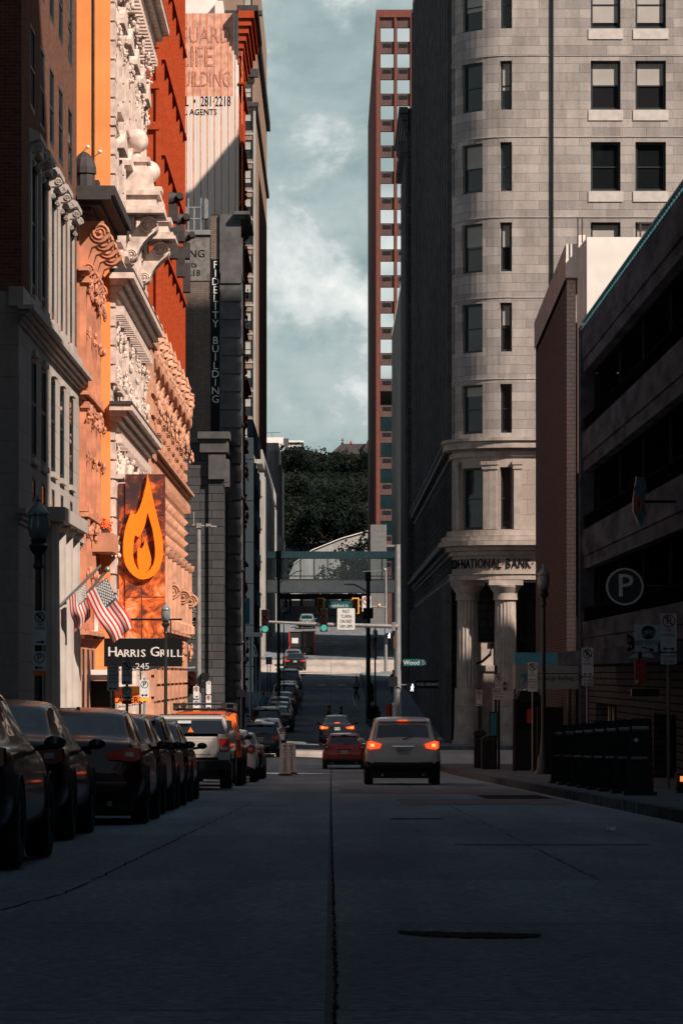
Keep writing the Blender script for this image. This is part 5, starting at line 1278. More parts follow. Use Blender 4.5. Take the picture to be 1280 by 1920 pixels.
def car(kind, pt, label, x, d, lights='off', rot=0, cat='car', group=None, name='parked_car', plate='KBT 4172', extras=None, W=1.0, H=1.0, lens='tail_off', wheels=True):
    C = CARS[kind]; key = (kind, pt.name, lights, plate, extras, W, H, lens)
    if key not in CARPROTO:
        t = bpy.data.objects.new(name, None); link(t); WLOC[t.name] = Vector((0,0,0))
        V, Fc = loft(C['st'], ring); tags = []
        for f, seg, row in Fc:
            g = 0
            if row in (8,) or row == 7:
                if seg == 'cab': g = 1
            if seg == 'rear' and row >= 9: g = 2 if row >= 10 else 0
            if seg == 'front' and row >= 10: g = 3
            if row <= 1 or (row == 2 and kind in ('suv','boxy')): g = 4
            tags.append(g)
        V = [(v[0]*W, v[1], v[2]*H) for v in V]
        e = eval_sub(V, Fc, tags)
        for idx, nm, m in ((0,'body',pt),(1,'side_window',M['car_glass']),(2,'rear_window',M['car_glass']),(3,'windscreen',M['car_glass']),(4,'sill_trim',M['plastic'])):
            v, f = split_mesh(e, idx)
            if idx == 1:
                for sg in (1, -1):
                    o = MB(); fs = [q for q in f if sum(v[i][0] for i in q)*sg > 0]
                    u = sorted({i for q in fs for i in q}); mp = {a: b for b, a in enumerate(u)}
                    o.add([v[i] for i in u], [tuple(mp[i] for i in q) for q in fs]); o.build(nm, m, t, smooth=True)
            else:
                o = MB(); o.add(v, f); o.build(nm, m, t, smooth=True)
        st = C['st']; hw = C['hw']*W; r = C['r']
        # wheels, arches
        if wheels:
            for ax in C['axles']:
                for sg in (1, -1):
                    x0 = sg*(hw-.20); x1 = sg*(hw+.008); tw = MB()
                    n = 24; prof = [(r*.62, x0), (r*.96, x0), (r, x0+sg*.03), (r, x1-sg*.03), (r*.95, x1), (r*.66, x1), (r*.62, x1-sg*.02)]
                    vs = []; 
                    for (q, xx) in prof:
                        for k in range(n): a = 2*math.pi*k/n; vs.append((xx, ax+q*math.cos(a), r+q*math.sin(a)))
                    fs = [(i*n+k, i*n+(k+1) % n, (i+1)*n+(k+1) % n, (i+1)*n+k) for i in range(len(prof)-1) for k in range(n)]
                    tw.add(vs, fs); tw.add([vs[k] for k in range(n)], [tuple(range(n))])
                    wo = tw.build('wheel', M['tyre'], t, smooth=True)
                    rm = MB(); xs = x1-sg*.035
                    rm.tube([(xs-sg*.02, ax, r), (xs+sg*.02, ax, r)], r*.16, 12)
                    for k in range(5): a = 2*math.pi*k/5+.3; rm.tube([(xs, ax, r), (xs, ax+r*.6*math.cos(a), r+r*.6*math.sin(a))], r*.07, 6)
                    rm.build('rim', M['rim'], wo)
                    ar = MB(); ns = 14; pts = []
                    for k in range(ns+1): a = math.pi*k/ns; pts.append((hw*sg*1.0, ax+(r*1.14)*math.cos(a), r+.0+(r*1.14)*math.sin(a)))
                    ar.tube(pts, .012 if kind != 'boxy' else .03, 6); ar.build('wheel_arch', M['plastic'], t, smooth=True)
        o = MB(); zb = st[3][2]*H; o.box(-hw*.86, hw*.86, .35, C['L']-.4, .17, zb+.06); o.build('underbody', M['plastic'], t)
        # rear face fittings; yb(z) is the depth of the rear skin at height z
        zl = {'sedan': .86, 'suv': 1.02, 'hatch': .92, 'boxy': 1.0}[kind]*H
        lh = {'sedan': .15, 'suv': .20, 'hatch': .22, 'boxy': .30}[kind]; lw = {'sedan': .40, 'suv': .34, 'hatch': .26, 'boxy': .14}[kind]
        for sg in (1, -1):
            o = MB(); xo = hw*.945; xi = xo-lw
            pts = [(xi*sg, zl+lh*.1), ((xi+.04)*sg, zl-lh*.35), ((xo-.06)*sg, zl-lh*.5), (xo*sg, zl-lh*.3), ((xo-.005)*sg, zl+lh*.42), ((xo-.10)*sg, zl+lh*.5)]
            o.prism(pts, .005, .26, 'y')
            lo = o.build('tail_light', M['brake'] if lights == 'on' else (M[lens]), t, bevel=.012)
            o = MB(); o.box(min(sg*(xo-.17), sg*(xo-.07)), max(sg*(xo-.17), sg*(xo-.07)), -.006, .003, zl-lh*.2, zl+lh*.18); o.build('bulb', M['brake_core'] if lights == 'on' else M['tail_clear'], lo)
        zm = {'sedan': 1.07, 'suv': 1.64, 'hatch': 1.38, 'boxy': 1.74}[kind]*H; ym = {'sedan': .62, 'suv': .36, 'hatch': .52, 'boxy': .06}[kind]
        if lights == 'on' or kind != 'sedan':
            o = MB(); o.box(-.13, .13, ym, ym+.08, zm, zm+.035); o.build('high_brake_light', M['brake'] if lights == 'on' else M['tail_off'], t)
        zp = {'sedan': .80, 'suv': .88, 'hatch': .70, 'boxy': .72}[kind]*H; yp = -.012 if kind != 'sedan' else .0
        o = MB(); o.box(-.15, .15, yp-.02, yp+.05, zp-.075, zp+.075); po = o.build('number_plate', M['plate'], t)
        o = MB(); o.text(plate, (0, yp-.022, zp), .085, ext=.002); o.build('lettering', M['sign_black'], po)
        o = MB(); zc = zp-.30*(1 if kind != 'suv' else 1.1)
        o.box(-hw*.80, hw*.80, -.03, .08, zc-.05, zc+.03); o.build('bumper', M['plastic'] if kind != 'sedan' else pt, t, bevel=.02)
        o = MB(); o.box(-.28, .28, yp-.012, yp+.04, zp+.10, zp+.125); o.build('boot_handle', M['chrome'] if kind == 'suv' else M['plastic'], t)
        for sg in (1, -1):
            o = MB(); my = {'sedan': 3.15, 'suv': 3.15, 'hatch': 2.65, 'boxy': 2.7}[kind]; mz = {'sedan': .98, 'suv': 1.16, 'hatch': .99, 'boxy': 1.22}[kind]*H
            o.ball((sg*(hw+.09), my, mz), .085, 12, 8, (1.1, .6, .72)); o.tube([(sg*(hw-.08), my+.02, mz-.05), (sg*(hw+.06), my, mz-.03)], .025, 6); o.build('wing_mirror', pt if kind != 'boxy' else M['plastic'], t, smooth=True)
            o = MB(); o.tube([(sg*hw*.55, -.01, .26), (sg*hw*.55, .2, .26)], .035, 10); o.build('exhaust_pipe', M['grey_metal'], t)
        if kind in ('suv', 'hatch'):
            o = MB(); zt = st[5][5]*H; o.prism([(st[4][0]-.06, zt-.055), (st[5][0]+.1, zt+.015), (st[5][0]+.12, zt-.01), (st[4][0]+.04, zt-.09)], -st[5][4]*W*.86, st[5][4]*W*.86, 'x'); o.build('roof_spoiler', pt, t, bevel=.01)
            o = MB(); o.tube([(.0, st[3][0]-.02, st[3][5]*H+.03), (.26, st[3][0]+.03, st[3][5]*H+.12)], .012, 6); o.build('wiper', M['plastic'], t)
        o = MB(); zt = st[7][5]*H; o.prism([(1.5, zt), (1.74, zt), (1.72, zt+.07)], -.02, .02, 'x'); o.build('aerial', M['plastic'], t)
        if extras == 'rack' or kind == 'suv' and extras != 'norack':
            for sg in (1, -1):
                o = MB(); xr = .60*W; zt = max(s[5] for s in st)*H+.06
                o.tube([(sg*xr, .8, zt-.07), (sg*xr, .9, zt), (sg*xr, 2.7, zt), (sg*xr, 2.85, zt-.07)], .02, 6); o.build('roof_rail', M['plastic'], t)
        if extras == 'expedition':
            zt = 1.92*H
            o = MB()
            for sg in (1, -1):
                o.tube([(sg*.74, .1, zt), (sg*.74, 2.6, zt)], .03, 6); o.tube([(sg*.74, .1, zt+.12), (sg*.74, 2.6, zt+.12)], .03, 6)
                for k in range(5): o.tube([(sg*.74, .1+.62*k, zt-.04), (sg*.74, .1+.62*k, zt+.12)], .022, 6)
            for k in range(9): o.tube([(-.74, .1+.31*k, zt), (.74, .1+.31*k, zt)], .022, 6)
            o.tube([(-.74, .1, zt+.12), (.74, .1, zt+.12)], .03, 6); o.build('roof_rack', M['plastic'], t)
            for sx in (-.5, .5): 
                o = MB(); o.tube([(sx, .02, zt+.08), (sx, .16, zt+.08)], .08, 12); o.build('spotlight', M['plastic'], t)
        CARPROTO[key] = tree_of(t); first = True
        root = t
    else:
        root = copy_tree(CARPROTO[key])
    sl = math.atan2(zr(d+4)-zr(d), 4)
    root.location = (x, d, zr(d)+.006); root.rotation_euler = (sl, 0, rot)
    tag(root, label, cat, group)
    return root
PT = dict(black=paint('black_car_paint', (.008,.009,.011)), navy=paint('dark_blue_car_paint', (.012,.018,.028)), maroon=paint('dark_maroon_car_paint', (.055,.006,.007)), grey=paint('dark_grey_car_paint', (.035,.04,.045)),
          silver=paint('silver_car_paint', (.50,.47,.44), .3, .35), orange=paint('bright_orange_car_paint', (.90,.13,.012)), white=paint('white_car_paint', (.62,.60,.58)), offwhite=paint('off_white_car_paint', (.50,.49,.46)),
          red=paint('deep_red_car_paint', (.26,.012,.012)), teal=paint('pale_teal_car_paint', (.12,.20,.20)), midgrey=paint('mid_grey_car_paint', (.11,.12,.125)))
XP = -3.06
def vehicles():
    G = 'cars parked nose to tail along the left kerb'; G2 = 'cars parked beyond the first cross street'
    def right_edge(px, D, hw=.92): return PX(px, D)-hw
    car('sedan', PT['grey'], 'dark grey car cut by the left edge of the picture, nearest of the parked row', right_edge(16, 25.5), 25.5, group=G)
    car('sedan', PT['black'], 'black parked saloon with sloping rear glass, second of the row from the camera', right_edge(124, 34), 34, group=G)
    car('sedan', PT['maroon'], 'dark maroon saloon with a large sloping rear window and slim clear tail lights', right_edge(269, 41.5), 41.5, group=G, lens='tail_glint')
    car('sedan', PT['black'], 'black saloon just ahead of the maroon one, mostly hidden by it', right_edge(303, 47.5), 47.5, group=G)
    car('hatch', PT['black'], 'black hatchback parked fifth in the row, behind two dark saloons', right_edge(331, 52.5, .89), 52.5, group=G)
    car('sedan', PT['navy'], 'dark blue saloon parked right behind the silver pickup', right_edge(356, 59), 59, group=G)
    pickup(right_edge(431, 76.5, .97), 76.5, G)
    car('boxy', PT['orange'], 'bright orange boxy off-road car with a black roof rack and big tyres', right_edge(455, 84.5, .97), 84.5, group=G, extras='expedition', cat='off-road car')
    car('hatch', PT['white'], 'white hatchback squeezed between the orange off-roader and a dark saloon', right_edge(481, 94, .9), 94, group=G)
    car('sedan', PT['black'], 'black saloon parked last before the first cross street', right_edge(494, 103), 103, group=G)
    car('suv', PT['navy'], 'dark blue crossover waiting with red tail lights just past the parked row', PX(487, 160), 160, name='suv', cat='suv', extras='norack', W=.97, H=.92, lens='tail_red', plate='JLH 2260')
    car('hatch', PT['white'], 'white car with a roof rack peeking from behind the dark crossover', PX(501, 172), 172, extras='rack', name='car', W=1.02)
    qs = [('suv','grey','silver roofed dark suv first in the far parked queue', 499, 184), ('sedan','black','black saloon low behind the silver roofed suv', 521, 192), ('sedan','navy','dark saloon with pale reflections in the middle of the far queue', 524, 200), ('hatch','midgrey','grey hatchback in the middle of the far queue', 525, 209),
          ('sedan','black','black saloon with a light roofline in the far queue', 531, 219), ('suv','black','black suv standing tall in the upper half of the far queue', 536, 231), ('sedan','midgrey','grey saloon with light rear glass near the top of the far queue', 540, 243), ('suv','midgrey','mid grey suv last in the far queue before the sunlit crossing', 543, 258)]
    for i, (k, c, lb, px, D) in enumerate(qs): car(k, PT[c], lb, PX(px, D)-.05, D, group=G2, W=.97, H=.95 if k == 'suv' else 1)
    car('sedan', PT['black'], 'dark saloon standing in the sunlit strip of the second crossing', PX(553, 291), 291, name='car', lens='tail_red')
    car('sedan', PT['midgrey'], 'grey saloon just beyond the one in the sunlit strip', PX(549, 299), 299, name='car')
    car('suv', PT['teal'], 'pale teal car far up the street under the footbridge', PX(575, 402), 402, name='suv', cat='suv', extras='norack')
    car('suv', PT['offwhite'], 'off white estate suv braking in the right lane, largest car on the road', PX(755.5, 87.5), 87.5, lights='on', name='suv', cat='suv', extras='norack', plate='KXB 8514', H=1.0)
    car('hatch', PT['red'], 'deep red hatchback in the lane beside the braking off white suv', PX(645.5, 140), 140, name='hatchback', cat='hatchback', plate='LMR 3307')
    car('sedan', PT['black'], 'black saloon with lit brake lights ahead of the red hatchback', PX(632, 177), 177, lights='on', name='saloon_car', cat='saloon car', plate='JZW 9051')
    # dark open backed truck with red sides
    D = 322; t = thing('truck', 'black open backed truck with red side edges stopped past the sunlit strip', 'truck', (PX(565,D), D, zr(D)))
    x0, x1 = PX(541,D), PX(590,D); z0 = zr(D)
    o = MB(); o.box(x0+.12, x1-.12, D, D+5, z0+.7, z0+2.2); part(t, 'body', 'plastic', o)
    for xs in ((x0, x0+.119), (x1-.119, x1)): o = MB(); o.box(xs[0], xs[1], D-.1, D+5, z0+.45, z0+2.2); part(t, 'side_panel', 'sign_red', o)
    o = MB(); o.box(x0+.3, x0+.9, D-.02, D-.003, z0+1.1, z0+1.6); part(t, 'notice', 'sign_white', o)
    o = MB(); o.box(x0-.05, x1+.05, D-.1, D+5, z0+2.202, z0+2.28); part(t, 'roof', 'grey_metal', o)
    for sg in (x0+.3, x1-.3):
        for yy in (D+.6, D+4): o = MB(); o.tube([(sg-.14, yy, z0+.4), (sg+.14, yy, z0+.4)], .4, 16); part(t, 'wheel', 'tyre', o)
    for sx in (x0+.06, x1-.06): o = MB(); o.box(sx-.05, sx+.05, D-.14, D-.102, z0+.9, z0+1.2); part(t, 'tail_light', 'tail_off', o)
def pickup(x, d, G):
    t = thing('pickup_truck', 'silver pickup with a squared tailgate and raised glass hatch, sunlit at the rear', 'pickup truck', (x, d, zr(d)), G)
    z = zr(d)+.006; hw = .97
    o = MB(); o.box(-.78, .72, 0, .06, .72, 1.20); o = shift(o, x, d, z); part(t, 'tailgate', PT['silver'], o, bevel=.02)
    o = MB(); o.box(-.62, .56, -.012, .0, .80, 1.12); o = shift(o, x, d, z); part(t, 'tailgate_panel', PT['silver'], o, bevel=.01)
    o = MB(); prof = [(.06,.62),(.06,1.24),(.0,1.22),(.0,.70)]
    for sg in (1, -1): o.prism([(sg*.725,.62),(sg*(hw-.02),.62),(sg*hw,.9),(sg*(hw-.05),1.24),(sg*.725,1.24)] if sg > 0 else [(-.785,.62),(-(hw-.02),.62),(-hw,.9),(-(hw-.05),1.24),(-.785,1.24)], -.01, 5.1, 'y')
    o = shift(o, x, d, z); part(t, 'side_panel', PT['silver'], o, bevel=.02)
    o = MB(); o.prism([(2.0,1.22),(2.1,1.60),(3.3,1.60),(3.95,1.24)], -.78, .78, 'x'); o.box(-.78, .78, 3.9, 5.2, .62, 1.24); o = shift(o, x, d, z); part(t, 'cab', PT['silver'], o, bevel=.05)
    o = MB(); o.box(-.70, .70, 1.95, 2.02, 1.30, 1.68); o = shift(o, x, d, z); part(t, 'cab_rear_window', 'car_glass', o)
    # glazed cap over the bed
    o = MB()
    for (a, b) in (((-.92,1.22),(-.80,1.60)), ((.92,1.22),(.80,1.60))): o.tube([(a[0], 0, a[1]), (b[0], .12, b[1])], .045, 6)
    o.tube([(-.80,.12,1.60),(.80,.12,1.60)], .05, 6); o.box(-.82, .82, .1, 2.05, 1.60, 1.66); o = shift(o, x, d, z); part(t, 'bed_cap', PT['silver'], o)
    for sg in (1, -1): o = MB(); o.add([(sg*.91,.05,1.25),(sg*.91,2.0,1.25),(sg*.80,2.0,1.60),(sg*.80,.12,1.60)], [(0,1,2,3)]); o = shift(o, x, d, z); part(t, 'cap_side_window', 'car_glass', o)
    o = MB(); o.add([(-.88,.0,1.27),(.88,.0,1.27),(.78,.10,1.58),(-.78,.10,1.58)], [(0,1,2,3)]); o = shift(o, x, d, z); part(t, 'rear_hatch_glass', 'car_glass', o)
    o = MB(); o.box(-.2, .1, -.02, -.005, 1.5, 1.56); o = shift(o, x, d, z); part(t, 'sticker', 'sign_white', o)
    o = MB(); o.prism([(.02,1.30),(.16,1.30),(.09,1.42)], -.03, -.012, 'y'); o = shift(o, x, d, z); part(t, 'triangle_sticker', 'sign_orange', o)
    o = MB(); o.box(-.96, .96, -.14, .0, .46, .68); o = shift(o, x, d, z); part(t, 'bumper', 'plastic', o, bevel=.03)
    for sg in (1, -1):
        o = MB(); a, b = (.735, .945) if sg > 0 else (-.945, -.80); o.box(a, b, -.03, .1, .86, 1.16); o = shift(o, x, d, z); lo = part(t, 'tail_light', 'tail_red', o, bevel=.01)
        o = MB(); o.box(a+.03, b-.03, -.036, -.031, .90, .97); o = shift(o, x, d, z); part(lo, 'reversing_lens', 'sign_white', o)
        for yy in (1.1, 4.3):
            o = MB(); o.tube([(sg*.72, yy, .40), (sg*.98, yy, .40)], .40, 20); o = shift(o, x, d, z); wo = part(t, 'wheel', 'tyre', o)
            o = MB(); o.tube([(sg*.981, yy, .40), (sg*.99, yy, .40)], .22, 14); o = shift(o, x, d, z); part(wo, 'rim', 'rim', o)
    o = MB(); o.box(-.7, .7, .2, 4.9, .3, .6); o = shift(o, x, d, z); part(t, 'underbody', 'plastic', o)
    o = MB(); o.box(-.16, .16, -.16, -.142, .50, .64); o = shift(o, x, d, z); part(t, 'number_plate', 'plate', o)
def shift(o, x, y, z):
    o.v = [(v[0]+x, v[1]+y, v[2]+z) for v in o.v]; return o
M['tail_red'] = mat('bright_red_tail_lens', (.62,.03,.015), .2, var=.1); M['tail_glint'] = mat('red_glint_tail_lens', (.80,.03,.025), .15, var=.2)  # second lens painted brighter red to stand for a reflection
vehicles()
# ================================================================== SIGNS
def rounded(w, h, r=.03, n=4):
    pts = []
    for cx_, cz, a0 in ((w/2-r, h/2-r, 0), (-w/2+r, h/2-r, 90), (-w/2+r, -h/2+r, 180), (w/2-r, -h/2+r, 270)):
        for k in range(n+1): a = R(a0+90*k/n); pts.append((cx_+r*math.cos(a), cz+r*math.sin(a)))
    return pts
def ring_mb(o, c, ro, ri, y, n=28, t=.004):
    x, z = c
    for k in range(n):
        a, b = 2*math.pi*k/n, 2*math.pi*(k+1)/n
        o.quad([(x+ro*math.cos(a),y,z+ro*math.sin(a)),(x+ro*math.cos(b),y,z+ro*math.sin(b)),(x+ri*math.cos(b),y,z+ri*math.sin(b)),(x+ri*math.cos(a),y,z+ri*math.sin(a))])
def arrow(o, x, z, w, y, kind='both', th=.018):
    o.box(x-w/2+.02, x+w/2-.02, y-.002, y, z-th/2, z+th/2)
    if kind in ('both', 'left'): o.prism([(x-w/2,z),(x-w/2+.05,z+.035),(x-w/2+.05,z-.035)], y-.002, y, 'y')
    if kind in ('both', 'right'): o.prism([(x+w/2,z),(x+w/2-.05,z+.035),(x+w/2-.05,z-.035)], y-.002, y, 'y')
def plate_sign(parent, x, y, z, w, h, kind, face='sign_white', lines=(), arr='both', strip=None, red='sign_red'):
    """kind: 'noP' no-parking disc, 'P' parking disc, 'txt' words only. centre (x, z), facing the camera"""
    o = MB(); o.prism([(x+a, z+b) for a, b in rounded(w, h)], y, y+.012, 'y'); po = part(parent, 'sign_plate', face, o)
    zt = z+h/2
    o = MB(); o2 = MB(); yy = y-.003
    if kind in ('noP', 'P'):
        r = w*.40; c = (x, zt-r-w*.08); ring_mb(o, c, r, r*.84, yy); o.text('P' if kind == 'P' else 'P', (c[0], yy-.003, c[1]), r*1.75, ext=.002)
        if kind == 'noP':
            a = r*.66; q = r*.10; o2.add([(c[0]-a-q,yy-.008,c[1]+a-q),(c[0]-a+q,yy-.008,c[1]+a+q),(c[0]+a+q,yy-.008,c[1]-a+q),(c[0]+a-q,yy-.008,c[1]-a-q)], [(0,1,2,3)])
            ring_mb(o2, c, r*1.02, r*.86, yy-.002)
        zc = c[1]-r-w*.2
    else: zc = zt-w*.22
    sz = w*.27
    for l in lines:
        if kind == 'txt' or zc > z-h/2+.06: o.text(l, (x, yy, zc), sz, ext=.002, sx=min(1, w*.86/(len(l)*sz*.62))); zc -= sz*1.12
    if arr: arrow(o, x, z-h/2+.055, w*.72, yy, arr)
    o.build('lettering', M['sign_black'], po)
    if o2.v: o2.build('red_ring', M[red], po)
    if strip:
        o = MB(); o.box(x-w/2, x+w/2, y, y+.01, z-h/2-.085, z-h/2-.006); o.build('colour_strip', M[strip], po)
    return po
def post(t, x, y, z0, z1, r=.03, m='grey_metal'):
    o = MB(); o.tube([(x, y, z0), (x, y, z1)], r, 8); return part(t, 'post', m, o)
def road_sign(label, px, D, plates, base=None, m='grey_metal', group='parking signs on posts', pw=.03):
    """plates: (y_top, y_bottom, width_px, kind, lines, arrow, extra)"""
    x = PX(px, D); z0 = zr(D)+KH if base is None else base
    t = thing('parking_sign', label, 'sign', (x, D, z0), group)
    post(t, x, D+.03, z0, PZ(plates[0][0], D)+.05, pw, m)
    for p in plates:
        yt, yb, wp, kind, lines, arr = p[:6]; ex = p[6] if len(p) > 6 else {}
        dx = ex.get('dx', 0)
        plate_sign(t, x+dx*D/F, D-.02, (PZ(yt,D)+PZ(yb,D))/2, wp*D/F, (yb-yt)*D/F, kind, lines=lines, arr=arr, strip=ex.get('strip'), face=ex.get('face', 'sign_white'), red=ex.get('red', 'sign_black'))
    return t
S_ = ('OR', 'STOPPING'); T_ = ('TOW AWAY', 'ZONE')
road_sign('large no stopping sign with tow away plate in front of the garage at far right', 1253, 67, [(1150,1222,30,'noP',S_,'both',{'red':'sign_red'}), (1225,1246,30,'txt',T_,None)])
road_sign('no stopping sign hung over the right end of the teal awning', 1101, 89, [(1215,1268,22,'noP',S_,'both'), (1271,1286,22,'txt',T_,None)])
road_sign('no stopping sign left of the tall dark lamp post, over the awning star', 998, 115, [(1242,1278,18,'noP',S_,'both'), (1280,1297,18,'txt',T_,None)])
road_sign('no stopping sign with blue plate behind, against the second fluted column', 935, 128, [(1265,1295,15,'noP',S_,'both'), (1297,1312,20,'txt',T_,None)], m='black_metal', pw=.045)
road_sign('small no stopping sign between the two fluted columns', 898, 138, [(1294,1324,12,'noP',S_,'both')], m='black_metal', pw=.05)
road_sign('no stopping sign standing just above the roof of the off white suv', 742, 174, [(1318,1345,13,'noP',S_,None)])
road_sign('tilted white loading zone sign left of its neighbours by the restaurant', 212, 75, [(1248,1296,22,'txt',('NO PARKING','30 MINUTE','LOADING','ZONE','8 AM-6 PM'),'left')], m='grey_metal')
road_sign('no stopping sign over a parking sign in front of the orange banner', 238, 73, [(1239,1284,20,'noP',S_,'left'), (1287,1313,18,'P',(),'right',{'strip':'sign_red'})])
road_sign('white parking sign with yellow lower strip before the rose stone wall', 271, 82, [(1275,1308,18,'P',(),'both',{'strip':'sign_yellow'})])
road_sign('red ringed no parking sign over a parking plate by the left signal pole', 368, 104, [(1287,1310,11,'noP',(),'right',{'red':'sign_red'}), (1313,1331,12,'P',(),None,{'strip':'sign_yellow'})])
road_sign('pair of narrow white signs right of the left signal pole', 391, 118, [(1278,1302,9,'txt',('TOW','ZONE'),None), (1304,1330,10,'noP',(),'both',{'red':'sign_red'})])
# ---- lamp posts
def lamp_post(label, px, D, ytop, wpx, group='acorn lamp posts on the pavements', m='green_black', base=None):
    x = PX(px, D); z0 = zr(D)+KH if base is None else base; zt = PZ(ytop, D); s_ = wpx*D/F/.36; H = zt-z0
    t = thing('street_lamp', label, 'street lamp', (x, D, z0), group)
    hd = .78*s_
    o = MB(); o.lathe([(.24*s_,0),(.24*s_,.12),(.19*s_,.2),(.17*s_,.5),(.12*s_,.62),(.10*s_,.9),(.085*s_,1.0),(.075*s_,1.3),(.06*s_,(H-hd)*.85),(.055*s_,H-hd-.55*s_),(.10*s_,H-hd-.5*s_),(.075*s_,H-hd-.42*s_),(.07*s_,H-hd-.3*s_),(.15*s_,H-hd-.2*s_),(.17*s_,H-hd-.12*s_),(.12*s_,H-hd-.08*s_),(.14*s_,H-hd)], (x, D, z0), 16); part(t, 'pole', m, o, smooth=True)
    o = MB(); o.lathe([(.11*s_,0),(.16*s_,.05*s_),(.185*s_,.18*s_),(.18*s_,.34*s_),(.155*s_,.42*s_)], (x, D, z0+H-hd+.002), 18); part(t, 'globe', 'lamp_globe', o, smooth=True)
    o = MB(); o.lathe([(.19*s_,0),(.19*s_,.03*s_),(.15*s_,.09*s_),(.10*s_,.16*s_),(.05*s_,.2*s_),(.035*s_,.24*s_),(.05*s_,.27*s_),(.03*s_,.31*s_),(.01*s_,.35*s_)], (x, D, z0+H-hd+.425*s_), 18); part(t, 'cap', 'lamp_globe', o, smooth=True)
    return t
lp = lamp_post('tall dark acorn lamp post at far left with parking signs fixed to its pole', 72, 60, 928, 38)
plate_sign(lp, PX(76,60), 59.86, PZ(1178,60), 24*60/F, 64*60/F, 'noP', lines=S_, arr='right', red='sign_black')
plate_sign(lp, PX(75,60), 59.86, PZ(1240,60), 25*60/F, 36*60/F, 'P', lines=(), arr='left', strip='sign_orange', red='sign_black')
lamp_post('dark acorn lamp post crossing the black restaurant sign', 310.5, 88, 1127, 17)
lamp_post('dark acorn lamp post rising in front of the brick annex on the right', 1018.5, 105, 1057, 22)
lamp_post('small acorn lamp post among the dark shop fronts on the far left pavement', 433, 185, 1189, 12)
lamp_post('slim dark lamp post beside the black pole on the far right pavement', 703, 210, 1176, 9)
# ---- poles with signals
def signal_head(t, x, y, z, w=.36, h=1.08, lit='green', body='black_metal', frame=None, lens=(.125,)):
    o = MB(); o.box(x-w/2, x+w/2, y-.12, y+.12, z-h/2, z+h/2); so_ = part(t, 'signal_head', body, o, bevel=.03)
    if frame:
        o = MB(); e = .09
        for (a, b, c, d) in ((-w/2-e, w/2+e, h/2, h/2+e), (-w/2-e, w/2+e, -h/2-e, -h/2), (-w/2-e, -w/2, -h/2, h/2), (w/2, w/2+e, -h/2, h/2)): o.box(x+a, x+b, y-.02, y+.02, z+c, z+d)
        o.build('yellow_border', M[frame], so_)
    for k, c in enumerate(('red', 'amber', 'green')):
        zc = z+h/3-k*h/3; o = MB()
        o.tube([(x, y-.135, zc), (x, y-.121, zc)], h*.135, 18)
        on = (c == lit)
        o.build('lens', M['lens_green'] if c == 'green' and on and lit == 'green' else (M['walk_white'] if on and lit == 'white' else (M['lens_red_off'] if c != 'green' else M['plastic'])), so_)
        v = MB(); n = 14; pts = []
        for i in range(n+1):
            a = R(-20+220*i/n); pts.append((x+h*.15*math.cos(a), zc+h*.15*math.sin(a)))
        for p, q in zip(pts, pts[1:]): v.add([(p[0],y-.12,p[1]),(q[0],y-.12,q[1]),(q[0],y-.34,q[1]),(p[0],y-.34,p[1])], [(0,1,2,3)])
        v.build('visor', M[body], so_)
    return so_
def walker(mb, x, y, z, h):
    s_ = h
    mb.ball((x+.06*s_, y, z+.44*s_), .09*s_, 8, 6, (1, .2, 1))
    for pth in ([(.03,.32),(0,.0)], [(0,0),(.12,-.2),(.1,-.45)], [(0,0),(-.1,-.18),(-.2,-.42)], [(.03,.28),(.18,.1),(.24,.12)], [(.03,.28),(-.12,.16),(-.14,-.02)]):
        mb.tube([(x+a*s_, y, z+b*s_) for a, b in pth], .045*s_, 5)
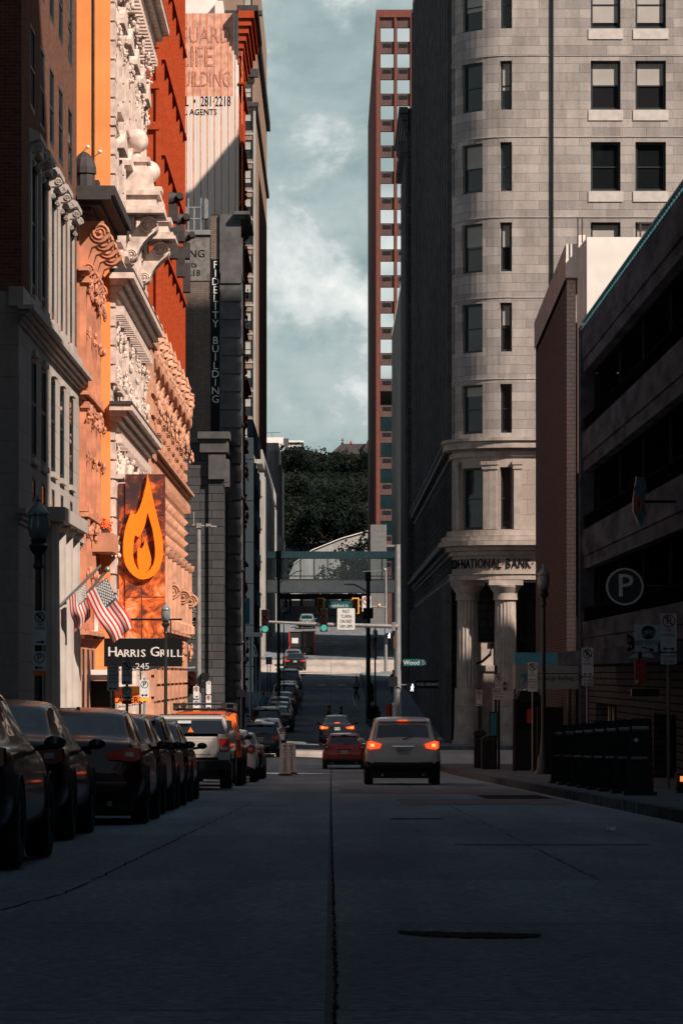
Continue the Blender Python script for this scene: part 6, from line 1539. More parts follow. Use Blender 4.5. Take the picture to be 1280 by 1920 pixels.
def mast():
    D = 165; x = PX(745,D); z0 = zr(D)+.0
    t = thing('traffic_signal_pole', 'tall grey signal pole with a long arm holding two green traffic lights', 'traffic signal', (x, D, z0))
    o = MB(); o.tube([(x,D,z0),(x,D,PZ(1021,D))], [.19,.14], 12); o.box(x-.3, x+.3, D-.3, D+.3, z0, z0+.12); part(t, 'pole', 'grey_metal', o, smooth=False)
    o = MB(); o.tube([(x,D-.2,PZ(1175,D)),(PX(575,D),D-.2,PZ(1170,D)),(PX(500,D),D-.2,PZ(1166,D))], [.11,.08,.06], 8); o.box(x-.26, x-.1, D-.3, D-.1, PZ(1183,D), PZ(1167,D)); part(t, 'mast_arm', 'grey_metal', o)
    o = MB(); o.tube([(x,D,PZ(1024,D)),(PX(726,D),D,PZ(1023,D))], .05, 8); o.box(PX(720,D), PX(738,D), D-.14, D+.14, PZ(1025.5,D), PZ(1022,D)); part(t, 'street_light_arm', 'grey_metal', o)
    signal_head(t, PX(497,D), D-.2, PZ(1165,D), h=1.12); signal_head(t, PX(607,D), D-.2, PZ(1163,D), h=1.12)
    s_ = MB(); xs, zs = PX(648.5,D), PZ(1161,D); w, h = 33*D/F, 40*D/F
    s_.prism([(xs+a, zs+b) for a, b in rounded(w, h, .06)], D-.42, D-.40, 'y'); po = part(t, 'no_turn_sign', 'white_paint', s_)
    o = MB()
    for i, l in enumerate(('NO', 'TURN', 'ON RED', '7AM-10PM')): o.text(l, (xs, D-.425, zs+h*(.35-.235*i)), h*.225, ext=.003, sx=(.95,.85,.70,.60)[i])
    o.build('lettering', M['sign_black'], po)
    # wood street plate, sits on this pole
    xs, zs = PX(777,D), PZ(1243,D); o = MB(); o.box(PX(756,D), PX(796,D), D-.23, D-.2, PZ(1249,D), PZ(1236,D)); po = part(t, 'street_name_sign', 'sign_green', o)
    o = MB(); o.text('Wood St', (xs, D-.233, zs), .30, ext=.003); o.build('lettering', M['sign_white'], po)
    for (px, yy) in ((772, 1290), (736, 1278)):
        o = MB(); xx = PX(px,D); o.box(xx-.22, xx+.22, D-.5, D-.25, PZ(yy+9,D), PZ(yy-9,D)); so_ = part(t, 'walk_signal', 'black_metal', o)
        if px == 772: o = MB(); walker(o, xx, D-.51, PZ(yy,D), .36); o.build('walking_figure', M['walk_white'], so_)
    o = MB(); o.box(PX(745,D), PX(772,D), D-.3, D-.26, PZ(1285,D), PZ(1283,D)); part(t, 'bracket', 'grey_metal', o)
    # left signal pole
    D = 147.6; x = PX(372,D); z0 = zr(D)
    t = thing('signal_pole', 'tall pale pole on the left corner with cameras on its crossbar', 'signal pole', (x, D, z0))
    o = MB(); o.tube([(x,D,z0),(x,D,PZ(986,D))], [.14,.10], 12); part(t, 'pole', 'grey_metal', o)
    o = MB(); o.tube([(PX(361,D),D,PZ(985,D)),(PX(406,D),D,PZ(988,D))], .045, 8); o.box(PX(368,D), PX(378,D), D-.14, D+.14, PZ(990,D), PZ(981,D)); o.box(PX(386,D), PX(396,D), D-.1, D+.1, PZ(987,D), PZ(982,D)); o.tube([(PX(363,D),D,PZ(986,D)),(PX(363,D),D,PZ(960,D))], .03, 6); part(t, 'crossbar', 'grey_metal', o)
    o = MB(); o.tube([(x,D,PZ(1252,D)),(PX(345,D),D,PZ(1254,D))], .06, 8); part(t, 'side_arm', 'grey_metal', o)
    signal_head(t, PX(348,D), D-.1, PZ(1283,D), lit='none', h=1.1); signal_head(t, PX(361,D), D-.15, PZ(1280,D), lit='none', h=1.0)
    o = MB(); o.box(PX(378,D), PX(392,D), D-.3, D, PZ(1276,D), PZ(1262,D)); o.box(PX(376,D), PX(391,D), D-.25, D, PZ(1291,D), PZ(1278,D)); part(t, 'walk_signal', 'black_metal', o)
    # second crossing: thin grey pole with arm
    D = 284; x = PX(723,D); z0 = zr(D)
    t = thing('traffic_signal_pole', 'thin grey pole at the second crossing whose arm carries yellow edged lights', 'traffic signal', (x, D, z0))
    o = MB(); o.tube([(x,D,z0),(x,D,PZ(1066,D))], [.15,.09], 10); o.box(x-.45, x+.45, D-.4, D+.4, z0, z0+.3); part(t, 'pole', 'grey_metal', o)
    o = MB(); o.tube([(x,D-.2,PZ(1139,D)),(PX(603,D),D-.2,PZ(1134,D))], [.08,.05], 8); part(t, 'mast_arm', 'grey_metal', o)
    o = MB(); o.tube([(x,D,PZ(1069,D)),(PX(680,D),D,PZ(1072,D))], .025, 6); o.ball((x-.1,D,PZ(1068,D)), .14, 8, 6); part(t, 'wire_arm', 'grey_metal', o)
    signal_head(t, PX(601,D), D-.3, PZ(1136,D), w=.40, h=1.15, lit='none', frame='sign_yellow'); signal_head(t, PX(666.5,D), D-.3, PZ(1136,D), w=.40, h=1.15, lit='white', frame='sign_yellow')
    o = MB(); o.box(PX(609,D), PX(659,D), D-.34, D-.3, PZ(1141,D), PZ(1128,D)); po = part(t, 'street_name_sign', 'sign_green', o)
    o = MB(); o.text('Smithfield St', (PX(634,D), D-.345, PZ(1136.3,D)), .36, ext=.003, sx=.92); o.build('lettering', M['sign_white'], po)
    o = MB(); xs, zs = PX(687,D), PZ(1131,D); o.box(xs-.37, xs+.37, D-.38, D-.36, PZ(1147,D), PZ(1118,D)); po = part(t, 'no_turn_symbol_sign', 'white_paint', o)
    o = MB(); ring_mb(o, (xs, PZ(1127,D)), .33, .25, D-.385); o.add([(xs-.24,D-.388,PZ(1127,D)+.18),(xs-.18,D-.388,PZ(1127,D)+.24),(xs+.24,D-.388,PZ(1127,D)-.18),(xs+.18,D-.388,PZ(1127,D)-.24)], [(0,1,2,3)]); o.build('red_ring', M['sign_red'], po)
    o = MB(); o.tube([(xs+.02,D-.384,PZ(1127,D)-.2),(xs+.02,D-.384,PZ(1127,D)+.08),(xs-.12,D-.384,PZ(1127,D)+.1)], .03, 5); o.build('arrow', M['sign_black'], po)
    o = MB(); xx = PX(729,D); o.box(xx-.25, xx+.25, D-.5, D-.2, PZ(1198,D), PZ(1187,D)); so_ = part(t, 'walk_signal', 'black_metal', o)
    o = MB(); walker(o, xx, D-.51, PZ(1192.5,D), .44); o.build('walking_figure', M['walk_white'], so_)
    o = MB(); xx = PX(739,D); o.box(xx-.04, xx+.05, D-.3, D-.2, PZ(1216,D), PZ(1192,D)); part(t, 'orange_strip', 'sign_orange', o)
    for px in (711,): o = MB(); o.ball((PX(px,D),D-.3,PZ(1134.5,D)), .1, 8, 6); part(t, 'amber_beacon', 'lens_amber', o)
    # black poles with box heads
    D = 215; x = PX(522,D); z0 = zr(D)
    t = thing('utility_pole', 'black pole with a long box at its top, left of the footbridge', 'pole', (x, D, z0), 'black poles flanking the street')
    o = MB(); o.tube([(x,D,z0),(x,D,PZ(1085,D))], [.13,.09], 10); part(t, 'pole', 'black_metal', o)
    o = MB(); o.box(x-.17, x+.17, D-.15, D+.15, PZ(1082,D), PZ(1033,D)); o.prism([(x-.17,PZ(1082,D)),(x+.17,PZ(1082,D)),(x+.08,PZ(1089,D)),(x-.08,PZ(1089,D))], D-.15, D+.15, 'y'); part(t, 'box_head', 'black_metal', o)
    o = MB(); o.tube([(x,D,PZ(1095,D)),(PX(540,D),D,PZ(1082,D)),(PX(556,D),D,PZ(1072,D)),(PX(566,D),D,PZ(1070,D))], .035, 6); part(t, 'lamp_arm', 'grey_metal', o)
    D = 205; x = PX(690,D); z0 = zr(D)
    t = thing('utility_pole', 'thick black pole with a curved lamp arm, right of the hanging traffic lights', 'pole', (x, D, z0), 'black poles flanking the street')
    o = MB(); o.tube([(x,D,z0),(x,D,PZ(1090,D))], [.16,.12], 10); o.box(x-.17, x+.17, D-.05, D+.3, PZ(1090,D), PZ(1072,D)); part(t, 'pole', 'black_metal', o)
    o = MB(); o.tube([(x,D,PZ(1112,D)),(PX(676,D),D,PZ(1102,D)),(PX(664,D),D,PZ(1096,D)),(PX(652,D),D,PZ(1096,D))], .05, 8); o.box(PX(645,D), PX(656,D), D-.12, D+.12, PZ(1097.5,D), PZ(1095,D)); part(t, 'lamp_arm', 'grey_metal', o)
    o = MB(); o.box(x-.30, x+.30, D-.24, D-.16, PZ(1160,D), PZ(1140,D)); part(t, 'control_box', 'black_metal', o)
    D = 190; x = PX(533,D)
    t = thing('round_turn_sign', 'grey disc sign with a bent arrow beside the left black pole', 'sign', (PX(532,230), 230, zr(230)))
    D = 230; x, z = PX(532,D), PZ(1143,D); o = MB(); o.tube([(x,D,z),(x,D+.03,z)], .23, 20); po = part(t, 'disc', 'sign_white', o)
    o = MB(); ring_mb(o, (x, z), .225, .18, D-.004); o.tube([(x+.04,D-.004,z-.12),(x+.04,D-.004,z+.04),(x-.1,D-.004,z+.06)], .03, 5); o.build('arrow', M['sign_black'], po)
    post(t, x, D+.06, zr(D), z+.3, .03, 'black_metal')
mast()
# ================================================================== RESTAURANT SIGNS AND BANNER
def restaurant():
    D = 90; x0, x1, z0, z1 = PX(195,D), PX(341,D), PZ(1250,D), PZ(1197,D)
    t = thing('restaurant_sign', 'wide black restaurant sign with white capital letters hung over the left pavement', 'sign', ((x0+x1)/2, D, z0))
    o = MB(); o.box(x0, x1, D, D+.18, z0, z1); po = part(t, 'panel', 'sign_black', o)
    o = MB(); xs = (x0+x1)/2-.06; zc = PZ(1223,D)
    cur = PX(202,D)
    for word in ('HARRIS', 'GRILL'):
        for i, ch in enumerate(word):
            sz = .36 if i == 0 else .28; wd = {'I': .115, 'H': .245, 'G': .25}.get(ch, .20)*(1.0 if i == 0 else .84)
            o.text(ch, (cur+wd/2, D-.008, zc-(0 if i == 0 else .04)), sz, ext=.008, sx=1.02); o.text(ch, (cur+wd/2+.012, D-.008, zc-(0 if i == 0 else .04)), sz, ext=.007, sx=1.02); cur += wd
        cur += .10
    o.build('lettering', M['white_paint'], po)
    o = MB(); zc = PZ(1250,D)
    o.prism([(PX(238,D),PZ(1250.2,D)),(PX(309,D),PZ(1250.2,D)),(PX(275,D),PZ(1258,D)),(PX(262,D),PZ(1258,D))], D+.02, D+.12, 'y'); po = part(t, 'number_panel', mat('dark_teal_panel', (.015,.035,.045), .5), o)
    o = MB(); o.text('245', (PX(267,D), D-.006, PZ(1250,D)), .23, ext=.01, sx=1.1); o.build('lettering', M['white_paint'], po)
    for xx in (x0+.3, x1-.3): o = MB(); o.tube([(xx,D+.09,z1),(xx,D+.09,z1+.5)], .02, 6); part(t, 'hanger', 'black_metal', o)
    o = MB(); o.tube([(x0,D+.09,z1+.5),(x1,D+.09,z1+.5)], .03, 6); o.tube([(x0,D+.09,z1+.02),(-6.4,D+.09,z1+.02)], .03, 6); part(t, 'bracket', 'black_metal', o)
    # flame banner
    D = 94; x0, x1, z0, z1 = PX(235,D), PX(309,D), PZ(1196,D), PZ(889,D)
    t = thing('flame_banner', 'tall mottled copper banner with a large orange flame on the left facades', 'banner', ((x0+x1)/2, D, z0))
    m, nt_, b_, L = newmat('oxidised_copper'); tc = N(nt_, 'ShaderNodeTexCoord'); n = N(nt_, 'ShaderNodeTexNoise'); n.inputs['Scale'].default_value = 2.1; n.inputs['Detail'].default_value = 10; n.inputs['Roughness'].default_value = .68; n.inputs['Distortion'].default_value = .8
    L(tc.outputs['Object'], n.inputs['Vector']); rp = N(nt_, 'ShaderNodeValToRGB'); e = rp.color_ramp.elements
    e[0].position = .36; e[0].color = (.035,.012,.014,1); e[1].position = .72; e[1].color = (.95,.42,.26,1)
    for p_, c_ in ((.46,(.10,.022,.015,1)), (.53,(.42,.07,.012,1)), (.60,(.80,.17,.02,1))): q = e.new(p_); q.color = c_
    sx_ = N(nt_, 'ShaderNodeSeparateXYZ'); L(tc.outputs['Generated'], sx_.inputs[0]); mr = N(nt_, 'ShaderNodeMapRange'); L(sx_.outputs['Z'], mr.inputs[0]); mr.inputs[3].default_value = .09; mr.inputs[4].default_value = -.06
    ad = N(nt_, 'ShaderNodeMath', operation='ADD'); L(n.outputs[0], ad.inputs[0]); L(mr.outputs[0], ad.inputs[1]); L(ad.outputs[0], rp.inputs[0]); L(rp.outputs[0], b_.inputs['Base Color']); b_.inputs['Roughness'].default_value = .6
    o = MB(); o.box(x0, x1, D, D+.3, z0, z1); po = part(t, 'panel', m, o)
    o = MB(); o.box(x0-.18, x0-.003, D+.05, D+.5, z0, z1-.25); part(t, 'side_panel', m, o)
    o = MB()
    for k in (1, 2, 3): z = z0+(z1-z0)*k/4; o.box(x0, x1, D-.012, D-.001, z-.006, z+.006)
    o.box((x0+x1)/2-.1, (x0+x1)/2-.085, D-.012, D-.001, z0, z1); part(t, 'seam', 'dark_cornice', o)
    def FP(pts): return [(PX(a,D), PZ(b,D)) for a, b in pts]
    outer_l = [(277,889),(275,905),(271,922),(267,938),(263,950),(258,961),(254,965),(250,962),(247,956),(243,968),(238,982),(234,998),(231.5,1015),(231,1030),(232,1045),(236,1060),(243,1072),(252,1081),(262,1086),(268,1087)]
    outer_r = [(268,1087),(279,1085),(290,1079),(298,1069),(303,1056),(306,1042),(306.5,1025),(304,1005),(299,985),(294,965),(289,945),(285,925),(281,905),(277,889)]
    hole = [(277,961),(281,975),(286,992),(289,1010),(291,1028),(291,1044),(288,1058),(282,1068),(274,1074),(266,1073),(258,1066),(252,1055),(250,1042),(250,1030),(251,1018),(253,1006),(256,1004),(259,1008),(263,1006),(268,996),(273,982)]
    inner = [(273,1010),(277,1022),(281,1035),(284,1048),(283,1060),(278,1070),(270,1075),(263,1072),(259,1062),(258,1050),(258,1040),(258,1030),(262,1027),(266,1029),(270,1022)]
    flame = MB(); out = outer_l[:-1]+outer_r[:-1]
    # ring between the outer outline and the hole: quads by angle matching
    def resample(P_, n):
        P_ = P_+[P_[0]]; Ls = [0]
        for a, b in zip(P_, P_[1:]): Ls.append(Ls[-1]+math.dist(a, b))
        o_ = []
        for i in range(n):
            s = Ls[-1]*i/n; k = max(j for j in range(len(Ls)-1) if Ls[j] <= s); t_ = (s-Ls[k])/max(1e-9, Ls[k+1]-Ls[k]); o_.append((P_[k][0]+(P_[k+1][0]-P_[k][0])*t_, P_[k][1]+(P_[k+1][1]-P_[k][1])*t_))
        return o_
    hole_ccw = [hole[0]]+hole[1:][::-1]   # same sense as the outline (tip, left, bottom, right)
    n = 120; A = FP(resample(out, n)); B = FP(resample(hole_ccw, n)); y0, y1 = D-.14, D-.05
    vs = [(p[0],y0,p[1]) for p in A]+[(p[0],y0,p[1]) for p in B]+[(p[0],y1,p[1]) for p in A]+[(p[0],y1,p[1]) for p in B]; fs = []
    for i in range(n): j = (i+1) % n; fs += [(i,j,n+j,n+i), (i,2*n+i,2*n+j,j), (n+i,n+j,3*n+j,3*n+i), (2*n+i,3*n+i,3*n+j,2*n+j)]
    flame.add(vs, fs); flame.prism(FP(inner), D-.13, D-.04, 'y'); part(t, 'flame', mat('bright_orange_flame', (1.0,.23,.008), .45, var=.05), flame, split=False)
    # small hanging tavern sign
    D = 150; t = thing('vertical_shop_sign', 'narrow dark vertical sign with white script letters at the left corner', 'sign', (PX(364,D), D, PZ(1200,D)))
    o = MB(); o.box(PX(358,D), PX(370,D), D-.3, D-.2, PZ(1200,D), PZ(1130,D)); po = part(t, 'panel', 'sign_black', o)
    o = MB(); o.text('BANK TOWER', (PX(364.5,D), D-.31, PZ(1166,D)), .24, right=(0,0,-1), up=(1,0,0), ext=.004); o.v = [(v[0], min(v[1], D-.302), v[2]) for v in o.v]; o.build('lettering', M['white_paint'], po)
    # orange and yellow banner at pavement level, black shop front
    D = 90.6; t = thing('orange_banner', 'orange banner with dark letters low on the wall under the restaurant sign', 'banner', (PX(237,D), D, PZ(1319,D)))
    o = MB(); o.box(PX(212,D), PX(264,D), D, D+.05, PZ(1319,D), PZ(1288,D)); po = part(t, 'cloth', 'sign_orange', o)
    o = MB(); o.text('PLAY', (PX(223,D), D-.006, PZ(1313,D)), .22, ext=.004); o.text('HERE!', (PX(252,D), D-.006, PZ(1313,D)), .22, ext=.004); o.build('lettering', M['sign_black'], po)
    o = MB(); o.box(PX(247,D), PX(264,D), D-.012, D-.001, PZ(1300,D), PZ(1287,D)); part(t, 'yellow_corner', 'sign_yellow', o)
    for px in (214, 262): post(t, PX(px,D), D+.08, zr(D)+KH, PZ(1288,D), .03, 'black_metal')
    t = thing('shop_awning', 'dark awning box with pale valance left of the orange banner', 'awning', (PX(195,91), 91, PZ(1270,91)))
    D = 91; o = MB(); o.box(-6.39, PX(206,D), D, D+3, PZ(1326,D), PZ(1277,D)); part(t, 'shade', 'black_open', o)
    o = MB(); o.box(-6.39, PX(206,D)+.02, D-.05, D-.003, PZ(1276,D), PZ(1256,D)); part(t, 'valance', 'white_panel', o)
restaurant()
# ---- flags
def flag_us(t, p0, u, v, wl, hl, phase, nu=26, nv=26, name='cloth'):
    """p0 hoist top, u along the pole, v along the fly (hanging); built as 13 stripes, canton and stars on one sheet"""
    u = Vector(u).normalized(); v = Vector(v).normalized(); nrm = u.cross(v).normalized()
    def S(a, b):   # a across stripes 0..1, b along the fly 0..1
        off = math.sin(b*7+a*3+phase)*.07*b+math.sin(a*9+phase)*.05*b
        return Vector(p0)+u*(a*hl+.06*math.sin(b*6)*b)+v*(b*wl)+nrm*off
    o = MB()
    for i in range(26):
        for j in range(nv):
            a0, a1, b0, b1 = i/26, (i+1)/26, j/nv, (j+1)/nv
            st = i//2; c = 1 if st % 2 else 0
            if st < 7 and b0 < .4: c = 2
            o.add([S(a0,b0), S(a1,b0), S(a1,b1), S(a0,b1)], [(0,1,2,3)], mi=c)
    o.build(name, [M['flag_red'], M['flag_white'], M['flag_blue']], t, smooth=True)
    s_ = MB()
    for r in range(9):
        for q in range(6 if r % 2 == 0 else 5):
            a = (r+.9)/9.8*7/13; b = .4*((q+.5+(.5 if r % 2 else 0))/6); c = S(a, b)
            for sg in (1, -1):
                pts = []
                for k in range(10): an = math.pi*k/5; rr = .035 if k % 2 == 0 else .015; pts.append(c+u*rr*math.cos(an)+v*rr*math.sin(an)+nrm*sg*.006)
                s_.add(pts, [tuple(range(10))])
    s_.build('stars', M['flag_white'], t)
M['flag_red'] = mat('flag_red_cloth', (.50,.022,.018), .8, var=.12); M['flag_white'] = mat('flag_white_cloth', (.62,.58,.54), .8, var=.08); M['flag_blue'] = mat('flag_blue_cloth', (.045,.10,.15), .8, var=.12)
def flags():
    D = 82
    t = thing('american_flag', 'large striped flag with a blue starry corner, front one of the pair', 'flag', (-6.35, D, PZ(1150,D)), 'flags on angled poles')
    a = P(98,1160,D); b = P(203,1068,D); b.y = D-.25
    o = MB(); o.tube([(-6.5, D+.1, a.z-.15), b], .035, 8); o.ball(b, .07, 8, 6); part(t, 'flagpole', 'grey_metal', o)
    hoist0 = P(200,1083,D-.2); hoist1 = P(165,1112,D-.2)
    flag_us(t, hoist0, hoist1-hoist0, P(244,1168,D-.2)-P(200,1083,D-.2), 1.35, .66, .4)
    D = 78
    t = thing('american_flag', 'smaller shaded striped flag hanging folded behind the large one', 'flag', (-6.35, D, PZ(1170,D)), 'flags on angled poles')
    b = P(189,1060,D)
    o = MB(); o.tube([(-6.5, D+.1, PZ(1160,D)), b], .03, 8); part(t, 'flagpole', 'grey_metal', o)
    h0 = P(161,1093,D-.1); h1 = P(134,1118,D-.1)
    flag_us(t, h0, h1-h0, P(168,1152,D-.1)-h0, .80, .52, 2.1)
    D = 90; t = thing('hanging_pennant', 'orange and white cloth hanging below the striped flags', 'flag', (PX(175,D), D, PZ(1190,D)))
    o = MB()
    for k in range(12):
        for j, mi in ((0,0),(1,1)):
            x0 = PX(168+8*j,D); x1 = PX(176+8*j,D); za, zb_ = PZ(1142+k*3.5,D), PZ(1145.5+k*3.5,D); f = lambda z: .03*math.sin(z*9)
            o.add([(x0,D+f(za),za),(x1,D+f(za)+.02,za),(x1,D+f(zb_)+.02,zb_),(x0,D+f(zb_),zb_)], [(0,1,2,3)], mi=mi)
    o.build('cloth', [M['sign_orange'], M['flag_white']], t)
    o = MB(); o.tube([(PX(166,D),D,PZ(1141,D)),(PX(188,D),D,PZ(1141,D))], .02, 6); o.tube([(PX(176,D),D,PZ(1141,D)),(-6.4,D,PZ(1120,D))], .02, 6); part(t, 'bar', 'black_metal', o)
    for q, (px, py, lb) in enumerate(((188, 285, 'upper small white flood lamp on a thin arm across the orange wall'), (165, 276, 'small white flood lamp behind the dark roof ornament'))):
        D = 92.7; t = thing('wall_flood_lamp', lb, 'lamp', (PX(px,D), D, PZ(py,D)), 'flood lamps on the orange wall')
        o = MB(); o.ball((PX(px,D), D-.1, PZ(py,D)), .06, 10, 7, (1,1,.9)); part(t, 'lamp_head', 'white_paint', o)
        o = MB(); o.tube([(PX(px,D), D-.08, PZ(py,D)), (PX(px-20,D), D+.28, PZ(py+12,D))], .012, 6); part(t, 'arm', 'grey_metal', o)
    D = 96; t = thing('iron_flood_lamp', 'small black flood lamp bracket above the flags', 'lamp', (PX(214,D), D, PZ(1048,D)))
    o = MB(); o.box(PX(197,D), PX(229,D), D-.1, D+.1, PZ(1052,D), PZ(1043,D)); part(t, 'housing', 'black_metal', o)
    o = MB(); o.tube([(-6.0,D,PZ(1058,D)),(PX(212,D),D,PZ(1050,D))], .03, 6); part(t, 'bracket', 'black_metal', o)
flags()
# ---- valet signs
for i, (px, D, lb) in enumerate(((534, 118, 'front white upright valet parking board standing in the road'), (545.5, 124, 'rear white upright valet parking board half behind its twin'))):
    x = PX(px, D); z = zr(D)
    t = thing('valet_board', lb, 'sign', (x, D, z), 'valet parking boards')
    o = MB(); o.lathe([(.24,0),(.25,.02),(.2,.06),(.1,.07)], (x, D, z+.006), 16); part(t, 'base', 'plastic', o)
    o = MB(); a, h = .19, 1.12; o.prism([(x-a,z+.08),(x+a,z+.08),(x+a*.82,z+h-.08),(x+a*.5,z+h),(x-a*.5,z+h),(x-a*.82,z+h-.08)], D-.04, D+.04, 'y'); po = part(t, 'board', 'white_paint', o, bevel=.012)
    o = MB(); o.text('VALET PARKING', (x, D-.046, z+.58), .17, right=(0,0,-1), up=(1,0,0), ext=.003, sx=.74); o.v = [(v[0], D-.045, v[2]) for v in o.v]; o.build('lettering', M['sign_black'], po)
    o = MB(); o.box(x-.07, x+.07, D-.05, D-.041, z+1.02, z+1.05); part(po, 'handle_slot', 'sign_black', o)
# ================================================================== RIGHT PAVEMENT
def right_furniture():
    # row of black panels (bike docks)
    ys = [57.5, 60.0, 62.6, 65.3, 68.1, 71.0, 74.0, 77.2]
    proto = None
    for i, D in enumerate(ys):
        x = 5.22-.0*i; z = zr(D)+KH
        if proto is None:
            t = thing('black_street_panel', 'x', 'street panel', (x, D, z), 'row of black upright panels by the kerb')
            o = MB(); o.prism([(x-.24,z+.0),(x+.20,z+.0),(x+.16,z+1.28),(x-.16,z+1.28)], D-.05, D+.05, 'y'); part(t, 'panel', 'black_metal', o, bevel=.015)
            o = MB(); o.tube([(x-.15,D-.07,z+1.12),(x+.12,D-.07,z+1.12)], .05, 10); part(t, 'upper_bar', 'grey_metal2', o)
            o = MB(); o.tube([(x-.17,D-.07,z+.62),(x+.1,D-.07,z+.62)], .04, 10); part(t, 'lower_bar', 'grey_metal2', o)
            o = MB(); o.box(x-.3, x+.26, D-.16, D+.16, z, z+.06); part(t, 'foot', 'black_metal', o)
            proto = tree_of(t); r = t
        else: r = copy_tree(proto); r.location = (x+random.uniform(-.03,.03), D, z); r.rotation_euler = (0, random.uniform(-.02,.02), random.uniform(-.09,.09))
        r['label'] = ['nearest and widest black upright panel of the kerbside row', 'second black upright panel from the camera', 'third black upright panel from the camera', 'fourth black upright panel from the camera', 'fourth black upright panel counted from the far end', 'third black upright panel from the far end', 'second black upright panel from the far end', 'farthest black upright panel, nearest the lamp post'][i]
    D = 56.2; t = thing('round_sticker_plate', 'small pale round disc fixed on the nearest black panel', 'disc', (PX(1193,D), D, PZ(1388,D)))
    o = MB(); o.tube([(PX(1193,57.3),57.36,PZ(1388,57.3)),(PX(1193,57.3),57.40,PZ(1388,57.3))], .035, 14); part(t, 'disc', 'sign_white', o)
    # rubbish bins and boxes near the columns
    for (px, D, w, h, lb) in ((899, 133, .45, 1.5, 'dark square litter bin at the kerb corner left of the street map'), (916, 128, .55, 1.25, 'black ribbed litter bin beside the street map pillar')):
        x = PX(px, D); z = zr(D)+KH; t = thing('litter_bin', lb, 'litter bin', (x, D, z), 'litter bins at the corner')
        o = MB(); o.box(x-w/2, x+w/2, D-w/2, D+w/2, z, z+h*.85); part(t, 'body', 'black_metal', o, bevel=.03)
        o = MB(); o.box(x-w/2-.03, x+w/2+.03, D-w/2-.03, D+w/2+.03, z+h*.85+.002, z+h*.93); o.prism([(x-w/2,z+h*.93+.002),(x+w/2,z+h*.93+.002),(x+w*.3,z+h),(x-w*.3,z+h)], D-w/2, D+w/2, 'y'); part(t, 'lid', 'plastic', o)
        o = MB()
        for k in range(6): xx = x-w/2+.04+k*(w-.08)/5; o.box(xx-.012, xx+.012, D-w/2-.02, D-w/2-.002, z+.08, z+h*.8)
        part(t, 'slat', 'plastic', o)
    D = 127; x = PX(925, D); z = zr(D)+KH
    t = thing('street_map_pillar', 'narrow teal panel on a dark post beside the second column', 'street panel', (x, D, z))
    o = MB(); o.box(x-.16, x+.16, D-.05, D+.05, z+1.2, z+2.15); part(t, 'frame', 'black_metal', o)
    o = MB(); o.box(x-.12, x+.12, D-.056, D-.051, z+1.26, z+2.1); part(t, 'map', 'teal', o)  # map face is plain teal
    post(t, x, D, z, z+1.2, .04, 'black_metal')
    D = 130.5; x = PX(938, D); t = thing('blue_direction_plate', 'small blue plate with white marks behind the column signs', 'sign', (x, D, zr(D)+KH)); z = PZ(1287, D)
    o = MB(); o.box(x-.24, x+.24, D, D+.03, z-.16, z+.16); po = part(t, 'plate', 'sign_green', o); post(t, x-.18, D+.05, zr(D)+KH, PZ(1248,D), .05, 'black_metal')
    o = MB(); o.text('\u2190  \u2192', (x, D-.005, z), .2, ext=.002); o.build('lettering', M['sign_white'], po)
    # parked coach / bus like dark vehicle under the awning: dark van
    D = 118.6; x0, x1 = PX(961,D), PX(1100,D)-.05
    t = thing('parking_awning', 'teal topped white awning with a dark star and parking company name', 'awning', ((x0+x1)/2, D, PZ(1293,D)))
    zt, zm, zb = PZ(1224,D), PZ(1247,D), PZ(1292,D)
    o = MB(); o.add([(x0,D-1.6,zm),(x1,D-1.6,zm),(x1,D-.9,zt),(x0,D-.9,zt),(x0,D+.4,zm),(x1,D+.4,zm),(x1,D+.4,zt),(x0,D+.4,zt)], [(0,1,2,3),(3,2,6,7),(0,3,7,4),(1,5,6,2)]); part(t, 'teal_top', 'teal', o)
    o = MB(); o.box(x0, x1, D-1.6, D+.4, zb, zm-.003); po = part(t, 'valance', mat('grey_white_awning', (.20,.24,.25), .7, var=.1), o)
    o = MB(); cx_, cz = PX(989,D-1.6), PZ(1270,D-1.6); pts = []
    for k in range(10): an = math.pi/2+math.pi*k/5; rr = .30 if k % 2 == 0 else .12; pts.append((cx_+rr*math.cos(an), cz+rr*math.sin(an)))
    o.prism(pts, D-1.615, D-1.601, 'y'); o.build('star', M['teal'], po)
    o = MB(); o.text('Pittsburgh Parking Court', (PX(1052,D-1.6), D-1.606, PZ(1272,D-1.6)), .21, ext=.003, sx=.86); o.box(PX(1008,D-1.6), PX(1092,D-1.6), D-1.606, D-1.601, PZ(1264,D-1.6), PZ(1262.5,D-1.6)); o.build('lettering', M['sign_black'], po)
    for px in (965, 1096): o = MB(); o.tube([(PX(px,D-1.6),D-1.5,zb),(PX(px,D-1.6),D-1.5,zr(D)+KH)], .03, 8); part(t, 'post', 'black_metal', o)
    # dark van under the awning
    D = 122.0; x = PX(985,D); z = zr(D)+KH
    t = thing('dark_kiosk', 'dark rounded kiosk with a red poster in its window under the teal awning', 'kiosk', (x, D, z))
    o = MB(); pts = [(x-.35,z),(x+.55,z),(x+.55,z+2.6),(x+.35,z+2.85),(x-.15,z+2.8),(x-.33,z+2.5)]; o.prism(pts, D, D+1.5, 'y'); part(t, 'body', 'black_metal', o, bevel=.04)
    o = MB(); o.box(x-.28, x+.48, D-.012, D-.001, z+1.45, z+2.45); part(t, 'window', 'glass', o)
    o = MB(); o.box(x+.05, x+.25, D-.02, D-.013, z+1.7, z+2.2); part(t, 'red_poster', 'sign_red', o)  # plain red poster on the window
    # round parking sign on the garage
    D = 87; x, z, r = PX(1171,D), PZ(1100,D), 35*D/F
    t = thing('round_parking_sign', 'round dark sign with a white ring and letter P on the garage wall', 'sign', (x, D, z))
